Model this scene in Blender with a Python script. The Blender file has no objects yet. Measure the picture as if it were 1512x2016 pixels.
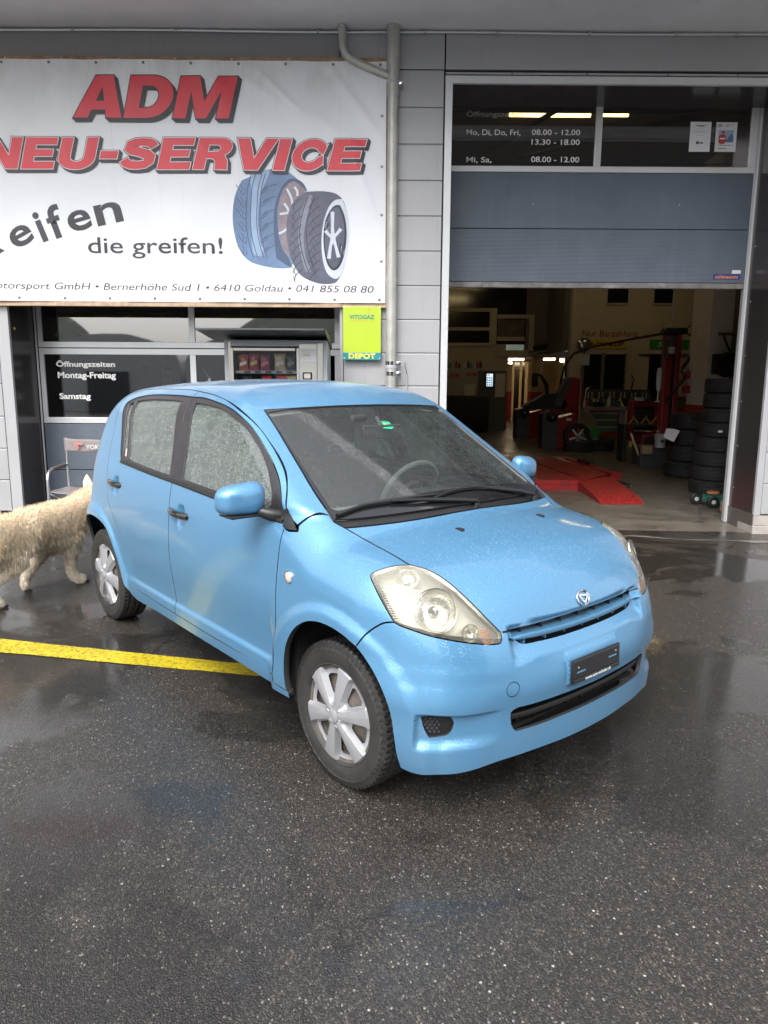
import bpy, bmesh, math, random
import numpy as np
from mathutils import Vector, Matrix, Quaternion
from mathutils.geometry import delaunay_2d_cdt
R=math.radians
scene=bpy.context.scene
# ---------------------------------------------------------------- camera, sky, sun, exposure
TH,FPX,ROLL,YAW,CAMH=0.17435,1427.684,-0.00549,-0.00434,1.58599
cam_d=bpy.data.cameras.new('camera'); cam=bpy.data.objects.new('camera',cam_d); scene.collection.objects.link(cam)
scene.camera=cam
cam_d.sensor_fit='VERTICAL'; cam_d.sensor_height=36.0; cam_d.lens=36.0*FPX/2016.0
cam_d.clip_start=0.05; cam_d.clip_end=500
def _cam_axes():
    Rr=Vector((1,0,0)); Fd=Vector((0,math.cos(TH),-math.sin(TH))); U=Vector((0,math.sin(TH),math.cos(TH)))
    R2=Rr*math.cos(ROLL)-U*math.sin(ROLL); U2=U*math.cos(ROLL)+Rr*math.sin(ROLL)
    Z=Matrix.Rotation(YAW,3,'Z'); return Z@R2,Z@U2,Z@Fd
_r,_u,_f=_cam_axes()
cam.matrix_world=Matrix(((_r.x,_u.x,-_f.x,0),(_r.y,_u.y,-_f.y,0),(_r.z,_u.z,-_f.z,CAMH),(0,0,0,1)))
SUN_EL,SUN_AZ=R(52),R(200)
world=bpy.data.worlds.new('World'); scene.world=world; world.use_nodes=True
nt=world.node_tree; nt.nodes.clear()
sky=nt.nodes.new('ShaderNodeTexSky'); sky.sky_type='NISHITA'; sky.sun_disc=False
sky.sun_elevation=SUN_EL; sky.sun_rotation=SUN_AZ; sky.air_density=1.0; sky.dust_density=4.0; sky.ozone_density=1.0
hs=nt.nodes.new('ShaderNodeHueSaturation'); hs.inputs['Saturation'].default_value=0.22; hs.inputs['Value'].default_value=1.0
bg=nt.nodes.new('ShaderNodeBackground'); bg.inputs['Strength'].default_value=0.15
wo=nt.nodes.new('ShaderNodeOutputWorld')
nt.links.new(sky.outputs[0],hs.inputs['Color']); nt.links.new(hs.outputs[0],bg.inputs['Color']); nt.links.new(bg.outputs[0],wo.inputs['Surface'])
sd=bpy.data.lights.new('sun','SUN'); sd.energy=0.6; sd.angle=R(40); sd.color=(1.0,0.98,0.95)
sun=bpy.data.objects.new('sun',sd); scene.collection.objects.link(sun)
# direction towards the sun: behind and left of the viewer
_sv=Vector((math.sin(SUN_AZ)*math.cos(SUN_EL),math.cos(SUN_AZ)*math.cos(SUN_EL),math.sin(SUN_EL)))
sun.rotation_euler=_sv.to_track_quat('Z','Y').to_euler()
scene.view_settings.view_transform='Standard'; scene.view_settings.look='None'
scene.view_settings.gamma=1.0; scene.view_settings.exposure=1.55
try: scene.view_settings.use_curve_mapping=False
except Exception: pass
scene.cycles.max_bounces=8; scene.cycles.transparent_max_bounces=12
scene.cycles.diffuse_bounces=4; scene.cycles.glossy_bounces=4; scene.cycles.transmission_bounces=6
scene.cycles.sample_clamp_indirect=6
scene.cycles.use_denoising=True
rnd=random.Random(7)
# ---------------------------------------------------------------- helpers
def link(o,parent=None):
    scene.collection.objects.link(o)
    if parent is not None: o.parent=parent
    return o
def tag(o,label=None,cat=None,group=None,kind=None):
    if label: o['label']=label
    if cat: o['category']=cat
    if group: o['group']=group
    if kind: o['kind']=kind
    return o
def empty(name,label,cat,loc=(0,0,0),rz=0,group=None):
    o=bpy.data.objects.new(name,None); scene.collection.objects.link(o); o.location=loc; o.rotation_euler=(0,0,rz)
    o.empty_display_size=.1
    return tag(o,label,cat,group)
def copy_tree(o,parent=None):
    c=o.copy(); scene.collection.objects.link(c)
    if parent is not None: c.parent=parent
    for ch in [k for k in scene.objects if k.parent==o]: copy_tree(ch,c)
    return c
class MB:
    def __init__(s): s.v=[]; s.f=[]; s.m=[]; s.sm=[]; s.cur=0; s.smooth=False
    def add(s,vs,fs):
        n=len(s.v); s.v+= [tuple(v) for v in vs]
        for f in fs: s.f.append(tuple(i+n for i in f)); s.m.append(s.cur); s.sm.append(s.smooth)
        return s
    def box(s,x0,x1,y0,y1,z0,z1,M=None):
        if x0>x1:x0,x1=x1,x0
        if y0>y1:y0,y1=y1,y0
        if z0>z1:z0,z1=z1,z0
        vs=[(x,y,z) for z in (z0,z1) for y in (y0,y1) for x in (x0,x1)]
        if M is not None: vs=[M@Vector(v) for v in vs]
        return s.add(vs,[(0,2,3,1),(4,5,7,6),(0,1,5,4),(2,6,7,3),(0,4,6,2),(1,3,7,5)])
    def cbox(s,x0,x1,y0,y1,z0,z1,c=.01,M=None):
        # chamfered box
        if x0>x1:x0,x1=x1,x0
        if y0>y1:y0,y1=y1,y0
        if z0>z1:z0,z1=z1,z0
        bm=bmesh.new(); bmesh.ops.create_cube(bm,size=1)
        for v in bm.verts:
            v.co=Vector(((x0+x1)/2+v.co.x*(x1-x0),(y0+y1)/2+v.co.y*(y1-y0),(z0+z1)/2+v.co.z*(z1-z0)))
        c=min(c,.45*min(x1-x0,y1-y0,z1-z0))
        bmesh.ops.bevel(bm,geom=list(bm.edges),offset=c,segments=2,profile=.5,affect='EDGES')
        bm.verts.index_update()
        vs=[v.co.copy() for v in bm.verts]
        if M is not None: vs=[M@v for v in vs]
        fs=[tuple(v.index for v in f.verts) for f in bm.faces]; bm.free()
        return s.add(vs,fs)
    def prism(s,poly,a,b,axis='y',M=None):
        # poly in the plane orthogonal to axis
        n=len(poly)
        def P(p,t):
            if axis=='y': return (p[0],t,p[1])
            if axis=='x': return (t,p[0],p[1])
            return (p[0],p[1],t)
        vs=[P(p,a) for p in poly]+[P(p,b) for p in poly]
        if M is not None: vs=[M@Vector(v) for v in vs]
        area=sum(poly[i][0]*poly[(i+1)%n][1]-poly[(i+1)%n][0]*poly[i][1] for i in range(n))
        fl=(area>0)==(b>a)
        if axis=='y': fl=not fl
        fs=[tuple(range(n-1,-1,-1)),tuple(range(n,2*n))]+[(i,(i+1)%n,n+(i+1)%n,n+i) for i in range(n)]
        if not fl: fs=[tuple(reversed(f)) for f in fs]
        return s.add(vs,fs)
    def tube(s,pts,r,n=10,cap=True,closed=False):
        pts=[Vector(p) for p in pts]; k=len(pts); rs=r if isinstance(r,(list,tuple)) else [r]*k
        t0=(pts[1]-pts[0]).normalized(); up=Vector((0,0,1)) if abs(t0.z)<.9 else Vector((1,0,0))
        nrm=t0.cross(up).normalized(); base=len(s.v); vs=[];fs=[]
        for i,p in enumerate(pts):
            if closed: t=(pts[(i+1)%k]-pts[i-1]).normalized()
            else: t=(pts[min(i+1,k-1)]-pts[max(i-1,0)]).normalized()
            nrm=(nrm-t*nrm.dot(t)).normalized(); bn=t.cross(nrm)
            for j in range(n):
                a=2*math.pi*j/n; vs.append(p+(nrm*math.cos(a)+bn*math.sin(a))*rs[i])
        for i in range(k if closed else k-1):
            for j in range(n):
                a=i*n+j;b=i*n+(j+1)%n;c=((i+1)%k)*n+(j+1)%n;d=((i+1)%k)*n+j; fs.append((a,b,c,d))
        if cap and not closed: fs+= [tuple(range(n-1,-1,-1)),tuple((k-1)*n+j for j in range(n))]
        sm=s.smooth; s.smooth=True; s.add(vs,fs); s.smooth=sm; return s
    def lathe(s,prof,n=24,M=None,axis='z'):
        # prof: list of (r,h)
        vs=[];fs=[];k=len(prof)
        for i in range(n):
            a=2*math.pi*i/n; c,sn=math.cos(a),math.sin(a)
            for r,h in prof:
                v=Vector((r*c,r*sn,h)) if axis=='z' else (Vector((r*c,h,r*sn)) if axis=='y' else Vector((h,r*c,r*sn)))
                vs.append(M@v if M is not None else v)
        for i in range(n):
            for j in range(k-1):
                a=i*k+j;b=((i+1)%n)*k+j;f=(a,b,b+1,a+1)
                if axis=='y': f=f[::-1]
                fs.append(f)
        sm=s.smooth; s.smooth=True; s.add(vs,fs); s.smooth=sm; return s
    def quad(s,a,b,c,d): return s.add([a,b,c,d],[(0,1,2,3)])
    def build(s,name,mats,parent=None,sharp=35,M=None):
        me=bpy.data.meshes.new(name); me.from_pydata([tuple(v) for v in s.v],[],s.f)
        if not isinstance(mats,(list,tuple)): mats=[mats]
        for m in mats: me.materials.append(m)
        me.polygons.foreach_set('material_index',s.m); me.polygons.foreach_set('use_smooth',s.sm)
        me.update()
        if any(s.sm):
            try: me.set_sharp_from_angle(angle=R(sharp))
            except Exception: pass
        o=bpy.data.objects.new(name,me); link(o,parent)
        if M is not None: o.matrix_local=M
        return o
def bx(name,mat,x0,x1,y0,y1,z0,z1,parent=None,c=0):
    m=MB(); (m.cbox(x0,x1,y0,y1,z0,z1,c) if c else m.box(x0,x1,y0,y1,z0,z1)); return m.build(name,mat,parent)
def text_mesh(txt,size=1.0,bold=0.0,shear=0.0,sx=1.0,spacing=1.0,align='LEFT',ext=0.0):
    cu=bpy.data.curves.new('lettering','FONT'); cu.body=txt; cu.size=size; cu.offset=bold; cu.shear=shear
    cu.space_character=spacing; cu.align_x=align; cu.resolution_u=4; cu.extrude=ext
    o=bpy.data.objects.new('lettering',cu); scene.collection.objects.link(o)
    dg=bpy.context.evaluated_depsgraph_get(); me=bpy.data.meshes.new_from_object(o.evaluated_get(dg))
    scene.collection.objects.unlink(o); bpy.data.objects.remove(o); bpy.data.curves.remove(cu)
    if sx!=1.0:
        for v in me.vertices: v.co.x*=sx
    return me
def lettering(txt,mat,loc,height,width=None,parent=None,bold=0.0,shear=0.0,spacing=1.0,name='lettering',rot=(R(90),0,0),M=None,ext=0.0):
    """text whose bounding box is height tall / width wide, lower left corner at loc"""
    me=text_mesh(txt,1.0,bold,shear,1.0,spacing,ext=0)
    xs=[v.co.x for v in me.vertices]; ys=[v.co.y for v in me.vertices]
    x0,x1,y0,y1=min(xs),max(xs),min(ys),max(ys); sy=height/(y1-y0); sx=(width/(x1-x0)) if width else sy
    for v in me.vertices: v.co.x=(v.co.x-x0)*sx; v.co.y=(v.co.y-y0)*sy
    me.materials.clear(); me.materials.append(mat)
    o=bpy.data.objects.new(name,me); link(o,parent)
    if M is not None: o.matrix_local=M
    else: o.location=loc; o.rotation_euler=rot
    return o
# ---------------------------------------------------------------- materials
def newmat(name):
    m=bpy.data.materials.new(name); m.use_nodes=True; n=m.node_tree; n.nodes.clear()
    out=n.nodes.new('ShaderNodeOutputMaterial'); return m,n,out
class NB:
    def __init__(s,n): s.n=n
    def N(s,t,**k):
        nd=s.n.nodes.new(t)
        for a,b in k.items():
            if a.startswith('i_'):
                key=a[2:]; key=int(key) if key.isdigit() else key.replace('_',' ')
                s.set(nd,key,b)
            else: setattr(nd,a,b)
        return nd
    def set(s,nd,key,b):
        inp=nd.inputs[key]
        if isinstance(b,bpy.types.NodeSocket): s.n.links.new(b,inp)
        else: inp.default_value=b
    def L(s,a,b): s.n.links.new(a,b)
    def coord(s,kind='Object'): return s.N('ShaderNodeTexCoord').outputs[kind]
    def noise(s,vec,scale,detail=4,rough=.55,dist=0): 
        nd=s.N('ShaderNodeTexNoise',i_Scale=scale,i_Detail=detail,i_Roughness=rough,i_Distortion=dist); s.L(vec,nd.inputs['Vector']); return nd.outputs['Fac']
    def vor(s,vec,scale,feature='F1',out='Distance',rand=1.0):
        nd=s.N('ShaderNodeTexVoronoi',feature=feature,i_Scale=scale); s.L(vec,nd.inputs['Vector']); nd.inputs['Randomness'].default_value=rand; return nd.outputs[out]
    def ramp(s,fac,stops,interp='LINEAR'):
        nd=s.N('ShaderNodeValToRGB'); nd.color_ramp.interpolation=interp; e=nd.color_ramp.elements
        while len(e)<len(stops): e.new(.5)
        for i,(p,c) in enumerate(stops):
            e[i].position=p; e[i].color=c if len(c)==4 else (*c,1)
        s.L(fac,nd.inputs[0]); return nd.outputs[0]
    def mapr(s,v,a,b,c=0.0,d=1.0,smooth=False):
        nd=s.N('ShaderNodeMapRange'); nd.interpolation_type='SMOOTHSTEP' if smooth else 'LINEAR'
        nd.inputs['From Min'].default_value=a; nd.inputs['From Max'].default_value=b; nd.inputs['To Min'].default_value=c; nd.inputs['To Max'].default_value=d
        s.L(v,nd.inputs['Value']); return nd.outputs[0]
    def math(s,op,a,b=None):
        nd=s.N('ShaderNodeMath',operation=op); s.set(nd,0,a)
        if b is not None: s.set(nd,1,b)
        return nd.outputs[0]
    def mix(s,f,a,b,mode='MIX'):
        nd=s.N('ShaderNodeMix',data_type='RGBA',blend_type=mode)
        s.set(nd,0,f); s.set(nd,6,a if not isinstance(a,tuple) or len(a)==4 else (*a,1)); s.set(nd,7,b if not isinstance(b,tuple) or len(b)==4 else (*b,1)); return nd.outputs[2]
    def bump(s,h,strength=.3,dist=.01,normal=None):
        nd=s.N('ShaderNodeBump',i_Strength=strength,i_Distance=dist); s.L(h,nd.inputs['Height'])
        if normal is not None: s.L(normal,nd.inputs['Normal'])
        return nd.outputs[0]
    def mapping(s,vec,scale=(1,1,1),loc=(0,0,0),rot=(0,0,0)):
        nd=s.N('ShaderNodeMapping'); s.L(vec,nd.inputs[0]); nd.inputs['Scale'].default_value=scale; nd.inputs['Location'].default_value=loc; nd.inputs['Rotation'].default_value=rot; return nd.outputs[0]
def mat(name,col,rough=.5,metal=0.0,var=.08,vscale=6,bump=0.0,bscale=60,spec=.5,coat=0.0,coatr=.1,rvar=.1,dirt=0.0,dirtcol=(.08,.07,.06),streak=0.0):
    m,n,out=newmat(name); b=NB(n); co=b.coord()
    p=b.N('ShaderNodeBsdfPrincipled'); p.inputs['Metallic'].default_value=metal
    p.inputs['Specular IOR Level'].default_value=spec; p.inputs['Coat Weight'].default_value=coat; p.inputs['Coat Roughness'].default_value=coatr
    nz=b.noise(co,vscale,5,.6)
    c0=tuple(max(0,c*(1-var)) for c in col); c1=tuple(min(1,c*(1+var)) for c in col)
    c=b.ramp(nz,[(.3,c0),(.7,c1)])
    if dirt>0:
        dn=b.noise(co,vscale*.6,8,.7,.6); f=b.mapr(dn,.5,.72,0,dirt,True); c=b.mix(f,c,dirtcol)
    if streak>0:
        sn=b.noise(b.mapping(co,scale=(16,16,.45)),1.0,5,.7); c=b.mix(b.mapr(sn,.52,.74,0,streak,True),c,dirtcol); s2=b.noise(b.mapping(co,scale=(60,60,1.2)),1.0,3,.6); c=b.mix(b.mapr(s2,.56,.72,0,streak*.6),c,tuple(min(1,x*1.25) for x in col))
    b.L(c,p.inputs['Base Color'])
    rr=b.mapr(b.noise(co,vscale*2.3,4,.6),.3,.7,max(.02,rough*(1-rvar)),min(1,rough*(1+rvar))); b.L(rr,p.inputs['Roughness'])
    if bump>0:
        b.L(b.bump(b.noise(co,bscale,3,.6),bump,.004),p.inputs['Normal'])
    b.L(p.outputs[0],out.inputs[0]); return m
def emis(name,col,strength):
    m,n,out=newmat(name); b=NB(n); e=b.N('ShaderNodeEmission'); e.inputs[0].default_value=(*col,1); e.inputs[1].default_value=strength; b.L(e.outputs[0],out.inputs[0]); return m
# ---------------------------------------------------------------- the car's outer surface as one smooth function
def spl(xs,ys):
    xs=np.array(xs,float);ys=np.array(ys,float);n=len(xs);h=np.diff(xs)
    A=np.zeros((n,n));b=np.zeros(n);A[0,0]=A[-1,-1]=1
    for i in range(1,n-1):
        A[i,i-1]=h[i-1];A[i,i]=2*(h[i-1]+h[i]);A[i,i+1]=h[i]
        b[i]=6*((ys[i+1]-ys[i])/h[i]-(ys[i]-ys[i-1])/h[i-1])
    M=np.linalg.solve(A,b)
    def f(x):
        x=np.asarray(x,float);i=np.clip(np.searchsorted(xs,x)-1,0,n-2)
        t=x-xs[i];hi=h[i]
        c=(ys[i+1]-ys[i])/hi-hi*(2*M[i]+M[i+1])/6
        r=ys[i]+t*(c+t*(M[i]/2+t*(M[i+1]-M[i])/(6*hi)))
        sl0=(ys[1]-ys[0])/h[0]-h[0]*M[1]/6; sl1=(ys[-1]-ys[-2])/h[-1]+h[-1]*M[-2]/6
        r=np.where(x<xs[0],ys[0]+(x-xs[0])*sl0,r);return np.where(x>xs[-1],ys[-1]+(x-xs[-1])*sl1,r)
    return f
def sst(a,b,x):
    t=np.clip((x-a)/(b-a),0,1);return t*t*(3-2*t)
def smax(a,b,k):
    h=np.maximum(k-np.abs(a-b),0)/k;return np.maximum(a,b)+h*h*k*.25
def smin(a,b,k): return -smax(-a,-b,k)
def sst(a,b,x):
    t=np.clip((x-a)/(b-a),0,1);return t*t*(3-2*t)
Wz=spl([.12,.22,.33,.40,.50,.65,.80,.90,.97,1.03,1.15,1.30,1.42,1.50],[.742,.772,.792,.796,.806,.812,.806,.796,.784,.768,.730,.682,.640,.610])
dWx=spl([-2.9,-2.5,-2.0,-1.3,-.5,0,.3,.6],[-.075,-.022,0,.004,0,-.006,-.03,-.10])
hoodc=spl([-.30,-.1,.05,.2,.35,.45,.53,.58],[1.030,1.000,.983,.957,.913,.863,.800,.69])
roofc=spl([-2.85,-2.6,-2.4,-2.0,-1.6,-1.25,-1.0,-.8,-.6],[1.36,1.440,1.478,1.512,1.527,1.528,1.512,1.468,1.40])
Xf=spl([.10,.2,.3,.42,.5,.6,.68,.78,.95],[.585,.612,.618,.618,.626,.624,.604,.575,.52])
Xr=spl([.2,.4,.6,.75,.9,1.05,1.2,1.35,1.5],[-2.80,-2.87,-2.885,-2.875,-2.85,-2.835,-2.80,-2.72,-2.60])
HOLES=[(-2.086,.905),(-1.22,.868)]
ARF=(.02,.292,.345);ARR=(-2.43,.292,.36)
def F(x,y,z):
    ay=np.abs(y)
    W=Wz(z)+dWx(x)+.022*sst(-2.2,-2.5,x)*sst(.85,.6,z)
    # arch flares
    for (cx,cz,r) in (ARF,ARR):
        d=np.hypot(x-cx,(z-cz)*1.0)
        W=W+.018*sst(r+.11,r+.06,d)*sst(.05,.25,z)
    # door skirt crease, bumper fold, fog scoop, grille recess, door handle dimples
    W=W-.011*sst(.374,.404,z)*sst(.70,.45,z)*sst(-2.02,-1.88,x)*sst(-.36,-.40,x)
    for hx,hz in HOLES:
        q=((x-hx)/.052)**2+((z-hz)/.062)**2
        W=W-.020*np.clip(1-q,0,1)**.8
    side=ay-W
    hood=(z-(hoodc(x)-.13*ay**2))*.96
    ws=(z-(1.418-.556*(x+.77)-.19*ay**2))*.86
    rf=z-(roofc(x)-.15*ay**2)
    green=smax(ws,rf,.05)
    top=smin(hood,green,.02)
    yy=ay/.45
    fr=(x-(Xf(z)-.034*yy**2-(.008+.011*sst(.45,.62,z))*yy**4))*.97
    rr=(Xr(z)+.05*yy**2-x)*.95
    kst=.10+.10*sst(.85,1.0,z)
    kk=.14-.075*sst(-1.15,-.85,x)*sst(1.0,1.06,z)
    f=smax(side,top,kk)
    f=smax(f,rr,.22)
    f=smax(f,fr,.16)
    f=f+.0045*sst(.59,.535,z)*sst(.30,.36,x)*sst(.33,.47,ay)
    sc=sst(.45,.60,ay)*sst(.735,.712,ay)*sst(.298,.345,z+(ay-.7)*.08)*sst(.440,.430,z)*sst(.38,.41,x)
    f=f+.020*sc
    rc=sst(.597,.655,z+.18*np.maximum(ay-.30,0))*sst(.425,.385,ay)*sst(.45,.5,x)*sst(.72,.70,z)
    f=f+.032*rc
    pl=sst(.168,.160,ay)*sst(.458,.466,z)*sst(.588,.578,z)*sst(.5,.55,x)
    f=f-.006*pl
    return f
def gradF(P,h=6e-4):
    x,y,z=P.T; return np.stack([F(x+h,y,z)-F(x-h,y,z),F(x,y+h,z)-F(x,y-h,z),F(x,y,z+h)-F(x,y,z-h)],1)/(2*h)
def unit(v): return v/np.maximum(np.linalg.norm(v,axis=1,keepdims=True),1e-9)
class PS:      # projection along y
    def uv(s,P): P=np.asarray(P,float); return np.stack([P[:,0],P[:,2]],1)
    def lift(s,uv,off):
        n=len(uv); a=np.full(n,.25); b=np.full(n,1.15)
        for _ in range(34):
            m=(a+b)/2; ins=F(uv[:,0],m,uv[:,1])<off; a=np.where(ins,m,a); b=np.where(ins,b,m)
        return np.stack([uv[:,0],a,uv[:,1]],1)
class PP:      # projection from a point inside the car
    def __init__(s,c,k=1.0): s.c=np.array(c,float); s.k=k
    def uv(s,P):
        d=np.asarray(P,float)-s.c; az=np.arctan2(d[:,1],d[:,0]); el=np.arctan2(d[:,2],np.hypot(d[:,0],d[:,1])); return np.stack([az,el],1)*s.k
    def lift(s,uv,off):
        az,el=uv.T/s.k; d=np.stack([np.cos(az)*np.cos(el),np.sin(az)*np.cos(el),np.sin(el)],1)
        n=len(uv); a=np.full(n,.05); b=np.full(n,2.3)
        for _ in range(36):
            m=(a+b)/2; p=s.c+d*m[:,None]; ins=F(p[:,0],p[:,1],p[:,2])<off; a=np.where(ins,m,a); b=np.where(ins,b,m)
        return s.c+d*a[:,None]
def cr(pts,step=.012):
    """smooth curve through points, resampled"""
    P=np.array(pts,float); n=len(P)
    if n==2:
        k=max(1,int(np.ceil(np.linalg.norm(P[1]-P[0])/step))); return P[0]+(P[1]-P[0])*np.linspace(0,1,k+1)[:,None]
    out=[]
    for i in range(n-1):
        p1,p2=P[i],P[i+1]; p0=P[i-1] if i>0 else 2*p1-p2; p3=P[i+2] if i+2<n else 2*p2-p1
        L=np.linalg.norm(p2-p1); k=max(1,int(np.ceil(L/step)))
        d0=max(np.linalg.norm(p1-p0),1e-6)**.5; d1=max(L,1e-6)**.5; d2=max(np.linalg.norm(p3-p2),1e-6)**.5
        m1=(p2-p1)+d1*((p1-p0)/d0**2*d0-(p2-p0)/(d0+d1)) if False else ((p1-p0)/d0-(p2-p0)/(d0+d1)+(p2-p1)/d1)*d1
        m2=((p2-p1)/d1-(p3-p1)/(d1+d2)+(p3-p2)/d2)*d1
        t=np.linspace(0,1,k+1)[:-1,None]
        out.append((2*t**3-3*t**2+1)*p1+(t**3-2*t**2+t)*m1+(-2*t**3+3*t**2)*p2+(t**3-t**2)*m2)
    out.append(P[-1:]); return np.concatenate(out)
def loop(*curves,step=.012):
    L=[]
    for c in curves: L.append(cr(c,step)[:-1])
    return np.concatenate(L)
def inpoly(uv,poly):
    x,y=uv.T; inside=np.zeros(len(uv),bool); n=len(poly); j=n-1
    for i in range(n):
        xi,yi=poly[i]; xj,yj=poly[j]
        if yi!=yj:
            c=((yi>y)!=(yj>y))&(x<(xj-xi)*(y-yi)/(yj-yi)+xi); inside^=c
        j=i
    return inside
def offset_poly(uv,d,sgn,fix=None):
    e1=uv-np.roll(uv,1,0); e2=np.roll(uv,-1,0)-uv
    n1=np.stack([-e1[:,1],e1[:,0]],1); n2=np.stack([-e2[:,1],e2[:,0]],1)
    n1/=np.maximum(np.linalg.norm(n1,axis=1,keepdims=True),1e-9); n2/=np.maximum(np.linalg.norm(n2,axis=1,keepdims=True),1e-9)
    n=n1+n2; l=np.linalg.norm(n,axis=1,keepdims=True); n=n/np.maximum(l,.35)*1.0
    n=n/np.maximum(np.linalg.norm(n,axis=1,keepdims=True),1e-9)
    area=.5*np.sum(uv[:,0]*np.roll(uv[:,1],-1)-np.roll(uv[:,0],-1)*uv[:,1])
    s=sgn*(1 if area>0 else -1)
    r=uv+n*d*s
    if fix is not None: r[fix,0]=uv[fix,0]
    return r
def panel(outer,holes=(),proj=None,step=.016,gap=.002,hgap=None,off=0.0,rim=.026,half=False,extra=(),mirror=False,holerim=None):
    """returns vertex array, normal array, face list"""
    hgap=gap if hgap is None else hgap; holerim=rim if holerim is None else holerim
    loops=[]
    for i,Lp in enumerate([outer]+list(holes)):
        uv=proj.uv(Lp); fix=(np.abs(Lp[:,1])<1e-3) if half else None
        uv=offset_poly(uv,gap if i==0 else hgap,1 if i==0 else -1,fix); loops.append((uv,fix))
    lo=loops[0][0].min(0); hi=loops[0][0].max(0)
    us=np.arange(lo[0]+step*.5,hi[0],step); vs=np.arange(lo[1]+step*.5,hi[1],step)
    vs=np.sort(np.concatenate([vs]+[np.array(e) for e in extra])) if extra else vs
    g=[]
    for k,v in enumerate(vs):
        g.append(np.stack([us+(step*.5 if k%2 else 0),np.full(len(us),v)],1))
    g=np.concatenate(g) if g else np.zeros((0,2))
    ok=inpoly(g,loops[0][0])
    for uv,_ in loops[1:]: ok&=~inpoly(g,uv)
    g=g[ok]
    B=np.concatenate([l[0] for l in loops])
    if len(g):
        keep=np.ones(len(g),bool)
        for c in range(0,len(g),2000):
            d=((g[c:c+2000,None,:]-B[None])**2).sum(2).min(1); keep[c:c+2000]=d>(step*.42)**2
        g=g[keep]
    V=np.concatenate([B,g]); E=[];st=0
    for uv,_ in loops:
        n=len(uv); E+=[(st+i,st+(i+1)%n) for i in range(n)]; st+=n
    res=delaunay_2d_cdt([Vector(p) for p in V],E,[],0,1e-7)
    vv=np.array([tuple(p) for p in res[0]]); ff=np.array([f for f in res[2] if len(f)==3])
    cen=vv[ff].mean(1); ok=inpoly(cen,loops[0][0])
    for uv,_ in loops[1:]: ok&=~inpoly(cen,uv)
    ff=ff[ok]
    # orient
    a=vv[ff[:,1]]-vv[ff[:,0]]; b=vv[ff[:,2]]-vv[ff[:,0]]; cw=(a[:,0]*b[:,1]-a[:,1]*b[:,0])<0
    ff[cw]=ff[cw][:,::-1]
    P=proj.lift(vv,off); Nn=unit(gradF(P))
    # orient faces outward
    t=ff[len(ff)//2]
    fn=np.cross(P[ff[:,1]]-P[ff[:,0]],P[ff[:,2]]-P[ff[:,0]]); 
    if (fn*Nn[ff[:,0]]).sum(1).mean()<0: ff=ff[:,::-1]
    faces=[tuple(int(i) for i in f) for f in ff]
    P=list(P); Nn=list(Nn)
    for li,(uv,fix) in enumerate(loops):
        rm=rim if li==0 else holerim
        if not rm: continue
        Pb=proj.lift(uv,off); Nb=unit(gradF(Pb)); n=len(uv); tan=unit(np.roll(Pb,-1,0)-np.roll(Pb,1,0)); on=np.cross(tan,Nb)
        area=.5*np.sum(uv[:,0]*np.roll(uv[:,1],-1)-np.roll(uv[:,0],-1)*uv[:,1])
        # outward side
        c=Pb+on*1e-3; 
        tst=inpoly(proj.uv(c),uv); s=-1 if (tst.mean()>.5)==(li==0) else 1
        on=on*s; b0=len(P)
        for i in range(n): P.append(Pb[i]); Nn.append((on[i]+Nb[i]*.6)/1.17)
        for i in range(n): P.append(Pb[i]-Nb[i]*rm); Nn.append(on[i])
        for i in range(n):
            j=(i+1)%n
            if half and fix[i] and fix[j]: continue
            f=(b0+i,b0+j,b0+n+j,b0+n+i)
            fnn=np.cross(P[f[1]]-P[f[0]],P[f[3]]-P[f[0]])
            if fnn@on[i]<0: f=f[::-1]
            faces.append(tuple(f))
    P=np.array(P); Nn=np.array(Nn)
    if half:
        n=len(P); P2=P*np.array([1,-1,1]); N2=Nn*np.array([1,-1,1])
        faces=faces+[tuple(i+n for i in f[::-1]) for f in faces]; P=np.concatenate([P,P2]); Nn=np.concatenate([Nn,N2])
    return P,Nn,faces
def mk(name,data,mats,parent=None,mirror=False):
    P,Nn,fc=data; edge=None
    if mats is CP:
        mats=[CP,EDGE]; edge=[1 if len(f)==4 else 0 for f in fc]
    if mirror: P=P*np.array([1,-1,1]); Nn=Nn*np.array([1,-1,1]); fc=[f[::-1] for f in fc]
    # local frame has y to the car's right-hand side: flip to a right-handed frame
    P=P*np.array([1,-1,1]); Nn=Nn*np.array([1,-1,1]); fc=[f[::-1] for f in fc]
    me=bpy.data.meshes.new(name); me.from_pydata(P.tolist(),[],fc)
    for m in (mats if isinstance(mats,list) else [mats]): me.materials.append(m)
    if edge: me.polygons.foreach_set('material_index',edge)
    me.polygons.foreach_set('use_smooth',[True]*len(fc)); me.update()
    me.normals_split_custom_set_from_vertices([tuple(n) for n in unit(Nn)])
    o=bpy.data.objects.new(name,me); return link(o,parent)
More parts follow.
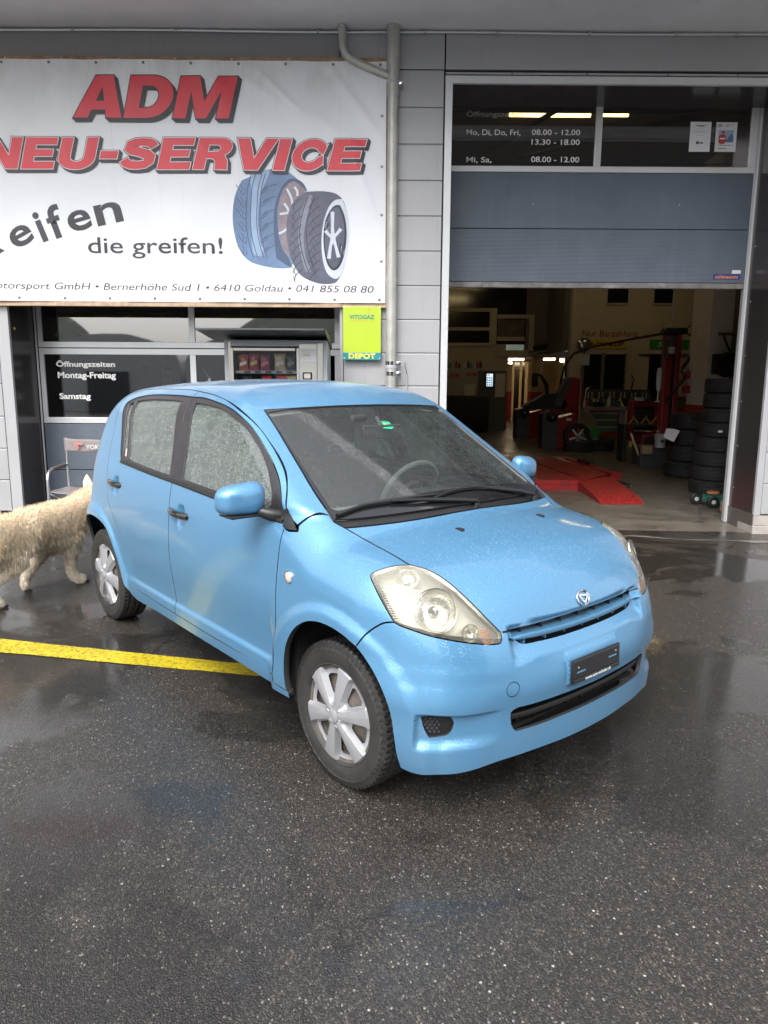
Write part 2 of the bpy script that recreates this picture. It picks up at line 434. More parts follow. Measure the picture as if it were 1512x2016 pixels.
# ---------------------------------------------------------------- car materials
def carpaint(name,col):
    m,n,out=newmat(name); b=NB(n); co=b.coord('Object')
    p=b.N('ShaderNodeBsdfPrincipled'); p.inputs['Metallic'].default_value=.35; p.inputs['Coat Weight'].default_value=.85; p.inputs['Coat Roughness'].default_value=.085
    fl=b.noise(co,900,2,.5); base=b.mix(b.mapr(fl,.3,.7),tuple(c*.93 for c in col),tuple(min(1,c*1.08) for c in col))
    # road film low on the panels, chalky faded lacquer on top surfaces
    sx=b.N('ShaderNodeSeparateXYZ'); b.L(co,sx.inputs[0]); z=sx.outputs['Z']
    low=b.mapr(z,.52,.16,0,1); d=b.math('MULTIPLY',low,b.mapr(b.noise(co,9,8,.7,.4),.42,.75,0,.42)); base=b.mix(d,base,(.20,.20,.19))
    hi=b.mapr(z,1.40,1.50,0,1,True); d2=b.math('MULTIPLY',hi,b.mapr(b.noise(co,4,6,.72,.8),.42,.7,0,.35)); base=b.mix(d2,base,(.30,.42,.50))
    b.L(base,p.inputs['Base Color']); b.L(b.mapr(b.noise(co,5,4,.6),.3,.7,.30,.38),p.inputs['Roughness'])
    # rain drops: strong on surfaces facing up, few on the doors
    g=b.N('ShaderNodeNewGeometry'); sn=b.N('ShaderNodeSeparateXYZ'); b.L(g.outputs['Normal'],sn.inputs[0])
    up=b.mapr(sn.outputs['Z'],.05,.75,.10,1.0,True)
    v=b.vor(co,150); drop=b.mapr(v,.40,.12,0,1,True); msk=b.mapr(b.noise(co,42,3,.6),.45,.54,0,1); h=b.math('MULTIPLY',drop,msk)
    v2=b.vor(b.mapping(co,loc=(3.1,1.7,.4)),95); drop2=b.mapr(v2,.30,.10,0,1.8,True); h2=b.math('MULTIPLY',drop2,b.mapr(b.noise(co,23,3,.6),.55,.62,0,1))
    h=b.math('MULTIPLY',b.math('ADD',h,h2),up)
    base2=b.mix(b.math('MULTIPLY',h,.30),base,(.34,.50,.62)); bn=b.bump(h,.9,.0030); b.L(base2,p.inputs['Base Color']); b.L(bn,p.inputs['Coat Normal'])
    b2=b.bump(b.noise(co,2.2,2,.5),.03,.02); b.L(b.bump(h,.5,.0022,b2),p.inputs['Normal'])
    b.L(p.outputs[0],out.inputs[0]); return m
def carglass(name,tint,drops=1.0,haze=.10,hazecol=(.62,.70,.66),refl=.05):
    m,n,out=newmat(name); b=NB(n); co=b.coord('Object')
    tr=b.N('ShaderNodeBsdfTransparent'); tr.inputs[0].default_value=(*tint,1)
    v=b.vor(co,135); drop=b.mapr(v,.46,.14,0,1,True); h=b.math('MULTIPLY',drop,b.mapr(b.noise(co,26,3,.6),.36,.50,0,1))
    v2=b.vor(b.mapping(co,loc=(1.3,.7,.4)),210); h2=b.mapr(v2,.40,.15,0,.6,True); h=b.math('MAXIMUM',h,b.math('MULTIPLY',h2,b.mapr(b.noise(co,14,3,.6),.40,.6,0,1)))
    st=b.mapping(co,scale=(34,34,3.0)); run=b.mapr(b.noise(st,1.0,3,.6),.56,.66,0,1); h=b.math('MULTIPLY',h,b.mapr(run,0,1,1,.25))
    gl=b.N('ShaderNodeBsdfGlossy'); gl.inputs['Roughness'].default_value=.04; b.L(b.bump(h,.9*drops,.004),gl.inputs['Normal'])
    fr=b.N('ShaderNodeFresnel'); fr.inputs[0].default_value=1.7; ff=b.math('MINIMUM',b.math('ADD',fr.outputs[0],refl),.9)
    df=b.N('ShaderNodeBsdfTranslucent'); df.inputs[0].default_value=(*hazecol,1); dd=b.N('ShaderNodeBsdfDiffuse'); dd.inputs[0].default_value=(*hazecol,1)
    mm=b.N('ShaderNodeMixShader'); mm.inputs[0].default_value=.5; b.L(df.outputs[0],mm.inputs[1]); b.L(dd.outputs[0],mm.inputs[2])
    m1=b.N('ShaderNodeMixShader'); hz=b.mapr(h,0,1,haze*.8,haze*2.5*drops); b.L(hz,m1.inputs[0]); b.L(tr.outputs[0],m1.inputs[1]); b.L(mm.outputs[0],m1.inputs[2])
    m2=b.N('ShaderNodeMixShader'); b.L(ff,m2.inputs[0]); b.L(m1.outputs[0],m2.inputs[1]); b.L(gl.outputs[0],m2.inputs[2])
    b.L(m2.outputs[0],out.inputs[0]); return m
CP=carpaint('light_blue_metallic_paint',(.092,.255,.435))
CG=carglass('wet_side_glass',(.50,.60,.54),1.0,.27,(.56,.68,.61),.12)
WG=carglass('wet_windshield_glass',(.84,.91,.87),.40,.075,(.52,.60,.58),.08)
BK=mat('black_trim_plastic',(.012,.012,.013),.38,var=.2,bump=.15,bscale=300,dirt=.25,dirtcol=(.05,.05,.05))
BKG=mat('black_gloss_trim',(.010,.010,.012),.12,var=.1,coat=.6,coatr=.05)
BKW=mat('wet_black_sash',(.020,.018,.020),.22,var=.2,bump=.5,bscale=160,dirt=.2,dirtcol=(.06,.055,.05))
RUB=mat('window_rubber',(.010,.010,.010),.55,var=.1)
EDGE=mat('shadow_gap_edge',(.010,.012,.014),.7)  # dark rim colour stands in for shade inside the panel gaps
DARK=mat('dark_cavity',(.006,.006,.006),.9)
CHR=mat('chrome',(.75,.75,.76),.10,metal=1.0,var=.05)
LINER=mat('wheel_arch_liner',(.012,.012,.012),.75,var=.3,dirt=.5,dirtcol=(.03,.027,.023))
INTG=mat('interior_grey_plastic',(.20,.205,.20),.6,var=.06,bump=.2,bscale=200)
INTD=mat('interior_dark_plastic',(.035,.036,.038),.6,var=.1)
SEATM=mat('seat_fabric',(.06,.062,.066),.85,var=.15,bump=.4,bscale=220)
# ---------------------------------------------------------------- car: boundary curves (metres, front axle = origin)
ws_left=[(-.845,.550,1.399),(-.712,.568,1.324),(-.570,.592,1.240),(-.437,.614,1.161),(-.323,.633,1.093),(-.240,.642,1.045),(-.169,.650,1.003)]
ws_top=[(-.845,.550,1.399),(-.819,.455,1.405),(-.800,.356,1.410),(-.786,.251,1.413),(-.776,.138,1.416),(-.772,0,1.417)]
ws_bot=[(-.169,.650,1.003),(-.150,.58,1.003),(-.128,.471,1.006),(-.112,.36,1.009),(-.100,.25,1.012),(-.092,.12,1.014),(-.089,0,1.015)]
hood_rear=[(-.119,.628,.981),(-.093,.554,.983),(-.069,.471,.986),(-.048,.382,.989),(-.033,.286,.993),(-.024,.179,.998),(-.020,0,1.002)]
hood_side=[(-.119,.628,.981),(-.042,.605,.954),(.045,.600,.936),(.136,.601,.922),(.225,.602,.905)]
hl_top=[(.225,.602,.905),(.245,.590,.903),(.273,.575,.898),(.304,.562,.889),(.330,.552,.878),(.362,.541,.861),(.392,.529,.840),(.446,.507,.798),(.490,.484,.755),(.512,.464,.727),(.526,.448,.705)]
hl_a=[(.225,.602,.905),(.200,.642,.903),(.182,.682,.896),(.167,.712,.886),(.161,.727,.877),(.172,.734,.865),(.198,.740,.845),(.241,.744,.806),(.276,.743,.772),(.303,.740,.743)]
hl_b=[(.303,.740,.743),(.320,.731,.735),(.367,.701,.721),(.412,.664,.707),(.451,.623,.697),(.486,.577,.687),(.516,.525,.678),(.534,.476,.672),(.538,.458,.673),(.535,.449,.685),(.526,.448,.705)]
hood_front=[(.526,.448,.705),(.537,.395,.702),(.546,.326,.701),(.551,.259,.700),(.556,.150,.700),(.558,0,.700)]
fb_gap=[(.183,.811,.633),(.199,.806,.658),(.215,.793,.685),(.243,.775,.714),(.272,.758,.735),(.303,.740,.743)]
arch_f1=[(-.262,.800,.271),(-.276,.808,.319),(-.281,.811,.380),(-.270,.816,.445),(-.243,.824,.515),(-.192,.827,.585),(-.134,.827,.631),(-.079,.826,.655),(-.017,.824,.667),(.053,.822,.667),(.119,.819,.656),(.183,.811,.633)]
arch_f2=[(.183,.811,.633),(.225,.803,.598),(.272,.795,.549),(.309,.788,.493),(.330,.777,.429),(.341,.769,.349),(.348,.757,.266),(.355,.743,.218)]
bump_bot=[(.355,.743,.218),(.388,.726,.208),(.441,.688,.208),(.491,.640,.214),(.541,.567,.228),(.563,.500,.238),(.588,.389,.245),(.596,.340,.247),(.607,.249,.246),(.613,.138,.243),(.615,0,.243)]
door_fr=[(-.375,.81,.339),(-.358,.814,.411),(-.345,.816,.524),(-.341,.811,.630),(-.338,.809,.737),(-.332,.802,.84),(-.325,.776,.966)]
ap_gap=[(-.325,.776,.966),(-.350,.750,1.044),(-.398,.713,1.107),(-.466,.673,1.162),(-.549,.650,1.215),(-.645,.640,1.272),(-.752,.632,1.331),(-.869,.630,1.381),(-1.032,.614,1.424),(-1.245,.585,1.452),(-1.445,.567,1.464)]
rf_gap=[(-1.445,.567,1.464),(-1.561,.560,1.468),(-1.840,.551,1.464),(-2.050,.548,1.457),(-2.250,.548,1.443),(-2.345,.565,1.420)]
dr_rear=[(-2.345,.565,1.420),(-2.345,.620,1.375),(-2.330,.661,1.315),(-2.312,.695,1.235),(-2.302,.722,1.151),(-2.280,.751,1.061),(-2.245,.783,.950),(-2.218,.799,.850),(-2.190,.803,.788)]
arch_ro=[(-2.190,.803,.788),(-2.106,.809,.718),(-2.019,.812,.645),(-1.960,.811,.560),(-1.915,.804,.470),(-1.880,.797,.395),(-1.835,.795,.344)]
door_bot=[(-1.835,.795,.344),(-1.6,.796,.338),(-1.333,.796,.335),(-.862,.793,.331),(-.55,.80,.333),(-.375,.81,.339)]
bc=[(-1.333,.796,.335),(-1.328,.803,.435),(-1.334,.816,.592),(-1.342,.812,.773),(-1.348,.798,.915),(-1.356,.775,1.021)]
bc_up=[(-1.356,.775,1.021),(-1.378,.74,1.12),(-1.405,.70,1.25),(-1.430,.65,1.36),(-1.440,.61,1.434)]
bc_top=[(-1.440,.61,1.434),(-1.443,.59,1.450),(-1.445,.567,1.464)]
sill_bot=[(-.262,.800,.271),(-.40,.79,.272),(-.8,.79,.276),(-1.2,.79,.278),(-1.6,.79,.278),(-1.863,.785,.269)]
arch_r=[(-1.863,.785,.269),(-1.967,.791,.300),(-2.010,.803,.385),(-2.045,.814,.472),(-2.085,.821,.533),(-2.135,.824,.592),(-2.200,.826,.639),(-2.290,.827,.668),(-2.400,.828,.682),(-2.500,.828,.672),(-2.600,.82,.635),(-2.690,.81,.568),(-2.745,.80,.480),(-2.765,.79,.380),(-2.765,.78,.27)]
# window opening (black) on the doors
dlo_f_top=[(-1.440,.61,1.434),(-1.337,.607,1.435),(-1.167,.619,1.421),(-.960,.642,1.392),(-.820,.649,1.346),(-.715,.655,1.293),(-.623,.669,1.240),(-.530,.69,1.183),(-.440,.71,1.118),(-.372,.73,1.045),(-.345,.76,.985)]
dlo_f_bot=[(-.345,.76,.985),(-.411,.779,.988),(-.65,.778,.996),(-.942,.777,1.006),(-1.238,.776,1.017),(-1.356,.775,1.021)]
dlo_r_bot=[(-1.356,.775,1.021),(-1.55,.774,1.026),(-1.80,.770,1.035),(-2.068,.764,1.045)]
dlo_r_back=[(-2.068,.764,1.045),(-2.112,.745,1.10),(-2.165,.72,1.19),(-2.225,.68,1.285),(-2.262,.64,1.355),(-2.250,.628,1.375)]
dlo_r_top=[(-2.250,.628,1.375),(-2.18,.615,1.398),(-2.05,.605,1.418),(-1.883,.600,1.430),(-1.583,.606,1.436),(-1.440,.61,1.434)]
gl_f=[[(-1.369,.627,1.410),(-1.187,.632,1.403),(-1.10,.635,1.396),(-.985,.650,1.375),(-.824,.662,1.328),(-.715,.669,1.274),(-.623,.683,1.220),(-.530,.70,1.150),(-.455,.73,1.075)],[(-.455,.73,1.075),(-.447,.766,1.022)],[(-.447,.766,1.022),(-.940,.771,1.034),(-1.262,.768,1.043)],[(-1.262,.768,1.043),(-1.30,.73,1.18),(-1.345,.66,1.34),(-1.369,.627,1.410)]]
gl_r=[[(-2.118,.624,1.387),(-1.95,.62,1.402),(-1.75,.615,1.410),(-1.535,.618,1.411)],[(-1.535,.618,1.411),(-1.49,.68,1.28),(-1.43,.74,1.12),(-1.410,.769,1.045)],[(-1.410,.769,1.045),(-1.7,.765,1.053),(-1.975,.758,1.066)],[(-1.975,.758,1.066),(-2.03,.72,1.18),(-2.085,.67,1.29),(-2.118,.624,1.387)]]
gl_q=[[(-2.150,.625,1.379),(-2.205,.63,1.366)],[(-2.205,.63,1.366),(-2.182,.66,1.30),(-2.125,.71,1.19),(-2.075,.745,1.10),(-2.050,.757,1.069)],[(-2.050,.757,1.069),(-2.005,.756,1.067)],[(-2.005,.756,1.067),(-2.06,.72,1.18),(-2.115,.67,1.29),(-2.150,.625,1.379)]]
sail=[[(-.338,.77,.968),(-.358,.75,1.035),(-.345,.752,1.036)],[(-.345,.752,1.036),(-.30,.755,1.0),(-.258,.757,.966)],[(-.258,.757,.966),(-.30,.77,.962),(-.338,.77,.968)]]
# rear window, lamps (not seen from the front)
rw=[[(-2.77,0,1.38),(-2.74,.40,1.37),(-2.70,.52,1.35)],[(-2.70,.52,1.35),(-2.80,.58,1.18),(-2.83,.60,1.08)],[(-2.83,.60,1.08),(-2.86,.3,1.07),(-2.87,0,1.07)]]
tl=[[(-2.70,.63,1.10),(-2.62,.70,1.05),(-2.62,.745,.92)],[(-2.62,.745,.92),(-2.66,.74,.80)],[(-2.66,.74,.80),(-2.76,.66,.80)],[(-2.76,.66,.80),(-2.78,.62,.95),(-2.70,.63,1.10)]]
CARM=Matrix(((0.646,.763,.013,.40711),(-.763,.646,-.018,3.09767),(-.022,.002,1.0,.0515),(0,0,0,1)))
def _carframe():
    a,b=-0.01265,0.0183; n=Vector((-a,-b,1)).normalized(); ph=-0.86854
    h=Vector((math.cos(ph),math.sin(ph),0)); fw=(h-n*h.dot(n)).normalized(); lf=n.cross(fw)
    o=Vector((0.40711,3.09767,a*0.40711+b*3.09767))
    return Matrix(((fw.x,lf.x,n.x,o.x),(fw.y,lf.y,n.y,o.y),(fw.z,lf.z,n.z,o.z),(0,0,0,1)))
CARM=_carframe()
car=empty('parked_car','light blue five-door hatchback wet with rain, parked on the asphalt in front of the garage','car')
car.matrix_world=CARM
def cb(mb,name,mats,parent=None,**k):
    """build an MB written with y to the visible side"""
    mb.v=[(v[0],-v[1],v[2]) for v in mb.v]; mb.f=[tuple(reversed(f)) for f in mb.f]
    return mb.build(name,mats,parent,**k)
SP=PP((-.25,0,.50),.85); MP=PP((-1.5,0,.85),1.0); Y=PS(); RP=PP((-2.2,0,.75),.7)
rev=lambda c:c[::-1]
GAP=.0028
# --- hood
HL=loop(hood_rear[::-1],hood_side,hl_top,hood_front,[(.558,0,.700),(.50,0,.82),(.2,0,.95),(-.020,0,1.002)])
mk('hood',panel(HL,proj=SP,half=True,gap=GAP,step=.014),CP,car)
# --- front bumper (upper edge follows lamp, hood edge and grille mouth)
grille_edge=[(.538,.399,.700),(.546,.388,.684),(.555,.374,.663),(.561,.351,.650),(.571,.279,.645),(.576,.209,.642),(.579,.134,.640),(.581,0,.639)]
lowg=[[(.60,0,.430),(.616,.130,.430),(.602,.299,.431),(.588,.400,.432)],[(.588,.400,.432),(.583,.428,.420),(.583,.424,.375)],[(.583,.424,.375),(.584,.405,.349),(.59,.36,.347)],[(.59,.36,.347),(.602,.291,.346),(.613,.149,.347),(.615,0,.347)]]
foghole=[[(.427,.722,.426),(.467,.682,.430),(.498,.645,.431)],[(.498,.645,.428),(.503,.634,.405),(.501,.640,.376)],[(.501,.640,.376),(.494,.652,.358),(.470,.680,.349),(.448,.700,.347)],[(.448,.700,.347),(.434,.715,.385),(.427,.722,.424)]]
BL=loop(fb_gap,hl_b,[(.526,.448,.705),(.534,.42,.703),(.538,.399,.700)],grille_edge,[(.581,0,.639),(.61,0,.55),(.60,0,.430)],lowg[0],lowg[1],lowg[2],lowg[3],[(.615,0,.347),(.615,0,.30),(.615,0,.243)],bump_bot[::-1],arch_f2[::-1])
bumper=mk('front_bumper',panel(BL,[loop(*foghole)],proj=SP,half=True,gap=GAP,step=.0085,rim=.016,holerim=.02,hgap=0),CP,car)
# --- fenders
FL=loop(hl_a,fb_gap[::-1],arch_f1[::-1],[(-.262,.800,.271),(-.268,.80,.300)],[(-.268,.80,.300),(-.372,.81,.300)],[(-.372,.81,.300),(-.375,.81,.339)],door_fr,[(-.325,.776,.966),(-.30,.775,.958),(-.25,.762,.962)],[(-.25,.762,.962),(-.262,.756,.985)],[(-.262,.756,.985),(-.245,.715,1.016),(-.218,.68,1.032),(-.200,.6465,1.022)],[(-.200,.6465,1.022),(-.169,.650,1.003),(-.119,.628,.981)],hood_side)
# --- doors
FDL=loop(door_fr,ap_gap,rev(bc_top),rev(bc_up),rev(bc),[(-1.333,.796,.335),(-.862,.793,.331),(-.55,.80,.333),(-.375,.81,.339)])
FDH=loop(dlo_f_top,dlo_f_bot,[(-1.356,.775,1.021)]*0+[(-1.356,.775,1.021),(-1.378,.74,1.12),(-1.405,.70,1.25),(-1.430,.65,1.36),(-1.440,.61,1.434)])
# blue door skins are open towards the B pillar, so window opening and skin share that edge
FDL=loop(door_fr,ap_gap,rev(bc_top),dlo_f_top,dlo_f_bot,rev(bc),[(-1.333,.796,.335),(-.862,.793,.331),(-.55,.80,.333),(-.375,.81,.339)])
RDL=loop(rf_gap,dr_rear,arch_ro,[(-1.835,.795,.344),(-1.6,.796,.338),(-1.333,.796,.335)],bc,dlo_r_bot,dlo_r_back,dlo_r_top,bc_top)
DX=[np.arange(.362,.42,.005)]
# black sash areas
FSL=loop(dlo_f_top,dlo_f_bot,bc_up)
RSL=loop(dlo_r_bot,dlo_r_back,dlo_r_top,rev(bc_up))
SHL=loop(ws_top[::-1],ws_left[:-1]+[(-.200,.6465,1.022)],[(-.200,.6465,1.022),(-.218,.68,1.032),(-.245,.715,1.016),(-.262,.756,.985)],[(-.262,.756,.985),(-.30,.757,1.005),(-.340,.753,1.040)],ap_gap[1:],rf_gap,dr_rear,arch_ro,door_bot,[(-.375,.81,.339),(-.372,.81,.300)],[(-.372,.81,.300),(-.268,.80,.300)],[(-.268,.80,.300),(-.262,.800,.271)],sill_bot,arch_r,[(-2.765,.78,.27),(-2.83,.6,.27),(-2.85,.3,.27),(-2.86,0,.27)],
  [(-2.86,0,.27),(-2.88,0,.6),(-2.86,0,.9),(-2.87,0,1.07)],rw[2][::-1],rw[1][::-1],rw[0][::-1],[(-2.77,0,1.38),(-2.6,0,1.43),(-2.0,0,1.512),(-1.5,0,1.52),(-1.0,0,1.51),(-.772,0,1.417)])
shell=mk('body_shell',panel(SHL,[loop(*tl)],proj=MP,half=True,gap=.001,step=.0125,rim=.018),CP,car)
D_fender=panel(FL,proj=SP,gap=GAP,step=.013)
D_fd=panel(FDL,proj=Y,gap=GAP,step=.016,extra=DX); D_rd=panel(RDL,proj=Y,gap=GAP,step=.016,extra=DX)
D_fs=panel(FSL,[loop(*gl_f)],proj=Y,gap=.003,hgap=0,step=.03,off=-.003,rim=.010,holerim=.012)
D_rs=panel(RSL,[loop(*gl_r),loop(*gl_q)],proj=Y,gap=.003,hgap=0,step=.03,off=-.003,rim=.010,holerim=.012)
D_fg=panel(loop(*gl_f),proj=Y,gap=-.012,step=.03,off=-.012,rim=0); D_rg=panel(loop(*gl_r),proj=Y,gap=-.012,step=.03,off=-.012,rim=0); D_qg=panel(loop(*gl_q),proj=Y,gap=-.010,step=.03,off=-.012,rim=0)
D_sail=panel(loop(*sail),proj=Y,gap=.001,step=.02,off=.001,rim=.006)
# belt mouldings: small raised strip under the glass
def strip(path,w,h,off=.0):
    P=cr(path,.03); Pl=Y.lift(np.stack([P[:,0],P[:,2]],1),0); m=MB(); 
    pts=[(p[0],p[1]+off,p[2]) for p in Pl]; return pts
D_hl=panel(loop(hl_a,hl_b,rev(hl_top)),proj=SP,gap=.0015,step=.013,off=.0005,rim=.02)
D_tl=panel(loop(*tl),proj=MP,gap=.002,step=.02,off=.003,rim=.03)
for mir in (False,True):
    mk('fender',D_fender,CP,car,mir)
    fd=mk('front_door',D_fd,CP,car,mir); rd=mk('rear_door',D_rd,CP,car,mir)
    mk('window_frame',D_fs,BKW,fd,mir); mk('window_frame',D_rs,BKW,rd,mir)
    mk('window_glass',D_fg,CG,fd,mir); mk('window_glass',D_rg,CG,rd,mir); mk('quarter_glass',D_qg,CG,rd,mir)
    mk('mirror_sail',D_sail,BK,car,mir)
    for dr,pth in ((fd,dlo_f_bot),(rd,dlo_r_bot)):
        pts=strip(pth,.01,.01,-.002); 
        if mir: pts=[(p[0],-p[1],p[2]) for p in pts]
        m=MB(); m.tube(pts,.010,8); cb(m,'belt_moulding',RUB,dr)
    for dr,hx,hz in ((rd,-2.102,.905),(fd,-1.232,.868)):
        sg=-1 if mir else 1; yb=float(Y.lift(np.array([[hx,hz+.12]]),0)[0,1])
        m=MB(); ys=[-.004,.022,.032,.034,.030,.018,-.006]; xs=[-.105,-.092,-.055,0,.055,.088,.100]
        rs=[.012,.017,.0185,.018,.018,.017,.012]
        m.tube([(hx+x,sg*(yb+y),hz+.012-.02*(x+.1)) for x,y in zip(xs,ys)],rs,12); cb(m,'door_handle',BKG,dr)
# --- windshield: black ceramic border + glass
WSL=loop(ws_top[::-1],ws_left,ws_bot,[(-.089,0,1.015),(-.3,0,1.13),(-.55,0,1.28),(-.772,0,1.417)])
ws_in=[[(-.790,0,1.40),(-.800,.20,1.397),(-.825,.40,1.385),(-.838,.505,1.375)],[(-.838,.505,1.375),(-.835,.522,1.365),(-.70,.540,1.29),(-.5,.570,1.18),(-.33,.592,1.085),(-.262,.600,1.042)],[(-.262,.600,1.042),(-.235,.585,1.036),(-.215,.47,1.055),(-.200,.30,1.068),(-.19,.12,1.074),(-.188,0,1.075)]]
WFL=loop(ws_top[::-1],ws_left,ws_bot,[(-.089,0,1.015),(-.188,0,1.075)],ws_in[2][::-1],ws_in[1][::-1],ws_in[0][::-1],[(-.790,0,1.40),(-.772,0,1.417)])
mk('windshield_border',panel(WFL,proj=MP,half=True,gap=.004,step=.03,off=-.001,rim=.006),BKG,car)
mk('windshield',panel(WSL,proj=MP,half=True,gap=.006,step=.03,off=-.006,rim=0),WG,car)
mk('rear_window',panel(loop(rw[0],rw[1],rw[2],[(-2.87,0,1.07),(-2.82,0,1.2),(-2.77,0,1.38)]),proj=MP,half=True,gap=.002,step=.03,off=-.004,rim=.01),CG,car)
# cowl panel between glass and hood
CWL=loop(ws_bot[::-1],[(-.169,.650,1.003),(-.119,.628,.981)],hood_rear,[(-.020,0,1.002),(-.089,0,1.015)])
cwl=mk('cowl_panel',panel(CWL,proj=MP,half=True,gap=.001,step=.02,off=-.012,rim=.02),BK,car)
def fz(x,y,off=0.):
    a,b=.4,1.7
    for _ in range(40):
        m=(a+b)/2
        if F(x,y,m)<off: a=m
        else: b=m
    return float(a)
def fx(y,z,off=0.):
    a,b=-.3,.9
    for _ in range(40):
        m=(a+b)/2
        if F(m,y,z)<off: a=m
        else: b=m
    return float(a)
def fy(x,z,off=0.): return float(Y.lift(np.array([[x,z]]),off)[0,1])
def nrm(x,y,z): return Vector(unit(gradF(np.array([[x,y,z]])))[0])
def frameN(p,n,up=(0,0,1)):
    n=Vector(n).normalized(); u=Vector(up); r=u.cross(n).normalized(); u=n.cross(r)
    return Matrix(((r.x,u.x,n.x,p[0]),(r.y,u.y,n.y,p[1]),(r.z,u.z,n.z,p[2]),(0,0,0,1)))
# ---------------------------------------------------------------- wheels
def tyre_material():
    m,n,out=newmat('tyre_rubber'); b=NB(n); co=b.coord(); p=b.N('ShaderNodeBsdfPrincipled')
    c=b.ramp(b.noise(co,14,6,.65,.5),[(.35,(.010,.010,.010)),(.7,(.030,.028,.026))]); b.L(c,p.inputs['Base Color'])
    b.L(b.mapr(b.noise(co,9,4,.6),.3,.7,.38,.72),p.inputs['Roughness']); b.L(b.bump(b.noise(co,160,3,.6),.25,.002),p.inputs['Normal'])
    b.L(p.outputs[0],out.inputs[0]); return m
def sidewall_material():
    m,n,out=newmat('tyre_sidewall'); b=NB(n); co=b.coord(); p=b.N('ShaderNodeBsdfPrincipled')
    c=b.ramp(b.noise(co,10,6,.65,.5),[(.3,(.016,.0155,.015)),(.7,(.036,.033,.030))]); b.L(c,p.inputs['Base Color']); p.inputs['Roughness'].default_value=.62
    b.L(b.bump(b.noise(co,220,3,.6),.2,.002),p.inputs['Normal']); b.L(p.outputs[0],out.inputs[0]); return m
TYR=tyre_material(); TYS=sidewall_material()
COV=mat('silver_wheel_cover_plastic',(.33,.335,.35),.36,metal=.35,var=.05,vscale=9,dirt=.22,dirtcol=(.22,.19,.17),coat=.15)
STEEL=mat('dirty_steel_rim',(.11,.095,.08),.7,metal=.3,var=.4,vscale=20)
def tyre_mesh(name,R0=.2915,W=.175,rim=.186,nb=66,nt=264,mats=None):
    # profile: half-symmetric list (r, y) from outer bead around the tread to the inner bead
    h=W/2
    side=[(rim,h*.80),(rim+.006,h*.90),(rim+.012,h*.945),(rim+.016,h*.93),(rim+.03,h*.985),(rim+.05,h*1.0),(rim+.066,h*.985),(rim+.068,h*.998),(R0-.030,h*.965),(R0-.026,h*.95),(R0-.014,h*.915),(R0-.006,h*.88)]
    nt_row=24; tread=[(R0-.0035*abs(t)**2.4,-h*.86*t) for t in np.linspace(-1,1,nt_row)]
    prof=side+tread+[(r,-y) for r,y in side[::-1]]; k=len(prof); ns=len(side)
    vs=[];fs=[];mi=[]
    for i in range(nt):
        a=2*math.pi*i/nt; c,s=math.cos(a),math.sin(a)
        for j,(r,y) in enumerate(prof):
            if ns-3<=j<ns+nt_row+3:
                ph=(i/nt*nb+ .55*math.sin(j*.35)*1.0+ (0.5 if j>k/2 else 0))%1.0
                g=ph<.28
                cir=(j-ns) in (5,6,17,18) or (j-ns) in (11,12)
                if g or cir: r-=.0065
                elif ph>.60 and ph<.66 : r-=.002
            elif j in (7,8,9) and (i//3)%2==0: r+=.0; y=y+.0012
            vs.append((r*c,y,r*s))
    for i in range(nt):
        for j in range(k-1):
            a=i*k+j; b=((i+1)%nt)*k+j; fs.append((a,a+1,b+1,b)); mi.append(1 if (j<9 or j>k-11) else 0)
    me=bpy.data.meshes.new(name); me.from_pydata(vs,[],fs)
    for m in (mats or [TYR,TYS]): me.materials.append(m)
    me.polygons.foreach_set('material_index',mi); me.polygons.foreach_set('use_smooth',[True]*len(fs)); me.update()
    me.set_sharp_from_angle(angle=R(32)); return me
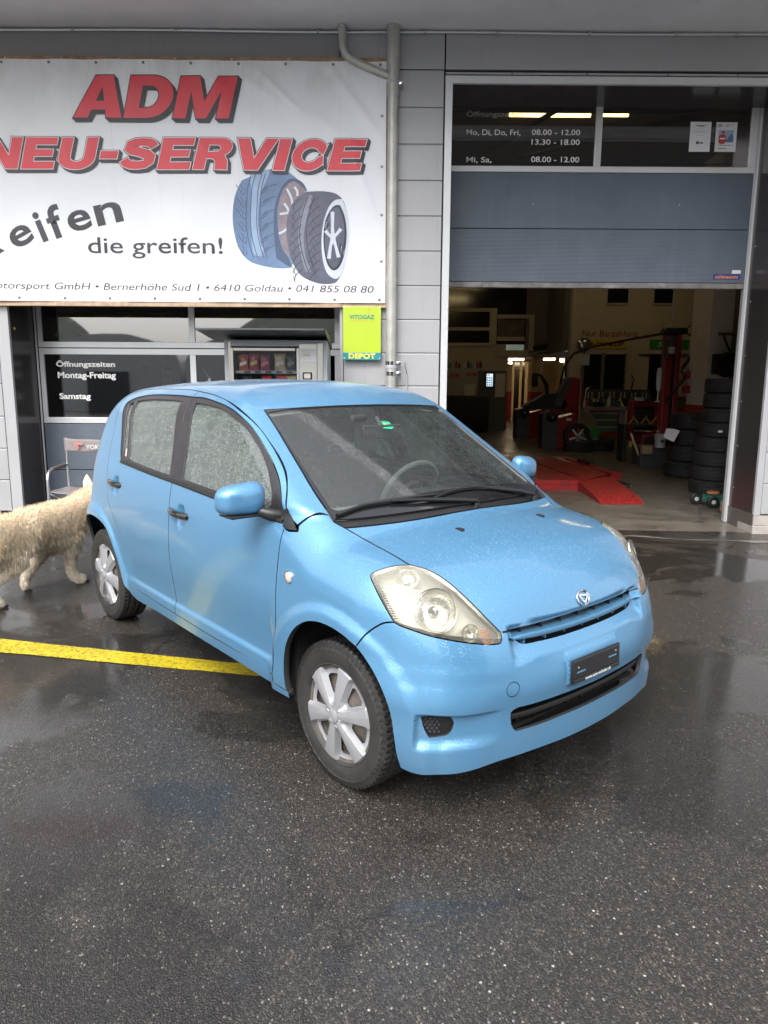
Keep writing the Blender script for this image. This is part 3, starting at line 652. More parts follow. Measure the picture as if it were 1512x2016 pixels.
def cover_mesh():
    # columns follow the spoke edges so that the spokes stay straight and crisp
    rr=[.030,.036,.043,.050,.058,.066,.074,.082,.088,.096,.104,.112,.120,.128,.136,.144,.152,.158,.166,.174,.182,.189,.1935,.1955,.1965]; nr=len(rr)
    def S(a,b,x): t=min(max((x-a)/(b-a),0),1); return t*t*(3-2*t)
    vs=[];fs=[]; half=[('s',0),('s',.45),('s',.85),('s',1.0),('e',.5),('e',1.0),('g',.12),('g',.3),('g',.55),('g',.8),('g',1.0)]
    cols=[]
    for k in range(6):
        for sg_,lst in ((-1,half[::-1][1:]),(1,half[1:])):
            if sg_==1: cols.append((k,1,half[0]))
            for c in lst: cols.append((k,sg_,c))
    nth=len(cols)
    for (k,sg_,(ty,t)) in cols:
        for r in rr:
            hw=.0150+.118*max(r-.045,0)+.020*S(.165,.197,r)*.3; M_=math.pi/6; ah=min(math.asin(min(hw/r,.99)),.80*M_); ae=min(ah+.0085/r,.94*M_)
            a=ah*t if ty=='s' else (ah+(ae-ah)*t if ty=='e' else ae+(M_-ae)*t)
            th=k*2*M_+sg_*a; base=.012-.014*(r/.19)**2
            dep=.027*S(.040,.070,r)*(1-.50*S(.165,.192,r))
            h=base-(0 if ty=='s' else (dep*.55 if (ty=='e' and t<1) else dep))-(.0025*t*t if ty=='s' else 0)-.010*S(.190,.1965,r)
            if ty=='s': h-=.0035*S(.12,.19,r)*0
            vs.append((r*math.cos(th),h,r*math.sin(th)))
    for i in range(nth):
        i2=(i+1)%nth; c1=cols[i][2]; c2=cols[i2][2]; hole=(c1[0]!='s' and c2[0]!='s' and min(c1[1] if c1[0]=='g' else 0,c2[1] if c2[0]=='g' else 0)>=.12)
        for j in range(nr-1):
            r=(rr[j]+rr[j+1])/2
            if hole:
                tt=min(c1[1] if c1[0]=='g' else 0,c2[1] if c2[0]=='g' else 0); e=.006 if tt<.2 else 0
                if .082+e<r<.156-e: continue
            a=i*nr+j; b=i2*nr+j; fs.append((a,b,b+1,a+1))
    c0=len(vs); vs.append((0,.0125,0)); fs+= [(c0,((i+1)%nth)*nr,i*nr) for i in range(nth)]
    me=bpy.data.meshes.new('wheel_cover'); me.from_pydata(vs,[],[f[::-1] for f in fs]); me.materials.append(COV)
    me.polygons.foreach_set('use_smooth',[True]*len(fs)); me.update(); me.set_sharp_from_angle(angle=R(30)); return me
m_t=tyre_mesh('tyre'); m_c=cover_mesh()
mb=MB(); mb.lathe([(0,-.030),(.05,-.028),(.06,-.012),(.10,-.020),(.135,-.034),(.165,-.036),(.178,-.010),(.1935,-.004),(.1955,-.012),(.186,-.03),(.18,-.06),(.178,-.14)],48,axis='y')
for i in range(10):
    a=2*math.pi*i/10; mb.lathe([(0,.0),(.011,.0),(.011,-.004)],10,M=Matrix.Translation((.145*math.cos(a),-.030,.145*math.sin(a))),axis='y')
o_r=mb.build('rim',[STEEL],None)
for v in o_r.data.vertices: pass
mb=MB(); mb.lathe([(0,.0025),(.022,.0022),(.0265,.0005),(.0275,-.004)],28,axis='y')
mb.tube([(.0185*math.cos(a),.0025,.0185*math.sin(a)) for a in np.linspace(0,2*math.pi,25)[:-1]],.0011,6,closed=True)
mb.prism([(-.011,-.006),(-.002,-.012),(.012,.008),(-.008,.008)],.001,.0036,'y'); o_h=mb.build('centre_cap',[COV],None)
for i,(wx,sy) in enumerate(((0,1),(-2.43,1),(0,-1),(-2.43,-1))):
    w=bpy.data.objects.new('wheel',None); link(w,car); w.empty_display_size=.1
    rot=Matrix.Rotation(R([17,52,80,0][i]),4,'Y')
    # local frame: outward = +y before placing; visible side is -y in the blender car frame
    F0=Matrix.Rotation(math.pi,4,'Z') if sy==1 else Matrix.Identity(4)
    st=Matrix.Rotation(R(.7),4,'Z') if wx==0 else Matrix.Identity(4)
    w.matrix_local=Matrix.Translation((wx,-sy*.672,.2865))@st@F0@rot
    t=bpy.data.objects.new('tyre',m_t); link(t,w)
    c=bpy.data.objects.new('wheel_cover',m_c); link(c,w); c.location=(0,.0885,0)
    r_=o_r if i==0 else o_r.copy(); 
    if i: link(r_,w)
    else: r_.parent=w
    r_.location=(0,.079,0); r_.name='rim'
    h_=o_h if i==0 else o_h.copy()
    if i: link(h_,w)
    else: h_.parent=w
    h_.location=(0,.104,0)
# wheel arch liners
for mir in (1,-1):
    for cx,cz,r in ((.03,.292,.362),(-2.40,.292,.372)):
        m=MB(); prof=[(r,.700),(r+.004,.60),(r,.42),(.02,.41)]
        vs=[];fs=[];n=40
        for i in range(n+1):
            a=R(8)+ (math.pi-R(4))*i/n
            for rr_,yy in prof: vs.append((cx+rr_*math.cos(a),mir*yy,cz+rr_*math.sin(a)))
        k=len(prof)
        for i in range(n):
            for j in range(k-1): fs.append((i*k+j,i*k+j+1,(i+1)*k+j+1,(i+1)*k+j))
        m.smooth=True; m.add(vs,fs); cb(m,'wheel_arch_liner',LINER,car,sharp=60)
# underbody, inner walls, headliner
m=MB(); m.box(-1.95,-.30,-.66,.66,.25,.30); m.box(-2.80,-.30,-.40,.40,.22,.36); m.box(-.30,.50,-.40,.40,.22,.40); m.box(-.32,-.29,-.74,.74,.22,.96); m.box(-.30,.52,-.405,.405,.4,.64)
cb(m,'underbody',DARK,car)
m=MB(); m.box(-.34,.33,-.50,.50,.62,.84); cb(m,'engine_cover',DARK,car)
for mir in (1,-1):
    m=MB(); m.box(-1.98,-.33,mir*.70,mir*.735,.27,.98); m.box(-2.75,-1.98,mir*.62,mir*.65,.27,1.0); cb(m,'door_card',INTD,car)
hl_loop=[(-.80,.54,1.39),(-1.2,.55,1.46),(-1.9,.54,1.465),(-2.35,.52,1.43),(-2.5,.4,1.43),(-2.5,0,1.45)]
P_,N_,f_=panel(loop(hl_loop,[(-2.5,0,1.45),(-1.5,0,1.52),(-.82,0,1.41)],[(-.82,0,1.41),(-.80,.54,1.39)]),proj=MP,half=True,gap=0,step=.06,off=-.03,rim=0)
mk('headliner',(P_,-N_,[q[::-1] for q in f_]),mat('headliner_fabric',(.42,.42,.40),.9),car)
# ---------------------------------------------------------------- cabin
m=MB(); m.cbox(-.78,-.22,-.66,.66,.62,.89,.05); m.prism([(-.16,.88),(-.16,.965),(-.40,.945),(-.72,.925),(-.78,.86)],-.57,.57,'y'); m.prism([(-.34,.88),(-.34,.95),(-.72,.925),(-.78,.86)],-.66,.66,'y'); dsh=cb(m,'dashboard',INTG,car)
m=MB(); m.prism([(-.55,.93),(-.60,.975),(-.76,.965),(-.80,.90)],-.52,-.22,'y'); cb(m,'instrument_hood',INTD,dsh)
stw=bpy.data.objects.new('steering_wheel',None); link(stw,car); stw.location=(-.84,.37,.935); stw.rotation_euler=(0,R(-64),0)
m=MB(); m.tube([(.185*math.cos(a),.185*math.sin(a),0) for a in np.linspace(0,2*math.pi,37)[:-1]],.0155,10,closed=True); m.build('wheel_rim',INTG,stw)
m=MB(); m.lathe([(0,.012),(.05,.012),(.075,0),(.075,-.03)],20); m.cbox(-.015,.015,-.18,.18,-.012,.008,.005); m.cbox(-.18,0,-.02,.02,-.012,.008,.005); m.build('wheel_hub',INTD,stw)
def seat(y0,y1,xf,xb,back=1.10,hr=True,name='front_seat'):
    s=bpy.data.objects.new(name,None); link(s,car)
    m=MB(); m.smooth=True; m.cbox(xb,xf,y0,y1,.40,.56,.05); cb(m,'seat_cushion',SEATM,s)
    m=MB(); m.smooth=True; m.cbox(-.06,.07,y0+.02,y1-.02,0,back-.50,.05,M=Matrix.Translation((xb,0,.50))@Matrix.Rotation(R(-14),4,'Y')); cb(m,'backrest',SEATM,s)
    if hr:
        for yc in ([(y0+y1)/2] if y1-y0<.8 else [y0+.28,y1-.28]):
            m=MB(); m.smooth=True; x=xb-.165; m.cbox(x-.04,x+.05,yc-.13,yc+.13,back+.03,back+.21,.04); cb(m,'headrest',SEATM,s)
            m=MB(); [m.tube([(x,yc+d,back+.08),(x+.02,yc+d,back-.06)],.006,6) for d in (-.06,.06)]; cb(m,'headrest_post',CHR,s)
    return s
seat(.12,.62,-.86,-1.36); seat(-.62,-.12,-.86,-1.36); seat(-.62,.62,-1.72,-2.15,1.08,True,'rear_seat')
m=MB(); m.smooth=True; m.cbox(-.625,-.60,-.085,.155,1.262,1.330,.02); m.tube([(-.60,.03,1.30),(-.66,.03,1.36)],.012,8); cb(m,'rear_view_mirror',INTD,car)
m=MB(); m.smooth=True; m.cbox(-.70,-.66,.08,.17,1.335,1.375,.012); cb(m,'toll_sensor_box',INTD,car)
# green toll sticker just under the glass
stk=[(-.632,-.022),(-.640,.022),(-.618,.034),(-.598,.026),(-.592,-.004),(-.606,-.026)]
m=MB(); m.add([(-.615+(x+.615)*1.35,y*1.35,fz(-.615+(x+.615)*1.35,y*1.35,-.0045)) for x,y in stk],[tuple(range(6))]); vg=cb(m,'toll_sticker',mat('green_sticker',(.01,.55,.24),.5,var=.1),car)
m=MB(); st2=[(-.622,-.008),(-.628,.014),(-.612,.018),(-.604,.006)]; m.add([(x,y,fz(x,y,-.0038)) for x,y in st2],[tuple(range(4))]); cb(m,'sticker_print',mat('yellow_print',(.55,.70,.15),.5),vg)
# B-pillar sash gap lines, inner door trims keep the cabin dark behind the glass
# ---------------------------------------------------------------- lamps
LENS=None
def lens_mat():
    m,n,out=newmat('hazed_headlight_lens'); b=NB(n); co=b.coord()
    tr=b.N('ShaderNodeBsdfTransparent'); tr.inputs[0].default_value=(.93,.92,.86,1)
    df=b.N('ShaderNodeBsdfDiffuse'); df.inputs[0].default_value=(.56,.54,.45,1)
    sx=b.N('ShaderNodeSeparateXYZ'); b.L(co,sx.inputs[0])
    hz=b.mapr(b.noise(co,9,6,.65,.5),.3,.75,.03,.22); hz=b.math('ADD',hz,b.mapr(sx.outputs['Z'],.80,.90,0,.28,True))
    m1=b.N('ShaderNodeMixShader'); b.L(hz,m1.inputs[0]); b.L(tr.outputs[0],m1.inputs[1]); b.L(df.outputs[0],m1.inputs[2])
    gl=b.N('ShaderNodeBsdfGlossy'); gl.inputs['Roughness'].default_value=.06
    v=b.vor(co,170); dr=b.mapr(v,.36,.14,0,1,True); b.L(b.bump(b.math('MULTIPLY',dr,b.mapr(b.noise(co,40,3),.5,.6,0,1)),.5,.002),gl.inputs['Normal'])
    fr=b.N('ShaderNodeFresnel'); fr.inputs[0].default_value=1.5
    m2=b.N('ShaderNodeMixShader'); b.L(fr.outputs[0],m2.inputs[0]); b.L(m1.outputs[0],m2.inputs[1]); b.L(gl.outputs[0],m2.inputs[2]); b.L(m2.outputs[0],out.inputs[0]); return m
LENS=lens_mat(); REFL=mat('lamp_reflector',(.78,.77,.72),.16,metal=.9,var=.08,vscale=14,bump=.3,bscale=60); HOUS=mat('lamp_housing',(.55,.54,.50),.35,metal=.5,var=.08)
AMB=mat('amber_reflector',(.60,.22,.08),.3,var=.2,vscale=40)
DHH=panel(loop(hl_a,hl_b,rev(hl_top)),proj=SP,gap=.004,step=.02,off=-.052,rim=-.047)
for mir in (False,True):
    sg=-1 if mir else 1
    hd=bpy.data.objects.new('headlight',None); link(hd,car)
    mk('headlight_lens',D_hl,LENS,hd,mir); mk('lamp_housing',DHH,HOUS,hd,mir)
    def bowl(p,ax,r,dep,name='reflector',mt=REFL,seg=28):
        m=MB(); prof=[(r*1.0,0),(r*.93,-dep*.30),(r*.72,-dep*.68),(r*.4,-dep*.93),(0,-dep)]
        Mx=frameN((p[0],p[1]*sg,p[2]),(ax[0],ax[1]*sg,ax[2])); m.lathe([(r*1.07,.004),(r*1.07,-.003)]+prof,seg,M=Mx); return cb(m,name,mt,hd)
    bowl((.385,.625,.780),(.86,.40,.30),.074,.05); bowl((.255,.640,.868),(.55,.35,.75),.040,.022); bowl((.475,.545,.708),(.92,.30,.2),.030,.022)
    # bulb caps and dividing bridge
    m=MB(); m.smooth=True; Mx=frameN((.375,.62*sg,.775),(.86,.40*sg,.30)); m.lathe([(0,.006),(.014,.004),(.019,-.01),(.016,-.035)],16,M=Mx); Mx=frameN((.253,.639*sg,.866),(.55,.35*sg,.75)); m.lathe([(0,.004),(.009,.002),(.012,-.012)],14,M=Mx); cb(m,'bulb_cap',CHR,hd)
    pts=[(.190,.725,.846),(.25,.715,.855),(.31,.66,.85),(.355,.60,.836),(.385,.535,.825)]
    m=MB(); m.tube([tuple(np.array((p[0],p[1]*sg,p[2]))-np.array(nrm(p[0],p[1]*sg,p[2]))*.016) for p in pts],.006,8); cb(m,'lamp_bridge',HOUS,hd)
    # ribbed side strip and indicator
    m=MB()
    for k in range(7):
        t=k/6; z=.672+.045*t; xx=fx(.478*sg-.004*t*sg,z,-.014); m.cbox(xx-.006,xx,sg*(.470+.002*k)-.0,sg*(.470+.002*k)+sg*.045,z-.0022,z+.0022,.001)
    cb(m,'turn_signal',AMB,hd)
    m=MB()
    for k in range(16):
        t=k/15; p=np.array((.176,.731,.862))*(1-t)+np.array((.292,.737,.752))*t; n_=nrm(p[0],p[1]*sg,p[2]); q=Vector((p[0],p[1]*sg,p[2]))-n_*.012
        Mx=frameN(q,n_); m.cbox(-.013,.013,-.0016,.0016,-.004,.004,.0008,M=Mx)
    cb(m,'lamp_ribs',BK,hd)
    mk('tail_lamp',D_tl,mat('red_tail_lamp',(.35,.01,.01),.15,coat=1.0) if not mir else bpy.data.materials['red_tail_lamp'],car,mir)
    # side repeater
    yy=fy(-.25,.785); m=MB(); m.lathe([(0,.010),(.014,.009),(.021,.005),(.0225,0)],24,M=Matrix.Translation((-.25,sg*(yy-.0),.785))@Matrix.Rotation(0 if sg==1 else math.pi,4,'Z'),axis='y'); rp=cb(m,'side_repeater',mat('clear_amber_lens',(.62,.42,.36),.25,coat=.8,var=.25,vscale=60) if not mir else bpy.data.materials['clear_amber_lens'],car)
    m=MB(); m.lathe([(.0225,.0065),(.025,.004),(.0255,-.001)],24,M=Matrix.Translation((-.25,sg*yy,.785))@Matrix.Rotation(0 if sg==1 else math.pi,4,'Z'),axis='y'); cb(m,'repeater_rim',CHR,rp)
    # wing mirror
    wm=bpy.data.objects.new('wing_mirror',None); link(wm,car)
    nu,nv=40,24; vs=[];fs=[]
    cxm,cym,czm=-.475,.888,1.070
    for i in range(nu):
        for j in range(nv+1):
            u=2*math.pi*i/nu; v=-math.pi/2+math.pi*j/nv
            c,s=math.cos(v),math.sin(v); e=.62
            f_=lambda t,p:math.copysign(abs(t)**p,t)
            yy_=.100*f_(c,.7)*f_(math.cos(u),e); zz_=.069*f_(c,.7)*f_(math.sin(u),e); xx_=.060*f_(s,.9)
            if xx_<0: xx_*=.62
            # taper towards the outer end, lean
            zz_*=1-.10*(yy_/.1)*1.0-.05; zz_-=.006*(yy_/.1)
            vs.append((cxm+xx_-.14*yy_-.10*abs(yy_)**1.0*.4,sg*(cym+yy_),czm+zz_))
    for i in range(nu):
        for j in range(nv): a=i*(nv+1)+j; b=((i+1)%nu)*(nv+1)+j; fs.append((a,b,b+1,a+1) if sg==1 else (b,a,a+1,b+1))
    m=MB(); m.smooth=True; m.add(vs,fs); cb(m,'mirror_shell',CP,wm,sharp=80)
    m=MB(); m.smooth=True; m.cbox(-.516,-.510,sg*.815,sg*.945,1.035,1.105,.003); cb(m,'mirror_glass',CHR,wm)
    m=MB(); m.smooth=True; m.tube([(-.400,sg*.755,1.000),(-.41,sg*.79,1.008),(-.45,sg*.82,1.020),(-.478,sg*.86,1.022)],[.030,.026,.022,.018],12); m.cbox(-.53,-.425,sg*.80,sg*.955,1.000,1.012,.005)
    cb(m,'mirror_foot',BK,wm)
# ---------------------------------------------------------------- front end
m=MB(); ys=np.linspace(-.405,.405,37)
def bar(ys,zf,off,hz,dp,taper=.35):
    vs=[];fs=[]
    for y in ys:
        x=fx(y,zf(y),0)+off; e=1-taper*max(0,(abs(y)-.30)/.105)
        for dx,dz in ((0,-.5),(0.004,.0),(0,.5),(-dp,.35),(-dp,-.35)): vs.append((x+dx,y,zf(y)+dz*hz*e))
    k=5
    for i in range(len(ys)-1):
        for j in range(k): fs.append((i*k+j,i*k+(j+1)%k,(i+1)*k+(j+1)%k,(i+1)*k+j))
    return vs,fs
# grille: blue bar, black ribs behind
gr=bpy.data.objects.new('upper_grille',None); link(gr,car)
m=MB(); m.smooth=True; zf=lambda y:.664+.010*(abs(y)/.4)**2; v_,f_=bar(np.linspace(-.412,.412,41),zf,.014,.020,.05); m.add(v_,[q[::-1] for q in f_]); cb(m,'grille_bar',CP,gr,sharp=50)
m=MB(); v_,f_=bar(np.linspace(-.405,.405,31),lambda y:.668,-.040,.080,.02,0); m.add(v_,[q[::-1] for q in f_]); cb(m,'grille_backing',BK,gr)
for y in (-.33,-.22,-.11,0,.11,.22,.33):
    m=MB(); x=fx(y,.66); m.cbox(x-.03,x+.004,y-.0025,y+.0025,.640,.662,.001); cb(m,'grille_rib',CP,gr)
    m=MB(); m.cbox(x-.05,x-.015,y-.0022,y+.0022,.676,.700,.001); cb(m,'grille_rib',BK,gr)
# lower grille
lg=bpy.data.objects.new('lower_grille',None); link(lg,car)
m=MB(); v_,f_=bar(np.linspace(-.425,.425,31),lambda y:.390,-.070,.11,.02,0); m.add(v_,[q[::-1] for q in f_]); m.box(.45,.55,-.40,.40,.330,.342); m.box(.45,.55,-.40,.40,.435,.447); cb(m,'grille_backing',DARK,lg)
m=MB(); m.smooth=True; v_,f_=bar(np.linspace(-.424,.424,31),lambda y:.392,-.018,.020,.05,0); m.add(v_,[q[::-1] for q in f_]); cb(m,'grille_bar',BK,lg,sharp=50)
for y in np.linspace(-.36,.36,9):
    m=MB(); x=fx(float(y),.39)-.05; m.cbox(x-.01,x+.012,y-.003,y+.003,.350,.430,.001); cb(m,'grille_rib',BK,lg)
# fog blanks with dimpled face
for sg in (1,-1):
    P_,N_,f_=panel(loop(*foghole),proj=SP,gap=-.004,step=.02,off=-.014,rim=0)
    fg=mk('fog_lamp_blank',(P_,N_,f_),BK,car,sg==-1)
    m=MB(); m.smooth=True
    for a in range(7):
        for b_ in range(5):
            y=.648+.0125*a+(.006 if b_%2 else 0); z=.366+.0125*b_; 
            if not(.634+.0<y<.722 and y<.735-(.427-z)*.25): continue
            xx=fx(y*sg,z,-.014); n_=nrm(xx,y*sg,z); m.lathe([(0,.0045),(.0032,.0038),(.0052,0)],8,M=frameN((xx,y*sg,z),n_))
    cb(m,'dimple',mat('dimple_grey_plastic',(.045,.045,.05),.3) if 'dimple_grey_plastic' not in bpy.data.materials else bpy.data.materials['dimple_grey_plastic'],fg)
# number plate holder
x0=.628; ph=bpy.data.objects.new('plate_holder',None); link(ph,car)
tl_=R(-3)
PM=Matrix.Translation((x0,.008,.515))@Matrix.Rotation(tl_,4,'Y')
m=MB(); m.smooth=True; m.cbox(0,.010,-.155,.155,-.046,.046,.006,M=PM); cb(m,'holder_frame',BK,ph)
m=MB(); m.cbox(.008,.0125,-.148,.148,-.026,.041,.003,M=PM); m.cbox(.010,.0135,-.150,.150,-.0445,-.0285,.002,M=PM); cb(m,'holder_face',BKG,ph)
m=MB(); [m.lathe([(0,.003),(.004,.002),(.005,0)],10,M=PM@Matrix.Translation((.0125,yy,zz))@Matrix.Rotation(R(90),4,'Y')) for yy,zz in ((.122,.014),(-.122,.022))]; cb(m,'screw',mat('rusty_screw',(.30,.20,.15),.5,metal=.6),ph)
m=MB(); [m.cbox(.0120,.0135,yy-.026,yy+.026,zz-.003,zz+.003,.001,M=PM) for yy,zz in ((.105,-.004),(-.100,.006))]; cb(m,'holder_slot',CP,ph)
LW=mat('white_print',(.78,.78,.78),.5,var=.02)
PMb=Matrix.Translation((x0,-.008,.515))@Matrix.Rotation(tl_,4,'Y')
lettering('www.auto-schuler.ch',LW,None,.0125,.168,ph,bold=.02,M=PMb@Matrix.Translation((.0138,-.080,-.0435))@Matrix(((0,0,1,0),(1,0,0,0),(0,1,0,0),(0,0,0,1))))
# emblem on the hood
ex,ey=.540,-.012; ez=fz(ex,ey); en=nrm(ex,ey,ez); em=bpy.data.objects.new('emblem',None); link(em,car)
EM=frameN((ex,ey,ez),en,(0,0,1))
m=MB(); m.tube([tuple(EM@Vector((.0365*math.cos(a),.0285*math.sin(a),.004))) for a in np.linspace(0,2*math.pi,41)[:-1]],.0038,8,closed=True); cb(m,'emblem_ring',CHR,em)
def stroke(pts,w,h,closed=True):
    mm=MB(); n=len(pts)
    for i in range(n if closed else n-1):
        a=Vector((*pts[i],0)); b=Vector((*pts[(i+1)%n],0)); d=(b-a).normalized(); q=Vector((-d.y,d.x,0))*w/2
        A=a-d*w*.4; B=b+d*w*.4
        vs=[A-q,B-q,B+q,A+q]; vs=[EM@Vector((v.x,v.y,z)) for z in (.001,h) for v in vs]
        mm.add([tuple(v) for v in vs],[(0,1,2,3)[::-1],(4,5,6,7),(0,1,5,4),(1,2,6,5),(2,3,7,6),(3,0,4,7)])
    return mm
cb(stroke([(-.027,.006),(.024,.014),(.012,-.006),(-.002,-.020)],.0072,.007),'emblem_letter',CHR,em)
# tow-hook cap: circle groove on the bumper
yc,zc=.430,.510; xc=fx(yc,zc); nn_=nrm(xc,yc,zc); TM=frameN((xc,yc,zc),nn_)
m=MB(); m.tube([tuple(TM@Vector((.0265*math.cos(a),.0265*math.sin(a),-.0002))) for a in np.linspace(0,2*math.pi,37)[:-1]],.0012,6,closed=True); cb(m,'tow_hook_cap_seam',RUB,car)
# washer nozzles
for yy in (.232,-.282):
    zz=fz(.115,yy); m=MB(); m.smooth=True; m.cbox(.096,.134,yy-.0095,yy+.0095,zz-.004,zz+.008,.004); cb(m,'washer_nozzle',BK,car)
# wipers
def wpt(x,y,h): return (x,y,fz(x,y)+h)
def arm(pts,r): 
    m=MB(); m.tube(pts,r,8); return m
def wiper(blade,armp,piv):
    w=bpy.data.objects.new('wiper',None); link(w,car)
    bl=cr([wpt(x,y,.010) for x,y in blade],.04)
    m=MB()
    vs=[];fs=[]
    for p in bl:
        for dx,dz in ((-.004,-.008),(.004,-.008),(.007,.004),(.003,.010),(-.006,.006)): vs.append((p[0]+dx,p[1],p[2]+dz))
    for i in range(len(bl)-1):
        for j in range(5): fs.append((i*5+j,(i+1)*5+j,(i+1)*5+(j+1)%5,i*5+(j+1)%5))
    m.add(vs,fs); cb(m,'wiper_blade',RUB,w)
    m=MB(); m.tube(armp,[.011,.012,.008,.006][:len(armp)],8); cb(m,'wiper_arm',BK,w)
    m=MB(); m.lathe([(0,.018),(.014,.016),(.017,0),(.017,-.02)],16,M=Matrix.Translation(piv)); cb(m,'pivot_cap',BK,w)
wiper([(-.176,.630),(-.172,.50),(-.150,.373),(-.135,.25),(-.122,.13)],[(-.060,-.055,1.030),(-.075,.05,1.042),(-.115,.26,1.058),(-.145,.37,1.060)],(-.060,-.055,1.005))
wiper([(-.100,.196),(-.125,.06),(-.135,-.10),(-.130,-.26),(-.125,-.38)],[(-.095,-.500,1.012),(-.105,-.40,1.035),(-.130,-.22,1.062),(-.138,-.12,1.068)],(-.090,-.500,.99))
# roof aerial
m=MB(); m.smooth=True; xa,ya=-2.18,.13; za=fz(xa,ya); m.lathe([(0,.02),(.016,.018),(.026,.0)],16,M=Matrix.Translation((xa,ya,za))); m.tube([(xa,ya,za+.01),(xa-.09,ya,za+.075)],[.006,.004],8); cb(m,'roof_aerial',BK,car)
m=MB(); [m.tube([(-2.9,.35,.30),(-2.70,.35,.29)],.022,12)]; cb(m,'exhaust_pipe',STEEL,car)
# round sticker on the quarter glass, lower corner
P_=Y.lift(np.array([(-2.045+.016*math.cos(a),1.100+.026*math.sin(a)) for a in np.linspace(0,2*math.pi,17)[:-1]]),-.0105)
m=MB(); m.add([tuple(p) for p in P_],[tuple(range(16))]); cb(m,'window_sticker',mat('red_white_sticker',(.55,.40,.38),.5,var=.4,vscale=60),car)
# ---------------------------------------------------------------- setting: ground, building
GA,GB=-0.01265,0.0183
def gz(x,y): return GA*x+GB*y
def on(X,Z,Yp,Y0=7.35): k=Yp/Y0; return X*k,CAMH+(Z-CAMH)*k      # slide a facade measurement to another depth
def asphalt_mat():
    m,n,out=newmat('wet_asphalt'); b=NB(n); co=b.coord('Object'); p=b.N('ShaderNodeBsdfPrincipled')
    big=b.noise(co,.55,5,.6,.8); mid=b.noise(co,2.3,6,.65,.6); 
    grain=b.noise(co,300,4,.7); v=b.vor(b.mapping(co,scale=(1,.72,1),rot=(0,0,.6)),205,out='Color'); sep=b.N('ShaderNodeSeparateColor'); b.L(v,sep.inputs[0]); cell=sep.outputs[0]
    vd=b.vor(b.mapping(co,scale=(1,.72,1),rot=(0,0,.6)),205); 
    base=b.ramp(grain,[(.36,(.005,.0041,.0034)),(.52,(.017,.0137,.0112)),(.68,(.060,.048,.038))])
    # aggregate stones: most dark, some tan, a few pale
    stone=b.ramp(cell,[(0,(.011,.0095,.0085)),(.34,(.023,.0195,.0165)),(.62,(.043,.036,.030)),(.84,(.070,.058,.045)),(.955,(.13,.11,.085)),(.992,(.27,.245,.205))],'CONSTANT')
    base=b.mix(b.mapr(vd,.78,.62,0,.9,True),base,stone)
    # scattered pale chips
    v3=b.vor(co,34); c3=b.vor(co,34,out='Color'); s3=b.N('ShaderNodeSeparateColor'); b.L(c3,s3.inputs[0])
    chip=b.math('MULTIPLY',b.mapr(v3,.16,.12,0,1),b.mapr(s3.outputs[1],.86,.88,0,1)); base=b.mix(b.math('MULTIPLY',chip,.55),base,b.mix(s3.outputs[2],(.30,.25,.18),(.70,.68,.62)))
    # stains, sandy patches
    st=b.mapr(b.noise(b.mapping(co,loc=(5.2,1.3,0)),.8,7,.7,1.0),.60,.74,0,.35,True); base=b.mix(st,base,(.042,.033,.021))
    base=b.mix(b.mapr(mid,.35,.7,0,.25),base,(.022,.021,.020))
    # wetness: puddle-like films
    wet=b.mapr(b.noise(b.mapping(co,loc=(.6,.35,0)),.75,6,.62,.5),.485,.54,0,1,True)
    wet2=b.mapr(b.noise(b.mapping(co,loc=(7.7,3.1,0)),1.9,5,.6,.9),.58,.64,0,.8,True); wet=b.math('MAXIMUM',wet,wet2)
    base=b.mix(b.math('MULTIPLY',wet,.45),base,(.010,.010,.010),'MIX')
    b.L(base,p.inputs['Base Color'])
    b.L(b.mapr(wet,0,1,.60,.35),p.inputs['Roughness'])
    p.inputs['Coat IOR'].default_value=1.40
    b.L(b.mapr(wet,0,1,.50,1.0),p.inputs['Coat Weight']); b.L(b.mapr(wet,0,1,.10,.035),p.inputs['Coat Roughness'])
    h=b.math('ADD',b.math('MULTIPLY',grain,.5),b.mapr(vd,0,.6,1,0))
    b.L(b.bump(h,.8,.003),p.inputs['Normal'])
    hw=b.math('MULTIPLY',h,b.mapr(wet,0,1,.34,.05)); b.L(b.bump(hw,.5,.003,b.bump(b.noise(co,7,3,.5),.06,.01)),p.inputs['Coat Normal'])
    b.L(p.outputs[0],out.inputs[0]); return m
ASP=asphalt_mat()
def concrete_mat(name='wet_concrete',base=(.16,.145,.125),stain=.6):
    m,n,out=newmat(name); b=NB(n); co=b.coord('Object'); p=b.N('ShaderNodeBsdfPrincipled')
    c=b.ramp(b.noise(co,1.6,9,.68,.5),[(.3,tuple(x*.62 for x in base)),(.55,base),(.8,tuple(x*1.25 for x in base))])
    d=b.mapr(b.noise(b.mapping(co,loc=(2,5,0)),1.2,8,.7,1.2),.52,.62,0,stain,True); c=b.mix(d,c,tuple(x*.35 for x in base))
    sp=b.mapr(b.noise(co,26,4,.7),.66,.74,0,.6); c=b.mix(sp,c,(.04,.035,.03)); b.L(c,p.inputs['Base Color'])
    b.L(b.math('SUBTRACT',b.mapr(b.noise(co,3,6,.6),.3,.7,.35,.62),b.math('MULTIPLY',d,.25)),p.inputs['Roughness'])
    b.L(b.bump(b.noise(co,90,4,.6),.25,.002),p.inputs['Normal']); p.inputs['Coat Weight'].default_value=.25; p.inputs['Coat Roughness'].default_value=.22; b.L(p.outputs[0],out.inputs[0]); return m
CON=concrete_mat()
CLAD=mat('grey_metal_cladding',(.385,.385,.395),.42,metal=.15,var=.05,vscale=1.2,bump=.05,bscale=120,dirt=.2,dirtcol=(.27,.27,.265),streak=.30)
TRIM=mat('grey_trim_metal',(.40,.40,.41),.38,metal=.2,var=.05,vscale=2)
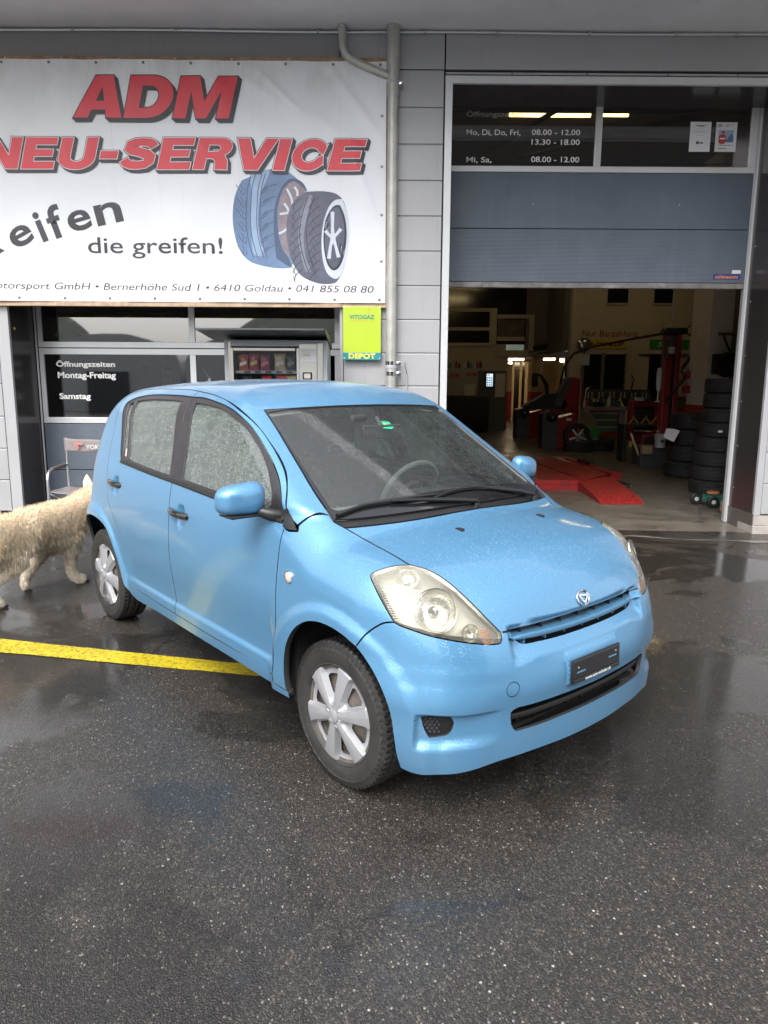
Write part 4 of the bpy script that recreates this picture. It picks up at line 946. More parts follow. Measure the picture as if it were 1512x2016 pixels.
GAPM=mat('joint_dark_grey',(.03,.03,.032),.8)  # near-black for the wall core behind the joints, screws and braces
ALU=mat('light_aluminium_frame',(.62,.63,.64),.35,metal=.25,var=.03,vscale=3)
REV=mat('dark_reveal_sheet',(.085,.075,.075),.22,metal=.6,var=.12,vscale=3,dirt=.25,dirtcol=(.12,.10,.09))
SOF=mat('canopy_soffit',(.76,.75,.77),.55,var=.07,vscale=2,bump=.1,bscale=200)
FAS=mat('dark_grey_lintel_panel',(.27,.27,.275),.45,metal=.15,var=.08,vscale=1.5,dirtcol=(.19,.19,.19),streak=.35)
WOOD=mat('banner_batten_wood',(.33,.20,.12),.7,var=.3,vscale=12,bump=.3,bscale=60)
WOODL=mat('raw_pine_batten',(.50,.36,.24),.7,var=.25,vscale=14,bump=.3,bscale=60)
ZINC=mat('weathered_zinc_pipe',(.46,.45,.42),.42,metal=.35,var=.15,vscale=7,dirt=.35,dirtcol=(.26,.23,.18))
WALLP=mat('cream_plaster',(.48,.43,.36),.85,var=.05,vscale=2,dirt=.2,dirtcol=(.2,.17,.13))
WALLD=mat('dark_brownish_plaster',(.16,.145,.13),.85,var=.06,vscale=2)  # darker brownish plaster of the hall walls and ceiling
REDP=mat('red_wainscot_paint',(.34,.035,.035),.6,var=.1,vscale=3)
WHT=mat('white_wall_paint',(.62,.60,.56),.8,var=.04,vscale=2,dirt=.2,dirtcol=(.35,.32,.28))
BLKG=mat('dark_window_pane',(.008,.009,.012),.12,var=.2,coat=.4)
# yard: one sheet reaching the horizon; tilted like the real one
m=MB(); n=60
def yard(x,y): return gz(max(min(x,12),-12),max(min(y,9),-6))
xs=[-220,-60,-25,-12]+list(np.linspace(-8,8,17))+[12,25,60,220]; ys=[-260,-80,-30,-12,-6,-3,0,2,4,6,7.0]
vs=[(x,y,yard(x,y)) for y in ys for x in xs]; k=len(xs)
m.add(vs,[(j*k+i,j*k+i+1,(j+1)*k+i+1,(j+1)*k+i) for j in range(len(ys)-1) for i in range(k-1)])
tag(m.build('asphalt_yard',ASP),kind='structure')
# side yards beyond the building ends so that the sheet has no hole
m=MB(); m.quad((-220,7.0,yard(-220,7)),(-14,7.0,yard(-14,7)),(-14,60,.1),(-220,60,.1)); m.quad((14,7.0,yard(14,7)),(220,7.0,yard(220,7)),(220,60,.1),(14,60,.1)); tag(m.build('side_yard_ground',ASP),kind='structure')
# concrete apron along the facade, ragged edge against the asphalt
m=MB(); xs=np.linspace(-14,14,225); r2=random.Random(3); e=[7.02+.03*math.sin(x*3.1)+.04*math.sin(x*7.7+1)+r2.uniform(-.018,.018)-.05*(x>3) for x in xs]
vs=[];fs=[]
for x,y in zip(xs,e): vs+=[(x,y,gz(x,y)+.004),(x,7.40,.098+GA*x*.35)]
for i in range(len(xs)-1): fs.append((2*i,2*i+2,2*i+3,2*i+1))
m.add(vs,fs); tag(m.build('concrete_apron',concrete_mat('apron_concrete',(.20,.18,.155),.5)),kind='structure')
m=MB()
# asphalt carries on under the apron up to the wall
m.quad((-14,7.0,yard(-12,7)-.002),(14,7.0,yard(12,7)-.002),(14,7.42,yard(12,7.4)-.01),(-14,7.42,yard(-12,7.4)-.01)); tag(m.build('asphalt_strip',ASP),kind='structure')
FZ=.095
FLM=concrete_mat('hall_floor_concrete',(.135,.120,.100),.55)
m=MB(); xs=[-6,-3,0,.65,1.5,2.2,3,3.84,5,7.2]; zf=lambda x,y: (.098+GA*x*.35+.003) if y<7.5 else FZ
vs=[(x,y,zf(x,y)) for y in (7.38,7.95,40) for x in xs]; k=len(xs)
m.add(vs,[(j*k+i,j*k+i+1,(j+1)*k+i+1,(j+1)*k+i) for j in range(2) for i in range(k-1)]); tag(m.build('hall_floor',FLM),kind='structure')
# yellow parking line (painted, with worn edges)
def yline_mat():
    m,n,out=newmat('yellow_road_paint'); b=NB(n); co=b.coord(); p=b.N('ShaderNodeBsdfPrincipled')
    c=b.ramp(b.noise(co,5,6,.6),[(.3,(.50,.385,.012)),(.7,(.66,.52,.02))]); w=b.math('MAXIMUM',b.mapr(b.noise(co,45,7,.85,.6),.52,.57,0,.85),b.mapr(b.vor(co,150),.36,.18,0,.45)); c=b.mix(w,c,(.05,.042,.02)); b.L(c,p.inputs['Base Color'])
    p.inputs['Roughness'].default_value=.42; p.inputs['Coat Weight'].default_value=.5; p.inputs['Coat Roughness'].default_value=.15; b.L(b.bump(b.noise(co,190,3,.6),.7,.003),p.inputs['Normal']); b.L(b.bump(b.noise(co,190,3,.6),.4,.003),p.inputs['Coat Normal']); b.L(p.outputs[0],out.inputs[0]); return m
m=MB(); A0,A1=Vector((-6.0,4.70)),Vector((.9,3.30)); 
tl0=(-2.226,4.059);tl1=(-.686,3.74);bl0=(-2.124,3.861);bl1=(-.645,3.595)
def lerp(a,b,t): return (a[0]+(b[0]-a[0])*t,a[1]+(b[1]-a[1])*t)
N_=70; vs=[];fs=[]
for i in range(N_+1):
    t=-2.2+3.6*i/N_; a=lerp(tl0,tl1,t); b_=lerp(bl0,bl1,t*.99+.01); j=r2.uniform(-.004,.004); k_=r2.uniform(-.004,.004)
    vs+=[(a[0],a[1]+j,gz(*a)+.004),(b_[0],b_[1]+k_,gz(*b_)+.004)]
for i in range(N_): fs.append((2*i,2*i+1,2*i+3,2*i+2))
m.add(vs,fs); tag(m.build('yellow_parking_line',yline_mat()),kind='structure')
# ---------------------------------------------------------------- facade
YF,YD=7.35,7.905
bld=empty('garage_building','long grey metal-clad workshop building with two sectional door bays','building',(0,YF,0))
def B(name,mt,x0,x1,y0,y1,z0,z1,c=0,parent=None):
    m=MB(); oy=YF
    (m.cbox(x0,x1,y0-oy,y1-oy,z0,z1,c) if c else m.box(x0,x1,y0-oy,y1-oy,z0,z1)); o=m.build(name,mt,parent or bld); return o
Zs=[4.467-.3218*k for k in range(14)]
# backing wall behind the cladding
for x0,x1 in ((-6.2,-3.72),(-.40,.60),(3.90,8.0)): B('wall_core',GAPM,x0,x1,YF+.03,YD-.01,.24,4.80)
B('wall_core',GAPM,-6.2,8.0,YF+.03,YD-.01,4.42,4.80); B('upper_wall',CLAD,-14,14,YF+.02,8.2,4.80,7.5)
B('wall_core',CLAD,-14,-6.2,YF+.02,YD,.1,4.8); B('wall_core',CLAD,8.0,14,YF+.02,YD,.1,4.8)
gap=.007
for x0,x1 in ((-6.2,-3.785),(-.378,.570),(3.915,6.6)):
    for k in range(13):
        z1,z0=Zs[k]-gap,Zs[k+1]+gap*.2; B('siding_plank',CLAD,x0,x1,YF,YF+.028,z0,z1,.006)
        B('plank_lip',CLAD,x0,x1,YF+.006,YF+.03,z1+.0005,z1+.0045)
for x0,x1 in ((-6.2,-3.785),(-3.778,-.401),(-.392,.572),(.584,3.9),(3.912,6.6)):
    B('lintel_panel',FAS if x0<0.5 and x0>-3.8 and x1<0 else CLAD,x0,x1,YF,YF+.028,Zs[0]+.006,4.775,.005)
B('corner_trim',TRIM,-3.778,-3.667,YF-.004,YF+.035,.25,Zs[0]-.01,.004); B('corner_trim',TRIM,-.413,-.383,YF-.004,YF+.035,.25,Zs[0]-.01,.003)
B('door_surround',ALU,.584,.652,YF-.006,YF+.035,.10,4.42,.004); B('door_surround',ALU,.652,3.9,YF-.006,YF+.035,4.353,4.42,.004); B('corner_trim',TRIM,3.842,3.909,YF-.006,YF+.035,.272,Zs[0]-.01,.004)
B('drip_rail',TRIM,.584,3.9,YF-.012,YF+.03,4.428,4.445,.003)
for x in (1.2,1.9,2.65,3.3,3.72): B('rail_screw',GAPM,x-.006,x+.006,YF-.016,YF-.010,4.430,4.442,.002)
# reveals
B('door_reveal',REV,.575,.652,YF+.036,YD+.06,.095,4.353); B('door_reveal',REV,3.842,3.90,YF+.036,YD+.06,.235,4.353); B('door_reveal',REV,.652,3.842,YF+.036,YD+.06,4.353,4.41)
B('door_reveal',REV,-3.72,-3.667,YF+.036,YD+.06,.09,4.353); B('door_reveal',REV,-.413,-.36,YF+.036,YD+.06,.09,4.353); B('door_reveal',REV,-3.667,-.413,YF+.036,YD+.06,4.353,4.41)
for x in (-3.66,): B('edge_profile',ALU,x,x+.012,YD-.035,YD-.02,.10,4.35)
B('edge_profile',ALU,3.826,3.842,YD-.012,YD+.004,.10,4.35); 
for z in (3.0,2.45,1.9,1.42,.95,.5):
    B('rivet',ALU,3.838,3.8415,YD-.10,YD-.092,z,z+.008)
PL=mat('cement_plinth',(.36,.33,.30),.8,var=.12,vscale=5,bump=.3,bscale=60,dirt=.3,dirtcol=(.2,.18,.15))
B('plinth',PL,3.845,8,YF-.004,YF+.3,.168,.270,.004); B('plinth',PL,3.835,8,YF-.022,YF+.3,.02,.166,.006); B('plinth',PL,-6.2,-3.66,YF-.01,YF+.3,.0,.245,.004); B('plinth',PL,-.42,.585,YF-.004,YF+.3,.02,.245,.004)
B('inner_plinth',mat('steel_kick_sheet',(.17,.155,.14),.4,metal=.5,var=.15),3.8355,3.90,YF-.001,YD-.014,.075,.285)
# canopy
B('canopy_soffit',SOF,-14,14,5.55,YF+.02,4.80,4.84); B('canopy_fascia',SOF,-14,14,5.50,5.55,4.78,5.20,.01); B('canopy_top',SOF,-14,14,5.55,YF+.02,5.16,5.2)
m=MB(); pts=[(x,YF-.022-YF,4.772+.004*math.sin(x*2.2)) for x in np.linspace(-6.5,6.6,60)]; m.tube(pts,.010,8); m.build('conduit_pipe',ALU,bld)
for x in (-2.85,-1.9,-.6,.38,1.05,1.9,2.7,3.25): B('conduit_clip',TRIM,x-.012,x+.012,YF-.036,YF,4.756,4.788,.003)
# roof behind
B('roof_slab',SOF,-14,14,8.2,40,5.6,5.7)
# interior shell
def I(name,mt,x0,x1,y0,y1,z0,z1,**k): return B(name,mt,x0,x1,y0,y1,z0,z1,**k)
YEL=mat('corridor_yellow',(.46,.36,.19),.8,var=.05)
I('back_wall',WALLP,5.60,11.4,22.0,22.3,1.27,5.6); I('wainscot',REDP,5.60,11.4,21.99,22.3,.09,1.27)
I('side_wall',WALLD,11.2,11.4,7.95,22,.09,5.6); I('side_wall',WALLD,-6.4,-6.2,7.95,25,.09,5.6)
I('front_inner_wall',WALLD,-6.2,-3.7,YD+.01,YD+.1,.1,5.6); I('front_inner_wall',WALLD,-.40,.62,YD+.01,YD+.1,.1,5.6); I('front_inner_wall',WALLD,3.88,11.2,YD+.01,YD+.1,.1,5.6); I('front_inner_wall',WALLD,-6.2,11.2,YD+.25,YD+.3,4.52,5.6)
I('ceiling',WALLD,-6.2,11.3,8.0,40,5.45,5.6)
I('office_wall',WALLD,4.75,5.60,24.6,24.8,2.62,5.6); I('office_wall',WALLD,5.45,5.62,22.3,24.6,2.62,5.6); I('office_wall',WALLP,3.95,6.6,24.62,24.8,2.50,2.62)
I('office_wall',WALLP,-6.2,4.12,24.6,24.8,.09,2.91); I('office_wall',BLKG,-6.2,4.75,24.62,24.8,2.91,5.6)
for z,x0,x1 in ((2.84,.5,3.62),(3.34,.5,3.55),(3.95,.5,3.72)): I('office_frame',WALLP,x0,x1,24.54,24.6,z,z+.11)
I('office_frame',WALLP,3.55,3.78,24.53,24.6,2.91,4.06); I('office_frame',WALLP,3.80,5.02,24.54,24.6,3.74,3.86); I('office_frame',WALLP,4.86,5.02,24.535,24.6,2.70,3.74); I('office_frame',WALLP,3.80,4.86,24.54,24.6,2.50,2.72); I('office_frame',WALLP,3.80,4.72,24.545,24.6,3.02,3.15)
I('wall_poster',mat('faded_wall_poster',(.11,.09,.075),.7,var=.6,vscale=2.5),3.82,4.70,24.56,24.6,3.15,3.70)
I('corridor_wall',YEL,4.18,4.25,24.8,33,1.36,2.62); I('corridor_wall',REDP,4.17,4.25,24.8,33,.09,1.36)
I('corridor_end',YEL,4.2,8.4,33,33.2,1.30,2.8); I('corridor_end',REDP,4.2,8.4,32.98,33.2,.09,1.30); I('corridor_ceiling',WALLP,3.9,8.4,24.8,33,2.62,2.7)
I('corridor_door_frame',YEL,5.22,5.29,29.4,29.5,.09,2.5); I('corridor_door_frame',YEL,5.50,5.60,29.4,29.5,.09,2.5); I('corridor_door_frame',YEL,5.72,5.84,29.4,29.5,.09,2.5); I('corridor_door_leaf',BLKG,5.29,5.50,29.42,29.46,.09,2.5); I('corridor_door_leaf',BLKG,5.60,5.72,29.42,29.46,.09,2.5)
I('corridor_wall',WALLP,8.2,8.4,22.3,33,.09,2.62); I('corridor_wall',REDP,5.95,6.2,25.0,26,.09,1.3); I('corridor_wall',WALLD,6.45,8.2,26.0,26.2,.09,2.62); I('corridor_panel',YEL,5.62,6.15,25.9,26.0,.09,2.35)
m=MB(); m.lathe([(.19,.09),(.19,1.36)],24,M=Matrix.Translation((5.25,24.9-YF,0))); m.build('round_pillar',REDP,bld); m=MB(); m.lathe([(.188,1.36),(.188,2.62)],24,M=Matrix.Translation((5.25,24.9-YF,0))); m.build('round_pillar',YEL,bld)
for x0,x1 in ((6.61,7.20),(7.98,8.56)): I('high_window',BLKG,x0,x1,21.95,22.0,3.97,4.9); I('window_sill',WALLP,x0-.04,x1+.04,21.93,22.0,3.92,3.965)
for x0,x1 in ((6.02,6.52),(6.62,7.22),(7.95,8.50)): I('dark_doorway',BLKG,x0,x1,21.95,21.985,1.28 if x1<7.5 else .09,2.50)
I('roller_housing',WALLP,7.60,9.35,21.88,22.0,2.50,2.60,c=.02)
I('concrete_pillar',WHT,5.655,6.03,12.8,13.6,.09,5.45); I('pillar_band',REDP,5.645,6.04,12.79,13.61,.09,1.25)
I('niche_wall',WALLD,6.03,11.2,13.4,13.6,.09,5.45)
LTW=emis('warm_tube_light',(1.0,.80,.52),14.0)
LTWFILL=emis('added_fill_tube_light',(1.0,.75,.36),8.0)  # glow of the unseen tubes added to brighten the hall
# ---------------------------------------------------------------- ceiling tubes
def tube_lamp(x0,x1,y,z,label,mt=LTW,grp='fluorescent tubes of the workshop',h=.06):
    t=empty('ceiling_lamp',label,'lamp',((x0+x1)/2,y,z),0,grp); w=(x1-x0)/2
    m=MB(); m.smooth=True; m.cbox(-w,w,-.04,.04,.0,.05,.01); m.build('lamp_housing_tray',WHT,t)
    m=MB(); m.tube([(-w+.03,0,-h/2),(w-.03,0,-h/2)],h/2,10); m.build('light_tube',mt,t); return t
tube_lamp(4.25,5.38,27.9,2.56,'long fluorescent tube glowing warm at the mouth of the corridor')
tube_lamp(5.0,5.35,30.2,2.50,'short fluorescent tube farther down the yellow corridor')
tube_lamp(5.62,6.25,26.6,2.53,'fluorescent tube between the round pillar and the tyre changer')
tube_lamp(6.35,6.75,26.4,2.50,'short bright lamp box right of the round pillar above the shelf',LTW,h=.10)
# tubes seen through the door window, then unseen ones added to light the hall
LTW3=emis('yellow_tube_light',(1.0,.66,.20),7.0)
def at_px_tube(x0,x1,y,z,lab): tube_lamp(x0,x1,y,z,lab,LTWFILL if y>11.5 else LTW3,h=.06)
at_px_tube(1.75,2.95,11.0,5.36,'long warm fluorescent tube under the hall ceiling behind the door window'); at_px_tube(3.02,3.48,11.0,5.37,'short warm fluorescent tube behind the middle post of the door window'); at_px_tube(2.2,3.9,15.6,5.40,'added warm tube deeper in the hall, unseen, lighting the interior'); at_px_tube(6.4,8.2,13.0,5.40,'added warm tube high above the tool carts, unseen, lighting the interior'); at_px_tube(6.4,8.2,18.5,5.40,'added warm tube high above the work bench, unseen, lighting the interior'); at_px_tube(2.2,3.9,20.5,5.40,'added warm tube high in front of the cabinets, unseen, lighting the interior')
# ---------------------------------------------------------------- open sectional door (right bay)
def doorpanel_mat():
    m,n,out=newmat('anthracite_door_panel'); b=NB(n); co=b.coord(); p=b.N('ShaderNodeBsdfPrincipled')
    c=b.ramp(b.noise(co,2.5,6,.6),[(.3,(.090,.112,.145)),(.7,(.115,.138,.172))]); sn=b.noise(b.mapping(co,scale=(18,18,.5)),1.0,5,.7); c=b.mix(b.mapr(sn,.52,.76,0,.35,True),c,(.17,.18,.19)); b.L(c,p.inputs['Base Color']); p.inputs['Roughness'].default_value=.42; p.inputs['Metallic'].default_value=.1
    w=b.N('ShaderNodeTexWave',bands_direction='Z',i_Scale=24.0); b.L(co,w.inputs['Vector']); b.L(b.bump(w.outputs['Fac'],.35,.003,b.bump(b.noise(co,150,2),.1,.002)),p.inputs['Normal']); b.L(p.outputs[0],out.inputs[0]); return m
DP=doorpanel_mat()
def winglass(nm='door_window_glass',k=2.0,a=.04,tint=.62):
    m,n,out=newmat(nm); b=NB(n); tr=b.N('ShaderNodeBsdfTransparent'); tr.inputs[0].default_value=(tint,tint,tint,1)
    gl=b.N('ShaderNodeBsdfGlossy'); gl.inputs['Roughness'].default_value=.02; b.L(b.bump(b.noise(b.coord(),1.1,2,.5),.06,.02),gl.inputs['Normal']); fr=b.N('ShaderNodeFresnel'); fr.inputs[0].default_value=1.55; f=b.math('ADD',b.math('MULTIPLY',fr.outputs[0],k),a)
    mx=b.N('ShaderNodeMixShader'); b.L(f,mx.inputs[0]); b.L(tr.outputs[0],mx.inputs[1]); b.L(gl.outputs[0],mx.inputs[2]); b.L(mx.outputs[0],out.inputs[0]); return m
WGL=winglass(); WGB=winglass('coated_bay_glass',2.2,.10,.5); WGV=winglass('vending_glass',1.0,.0,.93)
sdr=empty('sectional_door','raised blue-grey sectional door with a window strip, half open over the workshop entrance','garage door',(.65,YD,0))
def Dq(name,mt,x0,x1,y0,y1,z0,z1,c=0,parent=None):
    m=MB(); 
    (m.cbox if c else m.box)(*( (x0-.65,x1-.65,y0-YD,y1-YD,z0,z1,c) if c else (x0-.65,x1-.65,y0-YD,y1-YD,z0,z1))); return m.build(name,mt,parent or sdr)
Dq('door_panel',DP,.668,3.805,YD,YD+.04,3.186,3.728,.004); Dq('door_panel',DP,.668,3.805,YD,YD+.04,2.652,3.180,.004)
Dq('rubber_gasket',mat('worn_rubber_gasket',(.16,.15,.145),.6,var=.3,vscale=8,dirt=.5,dirtcol=(.45,.43,.40)),.668,3.805,YD-.004,YD+.045,2.592,2.648,.008)
Dq('window_frame',ALU,.668,3.805,YD-.006,YD+.04,3.732,3.790,.004); Dq('window_frame',ALU,.668,3.805,YD-.006,YD+.04,4.50,4.56,.004); Dq('window_frame',ALU,2.160,2.226,YD-.005,YD+.035,3.790,4.50,.003); Dq('window_frame',ALU,3.740,3.804,YD-.005,YD+.035,3.790,4.50,.003); Dq('window_frame',ALU,.650,.698,YD-.005,YD+.035,3.790,4.50,.003)
Dq('window_pane',WGL,.69,2.17,YD+.012,YD+.018,3.78,4.51); Dq('window_pane',WGL,2.215,3.75,YD+.012,YD+.018,3.78,4.51)
Dq('inner_brace',GAPM,.70,3.75,YD+.12,YD+.16,4.345,4.375); Dq('inner_brace',GAPM,.70,3.75,YD+.30,YD+.34,4.20,4.215)
for z in (3.90,): Dq('inner_brace',GAPM,.70,3.75,YD+.30,YD+.33,z,z+.012)
m=MB(); m.tube([(3.62-.65,.25,4.45),(2.0-.65,3.6,4.9)],.03,6); m.tube([(1.3,.2,4.48),(.9,3.5,4.95)],.03,6); m.build('track_rail',GAPM,sdr)
Dq('side_rail',TRIM,3.806,3.838,YD+.0,YD+.06,.10,4.5,.004)
Dq('door_screw',ALU,1.55,1.558,YD-.003,YD,3.42,3.428); Dq('door_screw',ALU,3.06,3.068,YD-.003,YD,3.42,3.428)
YL=YD-.003
PW=mat('white_vinyl_lettering',(.72,.72,.70),.55,var=.03)
def dl(t,x,z,h,w,mt=PW,bold=.012,par=sdr,y=None,ox=.65,oy=None,**k): return lettering(t,mt,(x-ox,(YL if y is None else y)-(YD if oy is None else oy),z),h,w,par,bold=bold,**k)
yg=YD+.009
dl('Öffnungszeiten',.848,4.243,.072,.571,mat('grey_vinyl_lettering',(.30,.29,.28),.6),y=yg,bold=.006); dl('Mo, Di, Do, Fri,',.850,4.075,.062,.549,y=yg); dl('08.00 - 12.00',1.513,4.088,.053,.492,y=yg); dl('13.30 - 18.00',1.515,3.996,.053,.492,y=yg); dl('Mi, Sa,',.856,3.815,.062,.257,y=yg); dl('08.00 - 12.00',1.517,3.830,.053,.492,y=yg)
blue=mat('blue_brand_label',(.035,.045,.22),.4); org=mat('orange_print',(.75,.28,.03),.5)
Dq('brand_label',blue,3.470,3.756,YD-.0025,YD,2.688,2.742); dl('HÖRMANN',3.492,2.696,.034,.238,org,bold=.03,shear=.15,y=YD-.0035); Dq('type_label',PW,3.665,3.756,YD-.0025,YD,2.747,2.782)
# notices taped inside the glass
def notice(x0,x1,z0,z1,label):
    t=empty('notice',label,'paper notice',(x0,yg-.001,z0)); m=MB(); m.box(0,x1-x0,-.001,.001,0,z1-z0); m.build('sheet',mat('white_paper',(.70,.70,.72),.7,var=.02) if 'white_paper' not in bpy.data.materials else bpy.data.materials['white_paper'],t); return t
PRI=mat('dark_print',(.05,.05,.06),.7); PRR=mat('red_print',(.45,.06,.05),.6); PRB=mat('blue_grey_print',(.10,.18,.30),.6); PRL=mat('light_blue_print',(.28,.42,.55),.6); PRG=mat('grey_print',(.35,.35,.37),.7)
def pl(t,mt,x0,x1,z0,z1,y=-.0022,name='print'):
    m=MB(); m.box(x0,x1,y,y+.0008,z0,z1); return m.build(name,mt,t)
t=notice(3.122,3.334,3.94,4.222,'white notice with a few grey text lines inside the door window, left of the two'); 
for z,a,b_,w in ((.245,.055,.155,.006),(.235,.075,.135,.004),(.215,.06,.14,.0025),(.195,.03,.17,.0025),(.187,.04,.165,.0025),(.179,.03,.15,.0025),(.150,.06,.145,.003)): pl(t,PRI if z>.23 else PRG,a,b_,z,z+w)
m=MB(); m.lathe([(0,-.0022),(.016,-.0022)],16,M=Matrix.Translation((.082,0,.085)),axis='y'); m.build('print',PRI,t); pl(t,PRB,.10,.14,.075,.092)
t=notice(3.384,3.598,3.94,4.220,'white notice with a picture of a person in red, right of the two')
pl(t,PRG,.02,.06,.235,.262); pl(t,PRR,.09,.18,.255,.259); pl(t,PRR,.09,.13,.240,.246); pl(t,PRL,.03,.182,.09,.205); 
def poly(t,mt,pts,y=-.003,name='print'):
    m=MB(); m.prism(pts,y,y+.0006,'y'); return m.build(name,mt,t)
poly(t,PRB,[(.10,.09),(.182,.09),(.182,.15),(.155,.175)],-.0026); poly(t,PRR,[(.032,.09),(.032,.150),(.05,.165),(.08,.168),(.105,.15),(.112,.10),(.09,.075),(.05,.072)]); poly(t,PRR,[(.062,.172),(.058,.190),(.072,.200),(.090,.197),(.094,.187),(.084,.172)],-.0032); poly(t,PW,[(.045,.118),(.098,.118),(.098,.132),(.045,.132)],-.0036); pl(t,PRI,.03,.18,.060,.064); pl(t,PRI,.03,.12,.03,.035)
# ---------------------------------------------------------------- closed sectional door (left bay)
ld=empty('sectional_door','closed blue-grey sectional door with two rows of dark windows, behind the camping chair','garage door',(-3.66,YD,0))
def Lq(name,mt,x0,x1,y0,y1,z0,z1,c=0):
    m=MB(); a=(x0+3.66,x1+3.66,y0-YD,y1-YD,z0,z1); (m.cbox(*a,c) if c else m.box(*a)); return m.build(name,mt,ld)
for z0,z1 in ((.11,.645),(.65,1.150)): Lq('door_panel',DP,-3.648,-.43,YD,YD+.04,z0,z1-.004,.004)
def winrow(z0,z1,g0,g1):
    Lq('window_frame',ALU,-3.645,-.43,YD-.006,YD+.04,z0,g0,.003); Lq('window_frame',ALU,-3.645,-.43,YD-.006,YD+.04,g1,z1,.003)
    for x0,x1 in ((-3.645,-3.598),(-2.043,-1.980),(-.50,-.43)): Lq('window_frame',ALU,x0,x1,YD-.005,YD+.035,g0,g1,.003)
    for x0,x1 in ((-3.60,-2.04),(-1.982,-.498)): Lq('window_pane',WGB,x0,x1,YD+.010,YD+.016,g0-.01,g1+.01)
winrow(1.154,1.945,1.217,1.882); winrow(1.953,2.62,2.014,2.56)
for z0,z1 in ((2.63,3.2),(3.205,3.78),(3.785,4.33)): Lq('door_panel',DP,-3.648,-.43,YD,YD+.04,z0,z1,.004)
Lq('interior_curtain',mat('dark_room_blind',(.02,.02,.022),.9),-3.6,-.45,YD+.9,YD+.92,.1,4.3)
def ll(t,x,z,h,w): return lettering(t,PW,(x+3.66,-.004+.004+.004,z),h,w,ld,bold=.03)
for tx,x,z,h,w in (('Öffnungszeiten',-3.475,1.735,.086,.628),('Montag-Freitag',-3.465,1.612,.086,.620),('Samstag',-3.462,1.392,.082,.335)): ll(tx,x,z,h,w)
# things faintly seen behind that glass
t=empty('storage_carton','grey carton standing on a bench behind the left bay window','carton',(-3.42,YD+.35,1.22)); m=MB(); m.cbox(-.12,.12,-.1,.1,-.02,.20,.004); m.build('carton_body',mat('grey_card',(.30,.29,.30),.8),t)
m=MB(); m.box(-.122,.122,-.102,.102,.200,.206); m.build('carton_lid',mat('pale_card',(.42,.40,.40),.8),t)
t=empty('inner_banner','dark printed cloth with a yellow vertical word hanging behind the left bay window','banner',(-2.6,YD+.8,1.15)); m=MB(); m.box(-.45,.45,0,.01,0,.80); m.build('cloth',mat('dark_printed_cloth',(.03,.03,.035),.8),t)
lettering('REIFEN',mat('yellow_vinyl',(.55,.42,.04),.6),(.02,-.004,.70),.10,.60,t,bold=.03,rot=(R(90),R(90),0))
m=MB(); m.lathe([(.06,-.004),(.10,-.004)],20,M=Matrix.Translation((-.18,0,.60)),axis='y'); m.build('round_logo',mat('green_print',(.03,.22,.10),.6),t)
# ---------------------------------------------------------------- down pipe
dp=empty('drain_pipe','weathered zinc rain pipe with a side branch running down beside the banner','rain pipe',(.093,7.27,0))
m=MB(); r=.052; m.tube([(0,0,.12),(0,0,2.58)],r,16,cap=False); m.build('pipe',ZINC,dp)
m=MB(); m.tube([(0,0,2.57),(.0,0,2.60),(.0,0,4.22)],r*.97,16,cap=False); m.tube([(0,0,2.555),(0,0,2.60)],r*1.08,16,cap=False); m.build('pipe',ZINC,dp)
m=MB(); m.tube([(0,0,4.2),(0,0,4.45),(0,0,4.81)],[r*1.08,r*1.12,r*1.22],16,cap=False); m.build('pipe',ZINC,dp)
m=MB(); m.tube([(-.47,0,4.80),(-.465,0,4.72),(-.46,0,4.62),(-.435,0,4.56),(-.38,0,4.515),(-.30,0,4.48),(-.12,0,4.41),(-.02,0,4.375)],.038,14,cap=False); m.lathe([(.038,0),(.047,.01)],14,M=Matrix.Translation((-.47,0,4.78))); m.build('branch_pipe',ZINC,dp)
for z in (4.325,1.79,1.69): 
    m=MB(); m.lathe([(r+.001,-.02),(r+.006,-.018),(r+.006,.018),(r+.001,.02)],20,M=Matrix.Translation((0,0,z))); m.build('pipe_clamp',CHR,dp)
    m=MB(); m.smooth=True; m.cbox(r+.002,r+.045,-.01,.01,z-.018,z+.018,.005); m.tube([(r+.03,-.02,z),(r+.03,.06,z)],.007,8); m.build('clamp_lug',CHR,dp)
m=MB(); m.lathe([(r+.001,-.035),(r+.004,-.03),(r+.004,.03),(r+.001,.035)],20,M=Matrix.Translation((0,0,1.77))); m.build('pipe_clamp',ALU,dp)
t=empty('cable_conduit','thin zinc cable tube on the cladding right of the rain pipe','conduit',(.215,7.335,0)); m=MB(); m.tube([(.035,0,.3),(.035,0,1.68)],.009,8); m.build('conduit_tube',ZINC,t); m=MB(); m.tube([(.035,0,1.67),(.03,-.01,1.72),(.015,-.015,1.76),(.02,-.015,1.80)],.003,6); m.build('cable_end',RUB,t)
